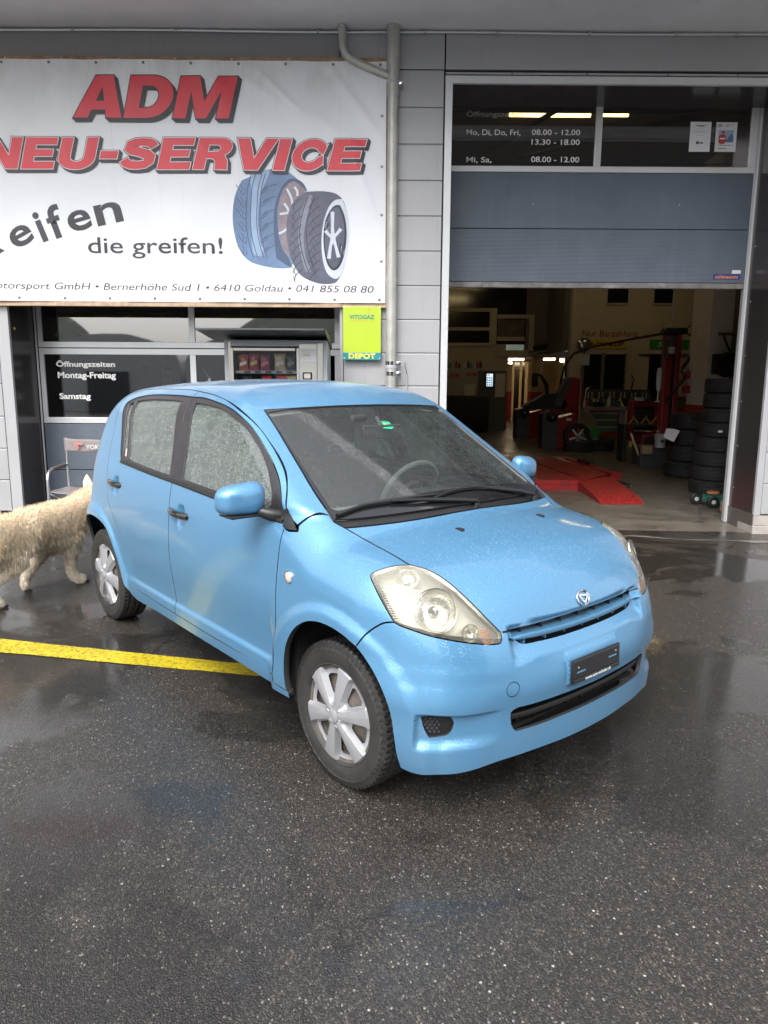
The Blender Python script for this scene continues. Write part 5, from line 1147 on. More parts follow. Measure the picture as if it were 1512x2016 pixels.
# ---------------------------------------------------------------- banner
YB=7.275
def bw(x,z):   # cloth relief
    t=0.0
    t+=.006*math.sin(2.1*x+1.3*z+.5)+.004*math.sin(4.7*x-3.1*z+1.0)+.0025*math.sin(9*x+6.5*z)
    t+=.007*math.exp(-((z-4.44)/.10)**2)*math.sin(x*2*math.pi/.435+.4)
    t+=.004*math.exp(-((z-2.42)/.08)**2)*math.sin(x*2*math.pi/.42)
    d=(x*.55+z*.83-3.0); t+=.010*math.exp(-((d)/.06)**2)*math.exp(-((x+.35)/.5)**2)
    for (cx_,cz_,an,ln,w,a) in ((-.25,4.15,-.9,.42,.045,.012),(-.45,2.95,-1.0,.5,.05,.010),(-3.1,4.25,.8,.4,.05,.010),(-1.2,4.3,-.5,.5,.05,.008),(-.12,3.3,-1.2,.4,.04,.012),(-2.0,2.7,.4,.6,.06,.007),(-3.4,4.0,.9,.5,.05,.010),(-.9,4.2,-.75,.35,.03,.008)):
        c,s=math.cos(an),math.sin(an); u=(x-cx_)*c+(z-cz_)*s; v=-(x-cx_)*s+(z-cz_)*c; t+=a*math.exp(-(v/w)**2-(u/ln)**2)
    return -t
def banner_mat():
    m,n,out=newmat('white_banner_tarpaulin'); b=NB(n); co=b.coord(); p=b.N('ShaderNodeBsdfPrincipled')
    c=b.ramp(b.noise(co,1.6,4,.6),[(.3,(.74,.76,.79)),(.7,(.80,.82,.85))])
    sx=b.N('ShaderNodeSeparateXYZ'); b.L(co,sx.inputs[0]); topd=b.math('MULTIPLY',b.mapr(sx.outputs['Z'],4.05,4.5,0,1,True),b.mapr(b.noise(b.mapping(co,scale=(2.2,1,1)),2.0,7,.7,.8),.42,.72,0,.34)); c=b.mix(topd,c,(.36,.34,.29))
    strk=b.math('MULTIPLY',b.mapr(b.noise(b.mapping(co,scale=(14,1,.35)),1.0,5,.7),.60,.75,0,.22),1.0); c=b.mix(strk,c,(.40,.37,.30)); b.L(c,p.inputs['Base Color']); p.inputs['Roughness'].default_value=.38; p.inputs['Specular IOR Level'].default_value=.45
    b.L(b.bump(b.noise(co,260,2,.5),.12,.001),p.inputs['Normal']); b.L(p.outputs[0],out.inputs[0]); return m
ban=empty('advertising_banner','large white tyre service banner tied to a wooden frame above the left bay','banner',(0,YB,0))
x0,x1,z0,z1=-5.35,.032,2.349+.012,4.505
m=MB(); m.smooth=True; nx,nz=360,150; X=np.linspace(x0,x1,nx+1); Z=np.linspace(z0,z1,nz+1)
vs=[(x,bw(x,z),z) for z in Z for x in X]; fs=[(j*(nx+1)+i,j*(nx+1)+i+1,(j+1)*(nx+1)+i+1,(j+1)*(nx+1)+i) for j in range(nz) for i in range(nx)]
m.add(vs,fs); m.build('tarpaulin',banner_mat(),ban,sharp=180)
def bconf(me,lay):
    for v in me.vertices: v.co=Vector((v.co.x,bw(v.co.x,v.co.z)-.0011*lay,v.co.z))
def subdiv(me,cut):
    bm=bmesh.new(); bm.from_mesh(me)
    for _ in range(cut):
        lg=[e for e in bm.edges if e.calc_length()>.045]
        if not lg: break
        bmesh.ops.subdivide_edges(bm,edges=lg,cuts=1)
        bmesh.ops.triangulate(bm,faces=[f for f in bm.faces if len(f.verts)>4])
    bm.to_mesh(me); bm.free()
def shape2d(loops,off=0.0):
    cu=bpy.data.curves.new('shape','CURVE'); cu.dimensions='2D'; cu.fill_mode='BOTH'; cu.offset=off
    for L in loops:
        sp=cu.splines.new('POLY'); sp.points.add(len(L)-1)
        for p,q in zip(sp.points,L): p.co=(q[0],q[1],0,1)
        sp.use_cyclic_u=True
    o=bpy.data.objects.new('shape',cu); scene.collection.objects.link(o); dg=bpy.context.evaluated_depsgraph_get(); me=bpy.data.meshes.new_from_object(o.evaluated_get(dg))
    scene.collection.objects.unlink(o); bpy.data.objects.remove(o); bpy.data.curves.remove(cu); return me
def place2d(me,tf,lay,name,mt,parent=ban,sub=5):
    for v in me.vertices: x,z=tf(v.co.x,v.co.y); v.co=Vector((x,0,z))
    subdiv(me,sub); bconf(me,lay); me.materials.clear(); me.materials.append(mt); o=bpy.data.objects.new(name,me); return link(o,parent)
def arc(cx,cy,rx,ry,a0,a1,n=10): return [(cx+rx*math.cos(R(a0+(a1-a0)*i/n)),cy+ry*math.sin(R(a0+(a1-a0)*i/n))) for i in range(n+1)]
def band(path,w):
    L=[];Rr=[];n=len(path)
    for i,p in enumerate(path):
        a=path[max(i-1,0)];b=path[min(i+1,n-1)]; dx,dy=b[0]-a[0],b[1]-a[1]; l=math.hypot(dx,dy) or 1; ww=w[i] if isinstance(w,list) else w
        L.append((p[0]-dy/l*ww/2,p[1]+dx/l*ww/2)); Rr.append((p[0]+dy/l*ww/2,p[1]-dx/l*ww/2))
    return L+Rr[::-1]
_S=[(.90,.715),(.84,.80),(.72,.862),(.52,.872),(.32,.85),(.19,.78),(.18,.68),(.28,.60),(.50,.545),(.72,.48),(.84,.39),(.84,.27),(.72,.165),(.52,.128),(.30,.135),(.15,.20),(.08,.30)]
_Sw=[.27,.26,.25,.245,.25,.29,.32,.30,.27,.30,.32,.29,.26,.25,.25,.26,.27]
G={'A':(1.15,[[(0,0),(.37,1),(.80,1),(1.17,0),(.80,0),(.745,.19),(.415,.19),(.355,0)],[(.48,.40),(.68,.40),(.58,.73)]]),
'D':(1.12,[[(0,0),(0,1),(.52,1)]+arc(.56,.5,.54,.5,86,-86,16)+[(.52,0)],[(.33,.24),(.50,.24)]+arc(.52,.5,.24,.26,-80,80,10)+[(.50,.76),(.33,.76)]]),
'M':(1.36,[[(0,0),(0,1),(.46,1),(.68,.40),(.90,1),(1.36,1),(1.36,0),(1.05,0),(1.05,.66),(.80,0),(.56,0),(.31,.66),(.31,0)]]),
'P':(.98,[[(0,0),(0,1),(.62,1)]+arc(.64,.68,.34,.32,85,-85,12)+[(.34,.36),(.34,0)],[(.34,.56),(.56,.56)]+arc(.56,.68,.10,.115,-80,80,6)+[(.34,.795)]]),
'N':(1.12,[[(0,0),(0,1),(.37,1),(.79,.42),(.79,1),(1.12,1),(1.12,0),(.76,0),(.33,.60),(.33,0)]]),
'E':(.98,[[(0,0),(0,1),(.95,1),(.95,.77),(.34,.77),(.34,.62),(.88,.62),(.88,.40),(.34,.40),(.34,.23),(.98,.23),(.98,0)]]),
'U':(1.10,[[(0,1),(.34,1),(.34,.42)]+arc(.55,.40,.21,.17,180,360,10)[1:-1]+[(.76,.42),(.76,1),(1.10,1),(1.10,.40)]+arc(.55,.38,.55,.40,0,-180,18)[1:-1]+[(0,.40)]]),
'-':(.60,[[(.04,.33),(.04,.57),(.56,.57),(.56,.33)]]),
'S':(1.02,[band(_S,_Sw)]),
'R':(1.06,[[(0,0),(0,1),(.66,1)]+arc(.68,.715,.35,.285,85,-60,12)+[(.90,.40),(.97,.30),(1.03,0),(.66,0),(.62,.26),(.52,.35),(.34,.35),(.34,0)],[(.34,.57),(.58,.57)]+arc(.58,.68,.12,.11,-80,80,6)+[(.34,.79)]]),
'V':(1.14,[[(-.02,1),(.35,1),(.60,.36),(.84,1),(1.19,1),(.79,0),(.38,0)]]),
'I':(.36,[[(0,0),(0,1),(.35,1),(.35,0)]]),
'C':(1.08,[band([(.97,.66)]+arc(.55,.5,.395,.372,28,332,22)+[(.97,.34)],[.30]+[.27]*23+[.30])])}
BRED=mat('banner_red_print',(.70,.045,.065),.4,var=.06,vscale=3); BDK=mat('banner_charcoal_print',(.035,.035,.045),.42,var=.1); BWH=mat('banner_white_outline',(.74,.75,.78),.4,var=.02)
def heavy(word,xl,xr,zb,zt,shear,sp,outline=True):
    tot=sum(G[c][0] for c in word)+sp*(len(word)-1); h=zt-zb; sc=(xr-xl-shear*h)/tot; cur=0
    for ch in word:
        w,Ls=G[ch]; tf0=lambda x,y,c=cur: (xl+(c+x)*sc+shear*y*h, zb+y*h)
        real=[[tf0(x,y) for x,y in L] for L in Ls]
        dx,dz=h*.085,-h*.085
        for k in range(0,6):
            t=k/5; me=shape2d(real,.012 if outline else .008); place2d(me,lambda x,z,t=t:(x+dx*t,z+dz*t),6.0+ (5-k)*.2,'letter_shadow',BDK)
        if outline:
            place2d(shape2d(real,.011),lambda x,z:(x,z),7.8,'letter_shadow',BDK); place2d(shape2d(real,.006),lambda x,z:(x,z),8.6,'letter_outline',BWH)
        else: place2d(shape2d(real,.009),lambda x,z:(x,z),7.8,'letter_shadow',BDK)
        place2d(shape2d(real,0),lambda x,z:(x,z),9.6,'letter',BRED); cur+=w+sp
heavy('ADM',-2.87,-1.335,4.005,4.365,.26,.07,False)
heavy('PNEU-SERVICE',-4.115,-.137,3.560,3.835,.28,.10)
def btxt(t,x,z,h,w,ang=0,bold=.0,shear=0,mt=BDK):
    me=text_mesh(t,1.0,bold,shear,1.0); xs=[v.co.x for v in me.vertices]; ys=[v.co.y for v in me.vertices]; a0,a1,b0,b1=min(xs),max(xs),min(ys),max(ys)
    sx=w/(a1-a0); sy=h/(b1-b0); c,s=math.cos(ang),math.sin(ang)
    return place2d(me,lambda px,py:(x+((px-a0)*sx)*c-((py-b0)*sy)*s, z+((px-a0)*sx)*s+((py-b0)*sy)*c),1.5,'lettering',mt)
btxt('R',-3.84,2.690,.30,.27,R(30),.02,.1); btxt('e',-3.50,2.825,.185,.225,R(27),.02); btxt('i',-3.235,2.90,.280,.062,R(20),.025); btxt('f',-3.135,2.925,.300,.150,R(18),.02); btxt('e',-2.965,2.985,.185,.225,R(15),.02); btxt('n',-2.705,3.050,.190,.255,R(12),.02)
btxt('die greifen!',-2.815,2.760,.195,1.29,0,.006)
btxt('Motorsport GmbH • Bernerhöhe Süd 1 • 6410 Goldau • 041 855 08 80',-3.815,2.455,.084,3.735,R(-.3),-.002,.18)
# eyelets with screws
for i in range(13):
    for z in (4.478,2.392):
        x=-.025-.4345*i; 
        if x>x0: 
            m=MB(); m.lathe([(.006,-.006),(.011,-.005),(.013,-.001)],12,M=Matrix.Translation((x,bw(x,z)-.001,z)),axis='y'); m.lathe([(0,-.009),(.005,-.008),(.006,-.004)],10,M=Matrix.Translation((x,bw(x,z)-.001,z)),axis='y'); m.build('eyelet',mat('eyelet_brass',(.22,.20,.16),.4,metal=.7) if 'eyelet_brass' not in bpy.data.materials else bpy.data.materials['eyelet_brass'],ban)
for z in (4.04,3.60,3.17,2.75):
    x=-.012+.005; m=MB(); m.lathe([(.006,-.006),(.011,-.005),(.013,-.001)],12,M=Matrix.Translation((x,bw(x,z)-.001,z)),axis='y'); m.build('eyelet',bpy.data.materials['eyelet_brass'],ban)
# printed tyres (flat artwork on the banner), built from layered shapes
def tpx(x,y): # art coordinates of the close-up -> banner plane
    px,py=440+x/5.4,320+y/5.4; return (-3.656+(px-0)*(3.576/735.0)*1.0, 2.475+(571.5-py)*(1.895/432.0))
def art(pts,lay,mt,name='tyre_artwork',smooth=True):
    if smooth and len(pts)>5: q=[(p[0],p[1],0) for p in pts]; pts=[(p[0],p[1]) for p in cr(q+[q[0]],22)[:-1]]
    me=shape2d([[tpx(*p) for p in pts]]); place2d(me,lambda x,z:(x,z),1.4+(lay-1.4)*3.0,name,mt)
def artline(pts,w,lay,mt):
    p=[(q[0],q[1]) for q in cr([(a[0],a[1],0) for a in pts],25)]; art(band(p,w),lay,mt,smooth=False)
T1=mat('print_steel_blue',(.13,.21,.36),.4,var=.25,vscale=3); T1L=mat('print_light_blue',(.28,.40,.56),.4,var=.1); T1D=mat('print_dark_blue',(.055,.09,.17),.4); T2=mat('print_slate_grey',(.105,.11,.16),.4,var=.25,vscale=3); T2L=mat('print_mid_grey',(.22,.23,.30),.4,var=.1); T2D=mat('print_near_black',(.030,.032,.05),.4); TS=mat('print_silver',(.60,.64,.72),.4,var=.1); TB=mat('print_bronze',(.25,.20,.22),.4,var=.3,vscale=10)
art([(215,130),(170,210),(130,330),(110,470),(108,620),(130,780),(160,880),(210,970),(280,1035),(400,1080),(560,1108),(660,1108),(720,1095),(700,900),(660,200),(890,250),(860,180),(800,120),(700,40),(600,10),(500,12)],1.4,T1)
art([(300,90),(350,60),(420,30),(500,20),(400,300),(370,560),(390,800),(430,960),(330,960),(300,760),(290,520),(310,280)],1.55,T1L)
art([(560,1000),(540,800),(535,600),(550,420),(590,280),(650,170),(720,110),(800,120),(860,170),(890,250),(840,200),(760,140),(700,170),(640,240),(590,380),(575,560),(590,760),(630,900),(690,1000),(710,1090)],1.6,T1D)
art([(700,160),(760,145),(830,190),(870,260),(800,320),(700,480),(680,700),(690,980),(640,900),(600,760),(585,560),(600,380),(640,250)],1.7,TB)
for a,b_ in (((680,220),(740,420)),((700,480),(600,500)),((690,640),(590,720)),((650,380),(700,520)),((760,200),(790,300))): artline([a,((a[0]+b_[0])/2+15,(a[1]+b_[1])/2),b_],24,1.85,TS)
for x_,k_ in ((300,1),(365,-1),(255,1),(400,-1)): artline([(x_+60,60),(x_+20,200),(x_,400),(x_-8,560),(x_,720),(x_+25,860),(x_+60,990)],8,1.9,T1D)
for i in range(6):
    y=180+i*135; artline([(150-(i==0)*0,y),(185,y+60),(225,y+110),(245,y+90),(240,y+40)],7,1.9,T1D); artline([(195,y),(215,y+40),(205,y+85)],6,1.9,T1D)
    artline([(575-i*6,y-10),(500,y+15),(430,y+60),(400,y+95),(425,y+60),(470,y+10)],7,1.9,T1D); artline([(480,y+40),(440,y+80),(400,y+110)],6,1.9,T1D)
art([(880,255),(1000,245),(1110,250),(1200,275),(1260,330),(1310,470),(1330,640),(1325,830),(1290,1030),(1240,1180),(1190,1260),(1130,1280),(1000,1275),(900,1240),(820,1190),(760,1110),(710,980),(680,830),(668,660),(690,500),(750,360),(820,290)],2.1,T2)
art([(900,300),(940,290),(880,560),(850,780),(870,980),(920,1150),(880,1150),(820,960),(795,760),(815,540)],2.2,T2L)
art([(1260,330),(1310,470),(1330,640),(1325,830),(1290,1030),(1240,1180),(1190,1225),(1110,1180),(1060,1060),(1040,900),(1045,700),(1075,540),(1130,400),(1190,340)],2.3,TS)
art([(1240,400),(1285,520),(1305,680),(1295,860),(1260,1020),(1210,1110),(1160,1130),(1110,1080),(1075,960),(1060,800),(1070,640),(1105,510),(1160,420),(1200,395)],2.4,T2D)
art([(1225,425),(1265,540),(1283,690),(1272,850),(1240,990),(1200,1080),(1160,1100),(1120,1050),(1085,930),(1075,790),(1085,650),(1115,530),(1160,445),(1195,420)],2.5,T2)
for a in (95,165,235,310,20):
    c,s=math.cos(R(a)),math.sin(R(a)); art(band([(1160,760),(1160+45*c,760-120*s),(1165+85*c,760-290*s)],[44,30,40]),2.65,TS,smooth=False)
art(arc(1160,760,30,55,0,360,16)[:-1],2.75,TS)
for x_ in (835,905): artline([(x_+70,300),(x_+10,480),(x_-25,660),(x_-20,820),(x_+15,1000),(x_+70,1170)],9,2.3,T2D)
for i in range(9):
    y=330+i*100; artline([(700+abs(4-i)*12,y+130),(760,y+60),(830,y-10)],8,2.3,T2D); artline([(690+abs(4-i)*12,y+60),(740,y+100),(760,y+150)],5,2.3,T2D)
    artline([(1035-(abs(4-i))*4,y-20),(960,y+30),(900,y+110)],8,2.3,T2D); artline([(930,y-10),(960,y+45),(985,y+90)],5,2.3,T2D)
# wooden frame
fr=empty('banner_frame','wooden batten frame carrying the tyre service banner','wooden frame',(0,7.285,0))
bx('batten',WOOD,-5.4,.05,.004,.050,4.500,4.540,fr,.003); bx('batten',WOODL,-5.4,-.395,.0,.050,2.318,2.372,fr,.003); bx('batten',WOODL,-.394,.05,.008,.05,2.318,2.372,fr,.003); bx('batten',WOOD,.030,.046,.004,.05,2.373,4.499,fr,.002)
for i in range(10):
    m=MB(); m.lathe([(0,-.003),(.006,-.002)],8,M=Matrix.Translation((-.35-.52*i,.004,4.520)),axis='y'); m.build('nail',ALU,fr)
# ---------------------------------------------------------------- gas depot sign (the mascot is left out)
sg=empty('depot_sign','lime green and teal enamel sign reading DEPOT beside the rain pipe','sign',(-.379,7.288,1.818))
LIME=mat('lime_green_enamel',(.44,.58,.030),.25,var=.03,coat=.4); TEAL=mat('teal_enamel',(.025,.24,.25),.3,var=.04,coat=.4); YELP=mat('yellow_enamel_print',(.80,.72,.08),.3); TEALP=mat('teal_print',(.02,.22,.20),.3)
m=MB(); m.cbox(0,.371,0,.012,.072,.512,.003); m.build('sign_plate',LIME,sg); m=MB(); m.cbox(0,.371,-.001,.012,0,.075,.003); m.build('sign_band',TEAL,sg)
lettering('DEPOT',YELP,(.055,-.003,.014),.052,.262,sg,bold=.045); lettering('ViTOGAZ',TEALP,(.062,-.002,.392),.040,.245,sg,bold=.025)
m=MB(); m.prism([(.066,.374),(.232,.374),(.245,.380),(.232,.378),(.066,.377)],-.002,-.001); m.prism([(.262,.374),(.308,.374),(.308,.377),(.262,.377)],-.002,-.001); m.prism([(.244,.430),(.250,.500),(.272,.445),(.268,.445),(.251,.490),(.247,.430)],-.002,-.001); m.build('logo_line',mat('orange_logo_line',(.70,.22,.04),.4),sg)
for x,z in ((.012,.50),(.359,.50),(.012,.02),(.359,.02)): m=MB(); m.lathe([(0,-.004),(.006,-.002)],10,M=Matrix.Translation((x,0,z)),axis='y'); m.build('sign_screw',ALU,sg)
# leaf stuck on the reveal
m=MB(); m.add([(0,0,0),(0,.02,.008),(.0,.045,.004),(0,.05,-.010),(0,.03,-.022),(0,.010,-.016)],[(0,1,2,3,4,5)]); o=m.build('fallen_leaf',mat('yellow_leaf',(.62,.45,.05),.6)); o.location=(-3.660,7.42,2.12); tag(o,'small yellow leaf stuck on the dark reveal at the left','leaf')
# ---------------------------------------------------------------- vending machine
vm=empty('vending_machine','steel snack vending machine with a sloping sheet roof in front of the left bay','vending machine',(-1.0,6.9,gz(-1,6.9)))
zb=-gz(-1,6.9)
STL=mat('brushed_steel',(.42,.40,.36),.30,metal=.8,var=.06,vscale=5); STG=mat('vending_grey_paint',(.34,.36,.39),.45,var=.04)
DKS=mat('dark_sheet_metal',(.075,.08,.085),.35,metal=.5,var=.1)
def V(name,mt,x0,x1,y0,y1,z0,z1,c=0,parent=vm):
    m=MB(); a=(x0+1,x1+1,y0,y1,z0+zb,z1+zb); (m.cbox(*a,c) if c else m.box(*a)); return m.build(name,mt,parent)
V('cabinet_side',STG,-1.463,-1.425,0,.44,.15,1.985,.004); V('cabinet_side',STG,-.545,-.505,0,.44,.15,1.985,.004); V('cabinet_back',DARK,-1.43,-.54,.40,.44,.15,1.985); V('cabinet_top',STG,-1.43,-.54,.0,.44,1.93,1.985,.004); V('cabinet_base',STG,-1.43,-.54,.03,.44,.15,.35); V('lower_door',STL,-1.40,-.79,.0,.03,.36,1.10,.005)
V('header',STG,-1.40,-.62,-.005,.02,1.925,1.975,.004); V('control_panel',STL,-.768,-.60,-.012,.03,.9,1.953,.004); V('cabinet_edge',STL,-.60,-.545,-.006,.03,.9,1.96,.003); V('edge_strip',STL,-1.425,-1.40,-.004,.03,.36,1.97,.003)
for a in ((-1.405,-1.385,1.10,1.914),(-.792,-.772,1.10,1.914)): V('window_frame',STL,a[0],a[1]+.008,-.015,.02,a[2],a[3],.004)
V('window_frame',STL,-1.377,-.80,-.015,.02,1.884,1.914,.004); V('window_frame',STL,-1.377,-.80,-.015,.02,1.10,1.13,.004)
V('vending_glass',WGV,-1.378,-.80,.002,.006,1.13,1.885)
V('shelf',ALU,-1.376,-.80,.05,.36,1.684,1.70); V('shelf',ALU,-1.376,-.80,.05,.36,1.36,1.375); V('price_rail',STG,-1.372,-.805,.045,.05,1.680,1.706)
for i in range(5): V('price_tag',bpy.data.materials['dark_print'],-1.29+.10*i,-1.235+.10*i,.0435,.0445,1.684,1.701)
cols=[((.55,.12,.06),(.75,.70,.55)),((.38,.05,.09),(.55,.42,.08)),((.30,.05,.12),(.60,.15,.15)),((.55,.45,.30),(.62,.60,.52)),((.06,.08,.07),(.12,.16,.12))]
bagl=['orange and cream snack bag, first from the left in the top row','dark red and yellow snack bag, second in the top row','purple red snack bag in the middle of the top row','beige snack bag, fourth in the top row','black green snack bag at the right end of the top row']
def bag(x,y,z,w,h,c1,c2,label,i):
    t=empty('snack_bag',label,'snack bag',(x,y,z),0,'snack bags in the vending machine'); m=MB(); m.smooth=True; vs=[];fs=[]; nx,nz=8,10
    for sgn in (-1,1):
        b0=len(vs)
        for j in range(nz+1):
            for k in range(nx+1):
                u=k/nx*2-1; v=j/nz*2-1; vs.append((u*w/2*(1-.06*math.cos(v*3)),sgn*.028*(1-u**2)**.6*(1-v**4),(v+1)/2*h))
        for j in range(nz):
            for k in range(nx):
                a=b0+j*(nx+1)+k; f=(a,a+1,a+nx+2,a+nx+1); fs.append(f if sgn<0 else f[::-1])
    m.add(vs,fs); m.build('bag_foil',mat('bag_foil_%d'%i,c1,.35,var=.35,vscale=18,coat=.3),t)
    m=MB(); m.add([(-w*.36,-.030,h*.30),(w*.36,-.030,h*.42),(w*.36,-.030,h*.62),(-w*.36,-.030,h*.50)],[(0,1,2,3)]); m.build('bag_print',mat('bag_print_%d'%i,c2,.4,var=.3,vscale=30),t)
for i,x in enumerate((-1.305,-1.205,-1.10,-.96,-.855)): bag(x,6.9+.10,1.701,.088 if i!=3 else .105,.155+.01*(i%2),*cols[i],bagl[i],i)
for i,(x,c,l) in enumerate(((-1.28,((.05,.05,.05),(.2,.2,.2)),'black snack bag at the left of the second row'),(-1.09,((.55,.04,.04),(.7,.5,.4)),'red snack bag in the middle of the second row'),(-.95,((.58,.05,.05),(.75,.6,.5)),'second red snack bag of the second row'),(-.855,((.58,.50,.12),(.3,.2,.05)),'yellow snack bag at the right of the second row'))): bag(x,7.0,1.5,.09,.16,*c,l,i+5)
pp=V('price_paper',bpy.data.materials['white_paper'],-.757,-.607,-.016,-.012,1.785,1.905)
for z,mt in ((1.868,YELP),(1.845,PRB),(1.822,YELP)): V('print',mt,-.73,-.66,-.0175,-.0165,z,z+.006)
V('payment_display',BKG,-.735,-.648,-.022,-.012,1.625,1.692,.004); V('display_screen',mat('pale_card_icon',(.62,.55,.45),.3),-.722,-.662,-.0235,-.0225,1.637,1.680)
for x,z in ((-.752,1.755),(-.628,1.755),(-.750,1.672),(-.626,1.672),(-1.29,1.899),(-.90,1.899)): V('panel_bolt',ALU,x-.005,x+.005,-.020,-.010,z-.005,z+.005,.002)
m=MB(); m.prism([(-.42,2.045),(-.42,2.060),(.40,2.005),(.40,1.988)],-.62,.50,'x'); m.v=[(v[0],v[1],v[2]+zb) for v in m.v]; m.build('sheet_roof',DKS,vm)
m=MB(); m.prism([(-.42,2.058),(-.40,2.045),(.42,1.915),(.42,2.0)],.500,.508,'x'); m.v=[(v[0],v[1],v[2]+zb) for v in m.v]; m.build('roof_end_flange',DKS,vm)
for x in (-1.44,-.53): V('leg',STG,x-.02,x+.02,.03,.07,gz(x,6.93),.15)
for x in (-1.44,-.53): V('leg',STG,x-.02,x+.02,.38,.42,gz(x,7.3),.15)
# ---------------------------------------------------------------- camping chair
ch=empty('camping_chair','folding aluminium camping chair with worn grey fabric back, left of the car','chair',(-2.72,6.75,gz(-2.72,6.75)))
TUB=mat('polished_aluminium_tube',(.62,.63,.64),.22,metal=.9,var=.08); FAB=mat('faded_grey_canvas',(.235,.205,.20),.85,var=.08,vscale=8,bump=.4,bscale=250); ARM=mat('brown_grey_arm_pad',(.10,.085,.08),.7)
w=.30
# corners: x left/right, y front(-)/back(+)
m=MB(); m.smooth=True; vs=[];fs=[]
for j in range(7):
    for i in range(21):
        u=i/20*2-1; vs.append((u*(w+.02),.17+.055*(1-u*u)*-1+.05*(1),.775+.135*j/6-.018*(1-u*u)*(j/6)+.012*math.sin(u*5+j*.4)*.3))
for j in range(6):
    for i in range(20): a=j*21+i; fs.append((a,a+1,a+22,a+21))
m.add(vs,fs); fb=m.build('back_fabric',FAB,ch); md=fb.modifiers.new('s','SOLIDIFY'); md.thickness=.004
lettering('YOKOHAMA',mat('washed_white_print',(.62,.60,.58),.7),(-.085,.150,.805),.042,.34,ch,bold=.01)
m=MB(); m.prism([(-.20,.872),(-.105,.866),(-.125,.846),(-.165,.846),(-.150,.812),(-.185,.806),(-.170,.832),(-.205,.832),(-.180,.850),(-.21,.862)],.150,.152,'y'); m.build('back_logo',mat('washed_red_print',(.46,.17,.17),.7),ch)
for s in (-1,1):
    m=MB(); m.tube([(s*w,.22,.02),(s*w,.22,.60),(s*w,.225,.91)],.0125,12); m.build('leg',TUB,ch)
    m=MB(); m.tube([(s*w,-.22,.02),(s*w,-.22,.55),(s*w,-.21,.60),(s*w,-.175,.632),(s*w,-.14,.64),(s*w,.22,.655)],.0125,12); m.build('leg',TUB,ch)
    m=MB(); m.tube([(s*w,-.13,.642),(s*w,.0,.648),(s*w,.16,.652)],.0195,12); m.build('arm_pad',ARM,ch)
    m=MB(); m.tube([(s*w,-.21,.44),(s*w,.21,.43)],.010,10); m.build('side_rail',TUB,ch)
m=MB(); m.tube([(-w,-.21,.43),(w,.21,.03)],.009,8); m.build('cross_brace',TUB,ch); m=MB(); m.tube([(w,-.21,.43),(-w,.21,.03)],.009,8); m.build('cross_brace',TUB,ch)
m=MB(); m.smooth=True; vs=[];fs=[]
for j in range(9):
    for i in range(13):
        u=i/12*2-1; v=j/8; vs.append((u*w*.98,-.21+.42*v,.445-.022*(1-u*u)-.01*math.sin(v*3.1)))
for j in range(8):
    for i in range(12): a=j*13+i; fs.append((a,a+1,a+14,a+13))
m.add(vs,fs); fb=m.build('seat_fabric',FAB,ch); md=fb.modifiers.new('s','SOLIDIFY'); md.thickness=.004
# ---------------------------------------------------------------- dog
dog=empty('dog','cream coloured shaggy shepherd dog walking behind the car, cut off by the left edge','dog',(-2.4,4.95,gz(-2.4,4.95)))
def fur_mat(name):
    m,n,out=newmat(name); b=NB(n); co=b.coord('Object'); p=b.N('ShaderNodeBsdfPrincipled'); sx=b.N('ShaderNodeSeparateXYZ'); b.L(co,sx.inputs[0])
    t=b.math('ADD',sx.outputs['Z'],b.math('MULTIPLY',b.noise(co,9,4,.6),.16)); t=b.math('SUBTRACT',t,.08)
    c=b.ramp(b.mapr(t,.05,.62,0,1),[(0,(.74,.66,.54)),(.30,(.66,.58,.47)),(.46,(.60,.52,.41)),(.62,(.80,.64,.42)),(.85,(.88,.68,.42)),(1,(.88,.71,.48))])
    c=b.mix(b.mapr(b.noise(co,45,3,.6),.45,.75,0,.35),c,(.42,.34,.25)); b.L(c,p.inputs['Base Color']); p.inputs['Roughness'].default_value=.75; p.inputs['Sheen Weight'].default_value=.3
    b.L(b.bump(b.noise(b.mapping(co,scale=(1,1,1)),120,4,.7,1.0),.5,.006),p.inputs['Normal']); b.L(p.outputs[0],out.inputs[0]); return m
FUR=fur_mat('cream_fur'); FURL=mat('pale_fur',(.90,.80,.63),.7,var=.15,vscale=20); FURD=mat('darker_tan_fur',(.58,.43,.28),.75,var=.2,vscale=20)  # pale and darker strand tones, mixed at random over the coat
def skin(chain_pts,edges,radii,sub=2,name='body'):
    me=bpy.data.meshes.new(name); me.from_pydata(chain_pts,edges,[]); o=bpy.data.objects.new(name,me); scene.collection.objects.link(o)
    sk=o.modifiers.new('skin','SKIN'); sl=me.skin_vertices[0].data
    for i,r in enumerate(radii): sl[i].radius=(r if isinstance(r,tuple) else (r,r)); sl[i].use_root=(i==0)
    sk.branch_smoothing=.6
    ss=o.modifiers.new('sub','SUBSURF'); ss.levels=sub; ss.render_levels=sub
    dg=bpy.context.evaluated_depsgraph_get(); dg.update(); m2=bpy.data.meshes.new_from_object(o.evaluated_get(dg)); scene.collection.objects.unlink(o); bpy.data.objects.remove(o)
    m2.name=name; m2.polygons.foreach_set('use_smooth',[True]*len(m2.polygons)); return m2
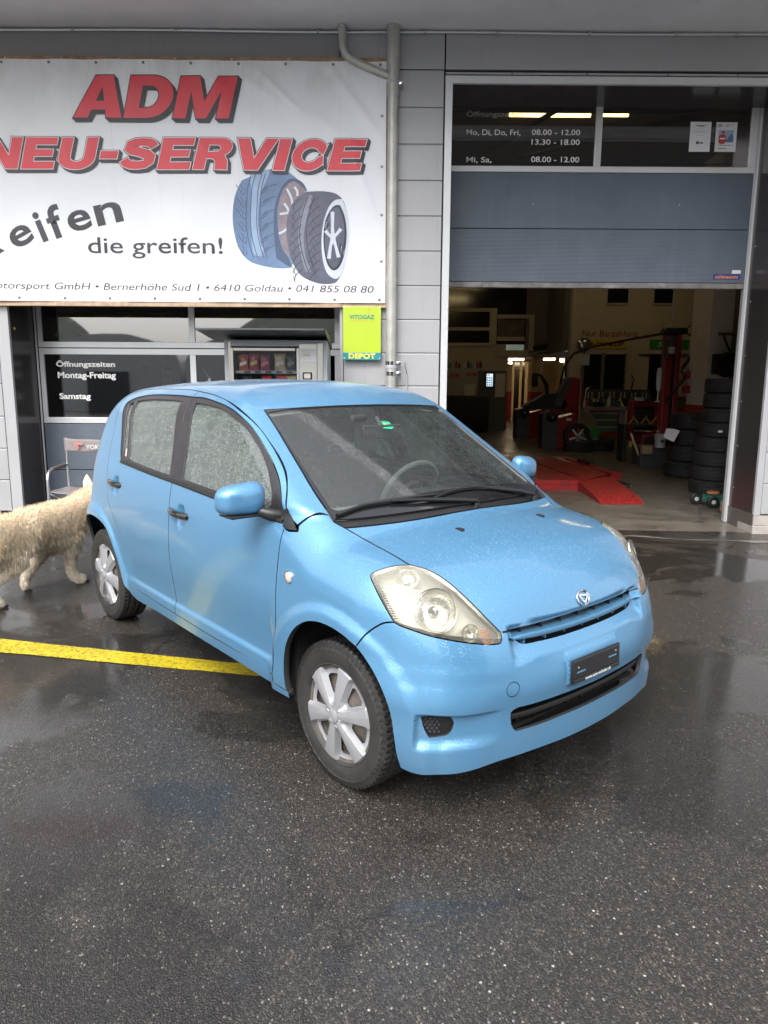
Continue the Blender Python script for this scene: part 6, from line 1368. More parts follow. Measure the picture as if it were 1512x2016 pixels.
# world points relative to the dog's root (ground)
o0=Vector((-2.4,4.95,gz(-2.4,4.95)))
def W(x,y,z): return tuple(Vector((x,y,z+gz(x,y)))-o0)
pts=[W(-2.44,4.66,.505),W(-2.40,4.83,.500),W(-2.35,5.00,.490),W(-2.29,5.16,.495),W(-2.23,5.30,.53),W(-2.17,5.43,.60),W(-2.10,5.55,.66),W(-2.01,5.68,.63),W(-1.95,5.78,.60), # 0-8 spine to muzzle
 W(-2.52,4.52,.50),W(-2.58,4.38,.47),W(-2.66,4.25,.38),W(-2.72,4.17,.24), # 9-12 rump, tail
 # right foreleg 13-17
 W(-2.235,5.135,.36),W(-2.245,5.145,.24),W(-2.265,5.155,.125),W(-2.245,5.175,.055),W(-2.195,5.235,.028),
 # left foreleg 18-22
 W(-2.37,5.13,.34),W(-2.46,5.07,.22),W(-2.52,5.02,.115),W(-2.525,4.985,.055),W(-2.495,4.965,.030),
 # right hind 23-27
 W(-2.43,4.63,.36),W(-2.41,4.70,.27),W(-2.53,4.55,.19),W(-2.535,4.575,.07),W(-2.49,4.62,.028),
 # left hind 28-32
 W(-2.58,4.60,.36),W(-2.60,4.50,.27),W(-2.72,4.32,.20),W(-2.74,4.33,.08),W(-2.70,4.38,.028)]
edges=[(0,1),(1,2),(2,3),(3,4),(4,5),(5,6),(6,7),(7,8),(0,9),(9,10),(10,11),(11,12),(3,13),(13,14),(14,15),(15,16),(16,17),(3,18),(18,19),(19,20),(20,21),(21,22),(9,23),(23,24),(24,25),(25,26),(26,27),(9,28),(28,29),(29,30),(30,31),(31,32)]
rad=[(.125,.145),(.135,.150),(.145,.165),(.135,.165),(.125,.135),(.105,.11),(.085,.09),(.055,.05),(.035,.032),(.12,.135),(.06,.06),(.055,.055),(.035,.035),
 .064,.044,.038,.032,(.036,.025),.060,.044,.036,.030,(.036,.025),(.085,.095),(.062,.066),.042,.032,(.038,.026),(.085,.095),(.062,.066),.042,.032,(.038,.026)]
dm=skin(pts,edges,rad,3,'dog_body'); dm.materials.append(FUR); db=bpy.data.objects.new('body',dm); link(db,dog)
# strands of coat
def coat(src,n,name,lmin,lmax,seed=5):
    r=np.random.default_rng(seed); src.calc_loop_triangles(); co=np.array([v.co[:] for v in src.vertices]); tri=np.array([t.vertices[:] for t in src.loop_triangles])
    A=co[tri[:,0]];Bv=co[tri[:,1]];Cv=co[tri[:,2]]; nn=np.cross(Bv-A,Cv-A); ar=np.linalg.norm(nn,axis=1); nn=nn/np.maximum(ar[:,None],1e-9); pr=ar/ar.sum(); k=r.choice(len(tri),n,p=pr)
    u=r.random(n);v=r.random(n); fl=u+v>1; u[fl]=1-u[fl]; v[fl]=1-v[fl]; P=A[k]+(Bv[k]-A[k])*u[:,None]+(Cv[k]-A[k])*v[:,None]; N=nn[k]
    back=np.array([-.42,-.90,-.0]); z=P[:,2]; down=np.stack([np.zeros(n),np.zeros(n),-np.ones(n)],1)
    leg=z<.27; D=N*.55+back*np.where(leg,.05,.55)[:,None]+down*np.where(leg,.75,.55)[:,None]+r.normal(0,.22,(n,3)); 
    # locks: same noise for neighbours
    g=np.floor(P*np.array([30,30,20])).astype(int); h=(np.sin(g[:,0]*12.9+g[:,1]*78.2+g[:,2]*37.7)*43758.5)%1; h2=(np.sin(g[:,0]*39.3+g[:,1]*11.1+g[:,2]*83.1)*24634.6)%1
    D+=np.stack([h-.5,h2-.5,np.zeros(n)],1)*.24; D/=np.linalg.norm(D,axis=1)[:,None]
    L=(lmin+(lmax-lmin)*r.random(n))*np.where(leg,.35,1.0)*np.where((z<.42)&(~leg),1.35,1.0)*np.where((z>.6)&(P[:,1]>.55),.6,1)
    W_=np.cross(D,N); W_/=np.maximum(np.linalg.norm(W_,axis=1)[:,None],1e-6); wd=.0018
    a=P-W_*wd-N*.004; b=P+W_*wd-N*.004; mid=P+D*(L*.55)[:,None]; c1=mid-W_*wd*.8; c2=mid+W_*wd*.8; tip=mid+(D*.7+down*.5)*(L*.45)[:,None]
    V=np.stack([a,b,c2,c1,tip],1).reshape(-1,3); i=np.arange(n)*5; f4=np.stack([i,i+1,i+2,i+3],1).tolist(); f3=np.stack([i+3,i+2,i+4],1).tolist()
    me=bpy.data.meshes.new(name); me.from_pydata(V.tolist(),[],f4+f3); [me.materials.append(q) for q in (FUR,FURL,FURD)]; mi=r.choice(3,n,p=[.6,.28,.12]).tolist(); me.polygons.foreach_set('material_index',mi+mi); me.update(); return me
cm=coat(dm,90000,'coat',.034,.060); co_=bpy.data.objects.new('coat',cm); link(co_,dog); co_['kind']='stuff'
for (x,y,z,s) in ((-2.225,5.46,.66,1),(-2.12,5.40,.665,-1)):
    p=Vector((x,y,z+gz(x,y)))-o0; m=MB(); m.smooth=True; n_=14; vs=[];fs=[]
    for j in range(8):
        t=j/7; wd=.042*math.sin(min(t*1.05+.30,1)*math.pi*.5)*(1-t**2.2)+.002
        for i in range(n_):
            a=math.pi*2*i/n_; vs.append((p.x+wd*math.cos(a)-.006*t,p.y+(.012-.02*(math.cos(a)**2)*.3)*math.sin(a)+.012*t,p.z-.01+.125*t))
    for j in range(7):
        for i in range(n_): fs.append((j*n_+i,j*n_+(i+1)%n_,(j+1)*n_+(i+1)%n_,(j+1)*n_+i))
    m.add(vs,fs); m.build('ear',FUR,dog,sharp=90)
m=MB(); m.smooth=True; p=Vector(W(-1.925,5.815,.615)); m.cbox(p.x-.02,p.x+.02,p.y-.02,p.y+.02,p.z-.015,p.z+.015,.012); m.build('nose',BKG,dog)
for (x,y) in ((-2.495,4.965),(-2.195,5.235),(-2.49,4.62)):
    for k in range(3):
        p=Vector(W(x+.018*(k-1),y+.018-.012*abs(k-1),.010)); m=MB(); m.smooth=True; m.cbox(p.x-.009,p.x+.009,p.y-.012,p.y+.012,p.z-.008,p.z+.010,.006); m.build('claw_pad',bpy.data.materials['tyre_rubber'],dog)
# ---------------------------------------------------------------- workshop interior
BRD=mat('workshop_red_enamel',(.27,.018,.026),.35,var=.12,vscale=4,dirt=.3,dirtcol=(.08,.03,.03)); LRED=mat('lift_red_paint',(.33,.016,.018),.42,var=.18,vscale=4,dirt=.75,dirtcol=(.10,.03,.025),bump=.3,bscale=120); DKG=mat('machine_dark_grey',(.06,.062,.068),.5,var=.1); BNW=mat('bench_white_metal',(.52,.53,.55),.4,var=.04); GRN=mat('drawer_green',(.06,.13,.11),.45); BLK=mat('matt_black',(.012,.012,.012),.6)
def T(name,label,cat,x,y,group=None,z=FZ): return empty(name,label,cat,(x,y,z),0,group)
def tb(t,name,mt,*a,c=.01):
    m=MB(); m.cbox(*a,c); return m.build(name,mt,t)
# red scissor-lift platform with ramp
t=T('car_lift','low red scissor lift platform with drive-on ramp on the hall floor','car lift',3.0,10.3)
def P2(p): return [(x-3.0,y-10.3) for x,y in p]
m=MB(); m.prism(P2([(1.2,10.42),(2.92,10.42),(2.62,13.9),(.9,13.9)][:4]),.02,.135,'z'); m.build('platform',LRED,t)
m=MB(); m.prism(P2([(2.94,10.42),(3.50,11.15),(3.60,13.9),(2.65,13.9)]),.02,.14,'z'); m.build('platform',LRED,t)
m=MB(); m.prism(P2([(1.2,10.36),(2.85,10.36),(2.85,10.41),(1.2,10.41)]),.0,.07,'z'); m.build('base_rail',LRED,t)
rt=MB(); a=P2([(2.80,9.10),(3.37,9.12),(3.50,10.95),(2.84,10.35)]); rt.add([(a[0][0],a[0][1],.002),(a[1][0],a[1][1],.002),(a[1][0],a[1][1]+.22,.06),(a[0][0],a[0][1]+.22,.06),(a[2][0],a[2][1],.13),(a[3][0],a[3][1],.13),(a[3][0],a[3][1],.0),(a[2][0],a[2][1],.0)],[(0,1,2,3),(3,2,4,5),(0,3,5,6),(1,7,4,2),(5,4,7,6)]); rt.build('drive_on_ramp',LRED,t)
for i in range(6):
    for j in range(3):
        m=MB(); x=-.12+.083*i; y=-1.14+.06*j; m.cbox(x,x+.03,y,y+.02,.012+.03*(j+0),.018+.03*j+.006,.002); m.build('tread_stud',LRED,t)
m=MB(); m.prism(P2([(3.50,12.0),(3.62,12.0),(3.75,11.25),(3.58,11.2)]),.05,.15,'z'); m.prism(P2([(3.42,13.4),(3.56,13.5),(3.66,12.3),(3.52,12.2)]),.06,.16,'z'); m.build('lift_arm',LRED,t); m=MB(); m.prism(P2([(3.50,12.9),(3.60,12.9),(3.64,12.3),(3.55,12.3)]),.161,.20,'z'); m.build('rubber_block',BLK,t)
m=MB(); m.tube([(.52,.85,.07),(.66,.70,.03),(.72,.45,.03),(.62,.28,.03),(.50,.35,.05)],.018,8); m.build('hydraulic_hose',BLK,t)
# tyre stacks
HT=mat('stored_tyre_rubber',(.013,.013,.013),.7,var=.3,vscale=12,dirt=.35,dirtcol=(.045,.042,.04),bump=.2,bscale=60)
tst=tyre_mesh('stored_tyre',R0=.315,W=.198,rim=.20,nb=52,nt=130,mats=[HT,HT]); tst2=tyre_mesh('stored_tyre_wide',R0=.345,W=.262,rim=.22,nb=56,nt=130,mats=[HT,HT])
words=['lowest','second from the bottom','third from the bottom','fourth from the bottom','fifth from the bottom','sixth from the bottom','seventh from the bottom','topmost']
for i in range(8):
    o=bpy.data.objects.new('stored_tyre',tst); link(o); o.location=(4.70+[0,.02,.035,.03,.08,.10,.11,.115][i],10.18,FZ+.10+.1995*i); o.rotation_euler=(R(90),0,R(37*i)); tag(o,'black tyre, %s in the tall stack beside the right door reveal'%words[i],'tyre','tyres of the tall stack')
w4=['lowest tyre of the short four-tyre stack left of the tall stack','second tyre from the floor in the short four-tyre stack','third tyre from the floor in the short stack, under the paper','topmost tyre of the short four-tyre stack']
for i in range(4):
    o=bpy.data.objects.new('stored_tyre',tst2); link(o); o.location=(5.11+[0,.03,.06,.05][i],12.1,FZ+.132+.264*i); o.rotation_euler=(R(90),0,R(61*i)); tag(o,w4[i],'tyre','tyres of the short stack')
pt=empty('paper_sheet','white paper sheet hanging over a tyre of the short stack','paper',(4.70,11.74,.80)); m=MB(); m.smooth=True; m.add([(-.15,-.03,-.03),(-.04,-.07,-.085),(.0,-.09,-.10),(.10,-.05,.075),(.03,-.01,.10),(-.10,.0,.11)],[(0,1,4,5),(1,2,3,4)]); m.build('sheet',bpy.data.materials['white_paper'],pt)
m=MB(); m.cbox(0,.055,-.003,0,0,.033,.001); o=m.build('tyre_label',bpy.data.materials['white_paper']); o.location=(4.57,9.865,FZ+.10+.1995*4-.03); o.rotation_euler=(0,0,R(-18)); tag(o,'small white label on the fifth tyre of the tall stack','label')
# trolley jack
t=T('trolley_jack','green trolley jack with black wheels at the foot of the tall tyre stack','trolley jack',4.12,8.93)
GRJ=mat('jack_green_paint',(.025,.12,.09),.4,var=.1)
tb(t,'jack_frame',GRJ,-.04,.50,-.03,.03,.05,.15); tb(t,'jack_frame',GRJ,-.04,.50,.13,.18,.05,.14); m=MB(); m.lathe([(0,.02),(.07,.02),(.08,0),(.08,-.01)],20,M=Matrix.Translation((.06,.08,.17))); m.build('saddle',mat('worn_orange_rubber',(.30,.12,.05),.7),t)
for x,y in ((0,-.06),(-.10,.20),(.34,-.06)):
    m=MB(); m.lathe([(0,-.025),(.06,-.025),(.072,-.015),(.072,.015),(.06,.025),(0,.025)],24,M=Matrix.Translation((x,y,.074)),axis='y'); m.build('jack_wheel',BLK,t); m=MB(); m.lathe([(0,-.030),(.025,-.029),(.028,-.024)],14,M=Matrix.Translation((x,y,.074)),axis='y'); m.build('wheel_hub',ALU,t)
m=MB(); m.smooth=True; m.cbox(0,.16,0,.14,0,.15,.03); o=m.build('paper_sack',mat('brown_kraft_paper',(.28,.19,.11),.8,var=.2,vscale=12)); o.location=(4.05,8.42,FZ); tag(o,'crumpled brown paper sack beside the edge of the door','sack')
# two-post lift column
t=T('lift_column','tall dark red lift column with hoses, left of the white pillar','lift column',5.48,14.0)
tb(t,'column',BRD,-.15,-.02,-.1,.1,0,2.44); tb(t,'column',BLK,-.02,.05,-.08,.1,0,2.44); tb(t,'column',BRD,.05,.14,-.1,.1,0,2.44); tb(t,'column_head',BLK,-.19,.23,-.16,.16,2.44,2.56,c=.04); m=MB(); m.tube([(-.04,0,2.5),(-.02,0,5.2)],.018,8); m.build('cable_duct',BNW,t)
m=MB(); m.smooth=True; m.cbox(-.15,-.02,-.25,-.12,2.10,2.40,.03); m.cbox(-.22,-.13,-.22,-.12,2.00,2.34,.03); m.build('power_unit',DKG,t); m=MB(); m.lathe([(.065,0),(.068,.12)],16,M=Matrix.Translation((-.09,-.22,2.08))); m.build('oil_tank',mat('pale_oil_tank',(.5,.5,.47),.3),t)
m=MB(); m.tube([(-.19,-.1,2.46),(-.9,-.05,2.33),(-1.55,0,2.20),(-1.85,.02,2.08),(-2.0,.05,1.85),(-2.06,.1,1.5)],.022,8); m.build('black_hose',BLK,t); m=MB(); m.tube([(.2,0,2.52),(.45,0,2.70),(.62,0,2.78),(.7,0,2.70),(.66,0,2.2),(.60,0,1.4)],.010,8); m.build('black_cable',BLK,t); m=MB(); m.tube([(.2,0,2.5),(.60,0,2.28)],.016,8); m.build('black_hose',BLK,t)
# spray gun like white lamp hanging
t=empty('inspection_lamp','white tube inspection lamp hanging beside the red lift column','hanging lamp',(4.90,13.0,1.30)); m=MB(); m.lathe([(0,.60),(.035,.59),(.045,.52),(.045,.26),(.03,.2),(.012,.18),(.012,.03),(.07,0),(.0,0)],16); m.build('lamp_body',BNW,t); m=MB(); m.tube([(0,0,.6),(0,.0,1.4)],.004,6); m.build('lamp_cord',BLK,t)
# wall-side equipment: hose reel on pillar
t=empty('hose_reel','dark round hose reel on the white pillar above the tall tyre stack','hose reel',(5.93,12.62,1.95)); m=MB(); m.lathe([(0,-.09),(.07,-.09),(.08,-.06),(.20,-.08),(.215,-.05),(.215,.08),(0,.08)],32,axis='y'); m.build('reel_drum',BLK,t); tb(t,'reel_bracket',BLK,-.25,-.10,-.02,.12,-.16,.18,c=.02); m=MB(); m.tube([(.0,-.02,.20),(-.08,-.05,.32),(-.16,-.05,.50)],.018,8); m.build('black_hose',BLK,t)
t=empty('wall_bracket','steel bracket arm fixed high on the white pillar','bracket',(5.72,12.7,2.46)); tb(t,'bracket_plate',ALU,-.05,.02,-.03,.05,-.07,.08); tb(t,'bracket_arm',mat('rusty_bracket',(.14,.10,.08),.6,metal=.4),.02,.62,-.02,.02,-.02,.03)
# ladder-like cable tray
t=empty('cable_tray','narrow wire cable tray running up the back wall corner','cable tray',(9.30,21.9,.2)); 
for dx in (0,.16): tb(t,'tray_rail',DKG,dx,dx+.02,-.02,0,0,5.2,c=.004)
for i in range(24): tb(t,'tray_rung',DKG,.02,.16,-.018,-.004,.15+.21*i,.165+.21*i,c=.002)
# tyre balancers
def balancer(x,y,label,big=True):
    t=T('wheel_balancer',label,'wheel balancer',x,y,'red and grey tyre machines')
    m=MB(); m.prism([(-.18,0),(-.18,.82),(.02,.86),(.18,.84),(.18,0)],-.25,.25,'y'); m.build('machine_body',DKG,t); m=MB(); m.prism([(.18,.02),(.18,.72),(.62,.84),(.62,.32),(.42,.02)],-.24,.25,'y'); m.build('machine_front',BRD,t)
    m=MB(); m.lathe([(.06,-.08),(.11,-.06),(.13,0)],24,M=Matrix.Translation((.03,-.26,.74)),axis='y'); m.lathe([(0,-.09),(.03,-.09),(.04,-.05),(.10,-.04)],20,M=Matrix.Translation((.03,-.26,.74)),axis='y'); m.build('machine_spindle',BLK,t); m=MB(); m.lathe([(0,-.12),(.018,-.118),(.02,-.09)],12,M=Matrix.Translation((.03,-.26,.74)),axis='y'); m.build('spindle_nut',ALU,t)
    if big: tb(t,'rating_label',bpy.data.materials['white_paper'],.38,.50,-.245,-.24,.66,.72,c=.001)
    return t
t=balancer(4.02,17.6,'grey and red wheel balancer with round spindle in front of its twin')
m=MB(); m.prism([(.28,.98),(.52,1.68),(.80,1.62),(.80,.98),(.70,.95)],-.1,.3,'y'); m.build('balancer_hood',BRD,t); m=MB(); m.prism([(.10,1.05),(.38,1.66),(.52,1.68),(.28,.98)],-.11,.28,'y'); m.build('hood_side',DKG,t); tb(t,'hood_post',BRD,.60,.74,.05,.2,.3,1.0)
m=MB(); m.prism([(-.62,.98),(-.10,1.28),(.20,1.30),(.45,1.05),(.3,.90),(-.55,.93)],-.1,.35,'y'); m.build('wheel_guard',BLK,t); m=MB(); m.tube([(-.02,.1,1.2),(-.05,.1,1.5),(-.2,.1,1.72),(-.32,.1,1.76)],[.04,.05,.04,.03],10); m.smooth=True; m.cbox(-.40,-.27,.02,.16,1.45,1.78,.03); m.build('monitor_arm',BLK,t)
balancer(3.95,20.6,'dark red wheel balancer farther back, half hidden behind the first one',False)
# brass coloured air pole
t=T('air_pole','thin brass coloured vertical pipe beside the wheel balancer','pipe',4.66,17.2); m=MB(); m.tube([(0,0,.25),(0,0,2.0)],.028,10); m.build('pipe',mat('brass_pipe',(.26,.19,.10),.45,metal=.4),t); m=MB(); m.tube([(.08,-.05,1.0),(.12,-.05,1.40),(.20,-.05,1.45)],.012,8); m.build('steel_hook',ALU,t); tb(t,'control_box',BNW,-.06,.16,-.05,.08,1.95,2.2)
# work bench
t=T('work_bench','long work bench with white legs and green drawers in front of the back wall','work bench',6.3,20.4)
tb(t,'bench_top',mat('worn_bench_top',(.26,.25,.24),.6,var=.2,vscale=5),-.75,.62,-.3,.4,.82,.92); 
for x in (-.72,.42): tb(t,'leg',BNW,x,x+.13,-.28,-.16,0,.82); tb(t,'leg',BNW,x,x+.13,.22,.34,0,.82)
for i,(z0,z1) in enumerate(((.60,.76),(.40,.58),(.22,.38))): tb(t,'drawer',GRN,-.55,.22,-.26,.2,z0,z1); tb(t,'drawer_handle',BNW,-.55,.22,-.28,-.26,z1-.035,z1-.01)
tools=[('spray_can','can',[(0,.2),(.03,.2),(.035,.18),(.035,0)]),('oil_bottle','bottle',[(0,.26),(.015,.26),(.02,.2),(.05,.16),(.05,0)]),('metal_pot','pot',[(0,.12),(.06,.12),(.065,0)])]
cc=[(.5,.5,.5),(.08,.1,.14),(.55,.5,.1),(.3,.05,.05),(.1,.25,.3),(.6,.6,.58),(.05,.05,.05)]
adj=['silver','dark blue','yellow','red','teal','white','black']
kk=0
for i in range(14):
    nm,ct,pf=tools[i%3]; ci=(i*3)%7; m=MB(); m.lathe([(r_*(1+.1*(i%2)),h_*(.8+.1*(i%4))) for r_,h_ in pf[::-1]],12); mn='bench_item_%s'%adj[ci].replace(' ','_'); o=m.build(nm,mat(mn,cc[ci],.4) if mn not in bpy.data.materials else bpy.data.materials[mn]); o.location=(5.62+.095*i,20.3+.12*math.sin(i*2.3),FZ+.92); tag(o,'%s %s among the clutter on the work bench, %s from its left end'%(adj[ci],nm.replace('_',' '),['first','second','third','fourth','fifth','sixth','seventh','eighth','ninth','tenth','eleventh','twelfth','thirteenth','fourteenth'][i]),ct,'clutter on the work bench')
t=T('bench_vice','black bench vice on the right end of the work bench','vice',6.75,20.4,z=FZ+.92); tb(t,'vice_body',BLK,-.12,.12,-.1,.1,0,.16); tb(t,'vice_jaw',BLK,-.08,.06,-.15,-.1,.06,.2)
# cardboard disc, canister, rim, floor tyre
t=T('cardboard_disc','round brown cardboard disc leaning against the bench drawers','cardboard disc',5.48,19.9); m=MB(); m.lathe([(0,-.01),(.40,-.01),(.40,.01),(0,.01)],40,M=Matrix.Translation((0,0,.40))@Matrix.Rotation(R(-10),4,'X'),axis='y'); m.build('disc',mat('brown_cardboard',(.20,.155,.125),.8),t)
t=T('canister','green plastic canister with a printed label by the bench','canister',5.04,17.35); m=MB(); m.smooth=True; m.cbox(-.17,.17,-.11,.11,0,.44,.05); m.build('canister_body',mat('green_plastic',(.03,.22,.04),.4),t); m=MB(); m.smooth=True; m.cbox(-.12,.12,-.03,.03,.43,.50,.02); m.build('canister_handle',bpy.data.materials['green_plastic'],t); tb(t,'canister_label',mat('worn_paper_label',(.5,.45,.35),.7,var=.4,vscale=20),-.08,.09,-.114,-.110,.08,.24,c=.001)
t=T('alloy_wheel','black alloy wheel leaning in front of the green canister','wheel',4.55,16.9); m=MB(); m.lathe([(.22,-.09),(.24,-.1),(.30,-.09),(.315,-.05),(.315,.05),(.30,.09),(.2,.09)],36,M=Matrix.Translation((0,0,.32)),axis='y'); m.build('tyre',HT,t); m=MB()
for k in range(5):
    a=2*math.pi*k/5+.3; m.cbox(0,.21,-.03,.0,-.022,.022,.006,M=Matrix.Translation((0,-.07,.32))@Matrix.Rotation(a,4,'Y'))
m.lathe([(0,-.03),(.04,-.03),(.05,0)],16,M=Matrix.Translation((0,-.07,.32)),axis='y'); m.build('spoke_star',ALU,t)
o=bpy.data.objects.new('floor_tyre',tst2); link(o); o.location=(5.12,17.05,FZ+.132); o.rotation_euler=(R(90),0,0); tag(o,'black tyre lying flat on the floor right of the alloy wheel','tyre')
o=bpy.data.objects.new('floor_tyre',tst2); link(o); o.location=(4.50,16.55,FZ+.10); o.rotation_euler=(R(90),0,0); o.scale=(1,1,.6); tag(o,'black tyre lying flat under the alloy wheel','tyre')
# tool carts
t=T('tool_trolley','red and black drawer tool trolley in front of the lift column','tool trolley',5.80,16.0); tb(t,'trolley_frame',BRD,-.32,.30,.0,.3,.3,1.16); tb(t,'drawer_front',BLK,-.26,.16,-.02,0,.45,1.05)
for i in range(6): tb(t,'drawer_rail',DKG,-.24,.14,-.03,-.02,.50+.09*i,.515+.09*i,c=.002)
tb(t,'trolley_tray',BLK,-.1,.25,-.05,.25,1.17,1.21)
t=T('tool_cart','low black tool cart with trays of yellow clamps','tool cart',5.2,14.5); tb(t,'cart_tray',BLK,-.42,.32,-.22,.25,.70,.74); tb(t,'cart_frame',BRD,-.05,.33,-.18,.22,.05,.62); tb(t,'cart_frame',BLK,-.42,-.34,-.15,.2,0,.7); tb(t,'cart_frame',BLK,-.02,.2,-.19,-.18,.15,.5)
m=MB(); m.tube([(-.25,-.2,.60),(.22,-.2,.60)],.045,12); m.build('chrome_cylinder',CHR,t); tb(t,'warning_label',mat('yellow_label',(.55,.42,.03),.5),-.30,-.18,-.16,-.155,.30,.40,c=.001); m=MB(); m.prism([(.22,.42),(.34,.42),(.28,.52)],-.21,-.205,'y'); m.build('warning_label',bpy.data.materials['yellow_label'],t)
for k,(x,l) in enumerate(((-.22,'yellow cable clamp at the left of the cart tray'),(.02,'yellow battery tool in the middle of the cart tray'),(.22,'yellow cable clamp at the right of the cart tray'))):
    c=empty('tool_clamp',l,'clamp',(5.2+x,14.4,FZ+.74),0,'yellow tools on the cart'); m=MB(); m.tube([(-.09,0,.02),(-.03,0,.08),(0,0,.16),(.04,0,.08),(.09,0,.02)],.016,8); m.build('clamp_body',mat('tool_yellow',(.42,.24,.02),.5) if 'tool_yellow' not in bpy.data.materials else bpy.data.materials['tool_yellow'],c)
t=T('crate','dark grey box on the floor in front of the tool cart','crate',5.05,13.7); tb(t,'crate_body',DKG,-.18,.55,-.1,.35,0,.36); tb(t,'crate_rim',DKG,-.19,.56,-.11,.36,.33,.37)
t=T('bucket','white plastic bucket with printed text standing on the grey box','bucket',5.19,13.5,z=FZ+.20+.16); m=MB(); m.lathe([(0,0),(.085,0),(.11,.22),(.118,.23),(.118,.245),(.108,.245),(.085,.02)],24); m.build('bucket_body',BNW,t); tb(t,'bucket_print',PRI,-.03,.03,-.105,-.100,.10,.14,c=.001)
t=T('wood_block','beige cardboard box on the front edge of the grey box','box',4.93,13.45,z=FZ+.36); tb(t,'box_body',mat('tan_card',(.33,.24,.14),.8),-.10,.09,-.06,.06,-.12,.04); 
t=T('broom_stick','pale wooden stick leaning on the red cart','stick',4.80,13.5); m=MB(); m.tube([(0,0,.22),(-.13,.1,.62)],.022,8); m.build('stick',mat('pale_wood',(.5,.36,.25),.7),t)
# jack stand machine right of column
t=T('tyre_changer','black and red tyre changer with slanted arms behind the short tyre stack','tyre changer',5.72,13.6)
tb(t,'machine_column',BLK,-.05,.10,-.05,.05,0,1.55); tb(t,'red_head',BRD,-.12,.10,-.12,.0,1.62,1.76); tb(t,'red_head',BRD,-.16,.12,-.14,.0,1.36,1.50); m=MB(); m.tube([(-.45,0,1.2),(-.18,0,1.55),(.02,0,1.9),(.18,0,2.1)],.028,8); m.tube([(-.18,0,1.8),(-.02,0,2.05),(.12,0,1.98),(.2,0,1.6)],.03,8); m.tube([(-.2,0,1.78),(-.1,0,1.60)],.02,8); m.build('slanted_arm',BLK,t)
# cabinets at the office wall
t=T('metal_cabinet','pale double door metal cabinet with posters at the left inside','cabinet',2.6,24.0)
tb(t,'cabinet_body',mat('cabinet_grey_white',(.36,.34,.32),.5,var=.1),-1.0,.54,-.0,.5,0,2.02); tb(t,'cabinet_door',bpy.data.materials['cabinet_grey_white'],-.5,.02,-.02,0,.1,1.98); tb(t,'cabinet_door',bpy.data.materials['cabinet_grey_white'],.03,.53,-.02,0,.1,1.98)
lettering('ADM',bpy.data.materials['red_print'],(-.42,-.03,1.72),.14,.36,t,bold=.03,shear=.25); lettering('ADM',bpy.data.materials['red_print'],(.14,-.03,1.76),.14,.36,t,bold=.03,shear=.25); tb(t,'poster',WHT,.10,.45,-.026,-.022,.9,1.5,c=.001)
t=T('steel_locker','dark grey locker carrying a lit touch panel','locker',3.6,24.0); tb(t,'locker_body',mat('locker_grey',(.10,.105,.11),.5,var=.1),-.46,.46,-.05,.45,0,1.95); tb(t,'locker_poster',WHT,.10,.42,-.056,-.052,1.1,1.85,c=.001)
t=empty('touch_panel','lit touch panel showing a grid of icons on the dark locker','screen',(3.36,23.93,1.50)); tb(t,'panel_frame',BLK,0,.30,-.02,.0,0,.48); tb(t,'screen',emis('screen_glow',(.50,.66,.80),.55),.05,.25,-.024,-.021,.04,.44,c=.001); tb(t,'screen_header',emis('screen_red_glow',(.6,.08,.06),.5),.06,.15,-.027,-.0245,.38,.42,c=.001)
for i in range(4):
    for j in range(3): tb(t,'icon',PRB,.065+.06*j,.105+.06*j,-.027,-.0245,.06+.075*i,.105+.075*i,c=.001)
for i in range(13):
    m=MB(); h=.16+.10*((i*5)%4)/3; m.lathe([(.035+.01*(i%2),0),(.035+.01*(i%2),h*.7),(.012,h*.85),(.012,h),(0,h)],10); ci=(i*3+1)%7; mn='bench_item_%s'%adj[ci].replace(' ','_'); o=m.build('bottle',bpy.data.materials[mn] if mn in bpy.data.materials else mat(mn,cc[ci],.4)); o.location=(2.15+.098*i,24.15,FZ+2.02); tag(o,'%s bottle on top of the pale cabinet, %s from the left'%(adj[ci],['first','second','third','fourth','fifth','sixth','seventh','eighth','ninth','tenth','eleventh','twelfth','thirteenth'][i]),'bottle','bottles and cans on the pale cabinet')
t=T('armchair','black padded seat with rounded back in front of the cabinets','armchair',2.75,22.6); m=MB(); m.smooth=True; m.cbox(-.85,.60,0,.25,.1,1.16,.10); m.build('backrest',BLK,t); m=MB(); m.smooth=True; m.cbox(-.85,.60,.2,.9,.1,.5,.08); m.build('seat',BLK,t)
# shelf with helmets / exhaust, round mirror, wall signs
t=empty('wall_shelf','thin tilted shelf board above the corridor pillar','shelf',(4.93,24.4,2.60)); m=MB(); m.add([(0,0,0),(1.05,0,.20),(1.05,0,.235),(0,0,.035),(0,.3,0),(1.05,.3,.2),(1.05,.3,.235),(0,.3,.035)],[(0,1,2,3),(4,7,6,5),(0,4,5,1),(3,2,6,7),(1,5,6,2),(0,3,7,4)]); m.build('board',WALLP,t)
t=empty('exhaust_part','dark exhaust silencer with a red ringed end lying on the tilted shelf','exhaust',(5.0,24.5,2.68)); m=MB(); m.tube([(0,0,.12),(.5,0,.20),(.85,0,.28)],[.06,.09,.08],12); m.build('exhaust_pipe',BLK,t); m=MB(); m.lathe([(0,-.2),(.16,-.2),(.18,-.15),(.18,.0),(0,0)],20,M=Matrix.Translation((1.0,0,.34)),axis='y'); m.build('silencer_end',BLK,t); m=MB(); m.lathe([(.05,-.21),(.07,-.215),(.085,-.21)],20,M=Matrix.Translation((1.0,0,.34)),axis='y'); m.build('red_ring',BRD,t)
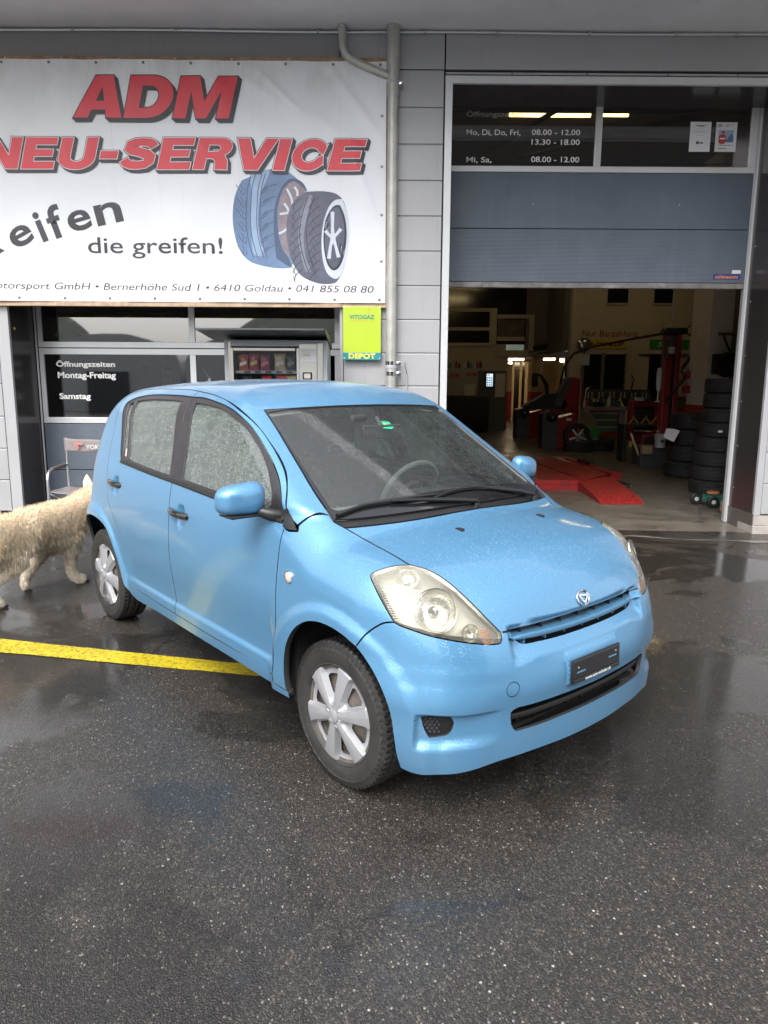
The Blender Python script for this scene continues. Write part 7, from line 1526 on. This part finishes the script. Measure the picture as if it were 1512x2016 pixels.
t=empty('round_mirror','round convex wall mirror left of the yellow brand board','mirror',(5.97,21.9,2.77)); m=MB(); m.lathe([(0,-.07),(.10,-.06),(.17,-.03),(.19,0)],32,axis='y'); m.build('mirror_face',mat('dim_mirror',(.45,.45,.46),.15,metal=.8),t); m=MB(); m.lathe([(.18,-.02),(.20,-.02),(.20,.02)],32,axis='y'); m.build('mirror_rim',DKG,t)
t=empty('wall_lettering','dark red wall lettering reading Nur Barzahlung','wall lettering',(5.93,21.985,3.01)); lettering('Nur Barzahlung',mat('dark_red_lettering',(.22,.025,.03),.6),(0,0,-.06),.24,1.64,t,bold=.004)
t=empty('brand_board','yellow wall board with black slanted brand lettering','sign board',(6.10,21.96,2.655)); tb(t,'board',mat('yellow_board',(.58,.36,.02),.5),0,1.14,-.0,.02,0,.275,c=.003); lettering('DUNLOP',bpy.data.materials['dark_print'],(.22,-.006,.075),.12,.84,t,bold=.05,shear=.3); m=MB(); m.lathe([(.045,-.005),(.06,-.005)],20,M=Matrix.Translation((.10,0,.14)),axis='y'); m.prism([(.08,.11),(.08,.17),(.19,.14)],-.006,-.004,'y'); m.build('board_logo',bpy.data.materials['dark_print'],t)
t=empty('brand_board','green wall board with white lettering half hidden by the lift column','sign board',(7.93,21.96,2.655)); tb(t,'board',mat('green_board',(.035,.26,.03),.5),0,1.16,-.0,.02,0,.275,c=.003); lettering('S',mat('white_board_print',(.6,.6,.6),.5),(.24,-.006,.06),.15,.15,t,bold=.04,shear=.2)
# more clutter on and around the benches
clu=[('hanging_cable','black cable hanging on the back wall beside the second dark doorway','cable'),]
t=empty('pegboard','dark tool panel with hanging tools on the back wall behind the bench','tool panel',(6.0,21.9,1.25)); tb(t,'panel_board',DKG,.0,2.0,0,.05,-.25,.22,c=.004)
for i in range(18):
    m=MB(); h=.12+.07*((i*7)%5)/4; m.cbox(.05+.108*i,.075+.108*i,-.03,-.005,.14-h,.14,.004); m.lathe([(0,-.02),(.022,-.02),(.022,-.005)],8,M=Matrix.Translation((.062+.108*i,0,.14-h)),axis='y'); m.build('hanging_tool',[ALU,BLK,BRD][i%3] if False else (ALU if i%3 else BLK),t)
r4=random.Random(11)
for i,(x,y,z,w,d,h,mt,l,nm,ct) in enumerate((
 (7.35,20.6,FZ,.5,.4,.55,DKG,'dark crate standing on the floor right of the work bench','crate','crate'),(7.38,20.5,FZ+.55,.40,.3,.22,BLK,'black toolbox on the dark crate right of the work bench','toolbox','toolbox'),
 (8.1,20.8,FZ,.7,.5,.85,BRD,'dark red drawer cabinet under the green board','drawer_cabinet','cabinet'),(8.05,20.7,FZ+.85,.35,.3,.18,BLK,'black tool case on the dark red drawer cabinet','tool_case','case'),
 (8.42,20.7,FZ+.85,.2,.2,.28,GRN,'green fluid can on the dark red drawer cabinet','fluid_can','can'),(6.55,15.6,FZ,.5,.4,.75,BLK,'black trolley between the lift column and the red drawer trolley','trolley','trolley'),
 (5.95,20.1,FZ+.92,.26,.2,.10,BLK,'flat black case lying on the left half of the work bench','tool_case','case'),(6.45,20.15,FZ+.92,.22,.16,.14,GRN,'small green box on the middle of the work bench','parts_box','box'),
 (5.62,16.0,FZ+1.16,.18,.15,.06,ALU,'silver tray on top of the red drawer trolley','tray','tray'),(6.0,16.1,FZ+1.16,.22,.18,.12,BLK,'black power tool on top of the red drawer trolley','power_tool','power tool'),
 (4.95,19.4,FZ,.30,.3,.45,BLK,'black bin between the wheel balancer and the bench','bin','bin'),(6.2,14.6,FZ,.45,.4,.5,DKG,'dark box on the floor behind the short tyre stack','storage_box','box'),
 (3.2,23.2,FZ,.4,.4,.5,DKG,'dark grey stool beside the black armchair','stool','stool'),(7.0,13.3,FZ,.5,.5,1.5,DKG,'tall dark machine right of the white pillar','machine','machine'))):
    t=T(nm,l,ct,x,y,None,z); tb(t,'%s_body'%nm,mt,-w/2,w/2,-d/2,d/2,0,h,c=.015); tb(t,'%s_lid'%nm,mt,-w/2-.01,w/2+.01,-d/2-.01,d/2+.01,h,h+.02,c=.004)
    if h>.4:
        for k in range(3): tb(t,'drawer_line',BLK if mt is not BLK else ALU,-w/2+.03,w/2-.03,-d/2-.012,-d/2-.002,h*(.25+.25*k),h*(.25+.25*k)+.015,c=.002)
    else: tb(t,'handle',BLK,-w*.2,w*.2,-.01,.01,h+.02,h+.045,c=.004)
for k,(pts_,l) in enumerate((([(8.75,21.9,2.45),(8.78,21.88,1.9),(8.70,21.88,1.35)],'black cable hanging down the back wall under the green board'),([(7.42,21.9,1.9),(7.50,21.88,1.75),(7.44,21.88,1.5),(7.50,21.88,1.35)],'coiled dark hose on the back wall between the doorways'))):
    m=MB(); m.tube(pts_,.02,8); o=m.build('wall_cable',BLK); tag(o,l,'cable')
# door leaves / doorways on the back wall get frames
for x0,x1 in ((6.02,6.52),(6.62,7.22)):
    for xx in (x0-.04,x1): B('doorway_frame',WALLD,xx,xx+.04,21.93,22.0,1.28,2.54)
B('conduit_pipe',WALLD,8.0,8.03,21.95,22.0,1.3,2.4)
# ---------------------------------------------------------------- across the yard, behind the viewer (seen only as reflections)
OP=mat('dark_hall_wall',(.075,.07,.065),.7,var=.05,vscale=.5); OR=mat('dark_hall_roof',(.10,.10,.11),.7); HILLM=mat('wooded_hillside_green',(.035,.05,.03),.9,var=.4,vscale=.15)
ob=empty('added_dark_hall','tall dark hall added unseen behind the viewer to keep the window reflections dark','building',(14,-28,0)); m=MB(); m.box(-13,16,-8,0,-.5,17.5); m.build('wall',OP,ob); m=MB(); m.box(-13.4,16.4,-8.4,.4,17.5,18.0); m.build('roof',OR,ob)  # unseen hall added to keep the door window from mirroring bright sky
for k_,xc in enumerate((-7.0,-15.5,-24.0)):
    tt=empty('storage_tent',['nearest white storage tent behind the viewer, beside the dark hall','middle white storage tent behind the viewer','last white storage tent behind the viewer, farthest left'][k_],'tent',(xc,-26,0),0,'white tents across the yard'); m=MB(); m.smooth=True; pr=[(-4.1,-.5),(-4.1,2.6)]+[(-4.1*math.cos(a),2.6+1.7*math.sin(a)) for a in np.linspace(.15,math.pi-.15,15)]+[(4.1,2.6),(4.1,-.5)]; m.prism([(p[0],p[1]) for p in pr],0,-10,'y'); m.build('tent_cover',mat('tent_grey_sheet',(.62,.62,.63),.7) if 'tent_grey_sheet' not in bpy.data.materials else bpy.data.materials['tent_grey_sheet'],tt,sharp=40)
    m=MB(); m.box(-1.2,1.2,.02,.1,-.2,2.2); m.build('tent_opening',OR,tt)
for i in range(4): 
    m=MB(); m.box(-12+6.2*i,-8.4+6.2*i,.001,.05,0,3.6); m.build('door',OR,ob)
m=MB(); vs=[];fs=[]; n=48
for i in range(n+1):
    a=R(150)+R(240)*i/n; r=150; h=16+9*math.sin(i*.5)+5*math.sin(i*1.7+1)
    if True: vs+=[(r*math.sin(a),r*math.cos(a),-3),(r*1.02*math.sin(a),r*1.02*math.cos(a),h*.6),((r+60)*math.sin(a),(r+60)*math.cos(a),h*1.6)]
for i in range(n): fs+=[(3*i,3*i+3,3*i+4,3*i+1),(3*i+1,3*i+4,3*i+5,3*i+2)]
m.add(vs,fs); o=m.build('hills',HILLM); tag(o,kind='structure')
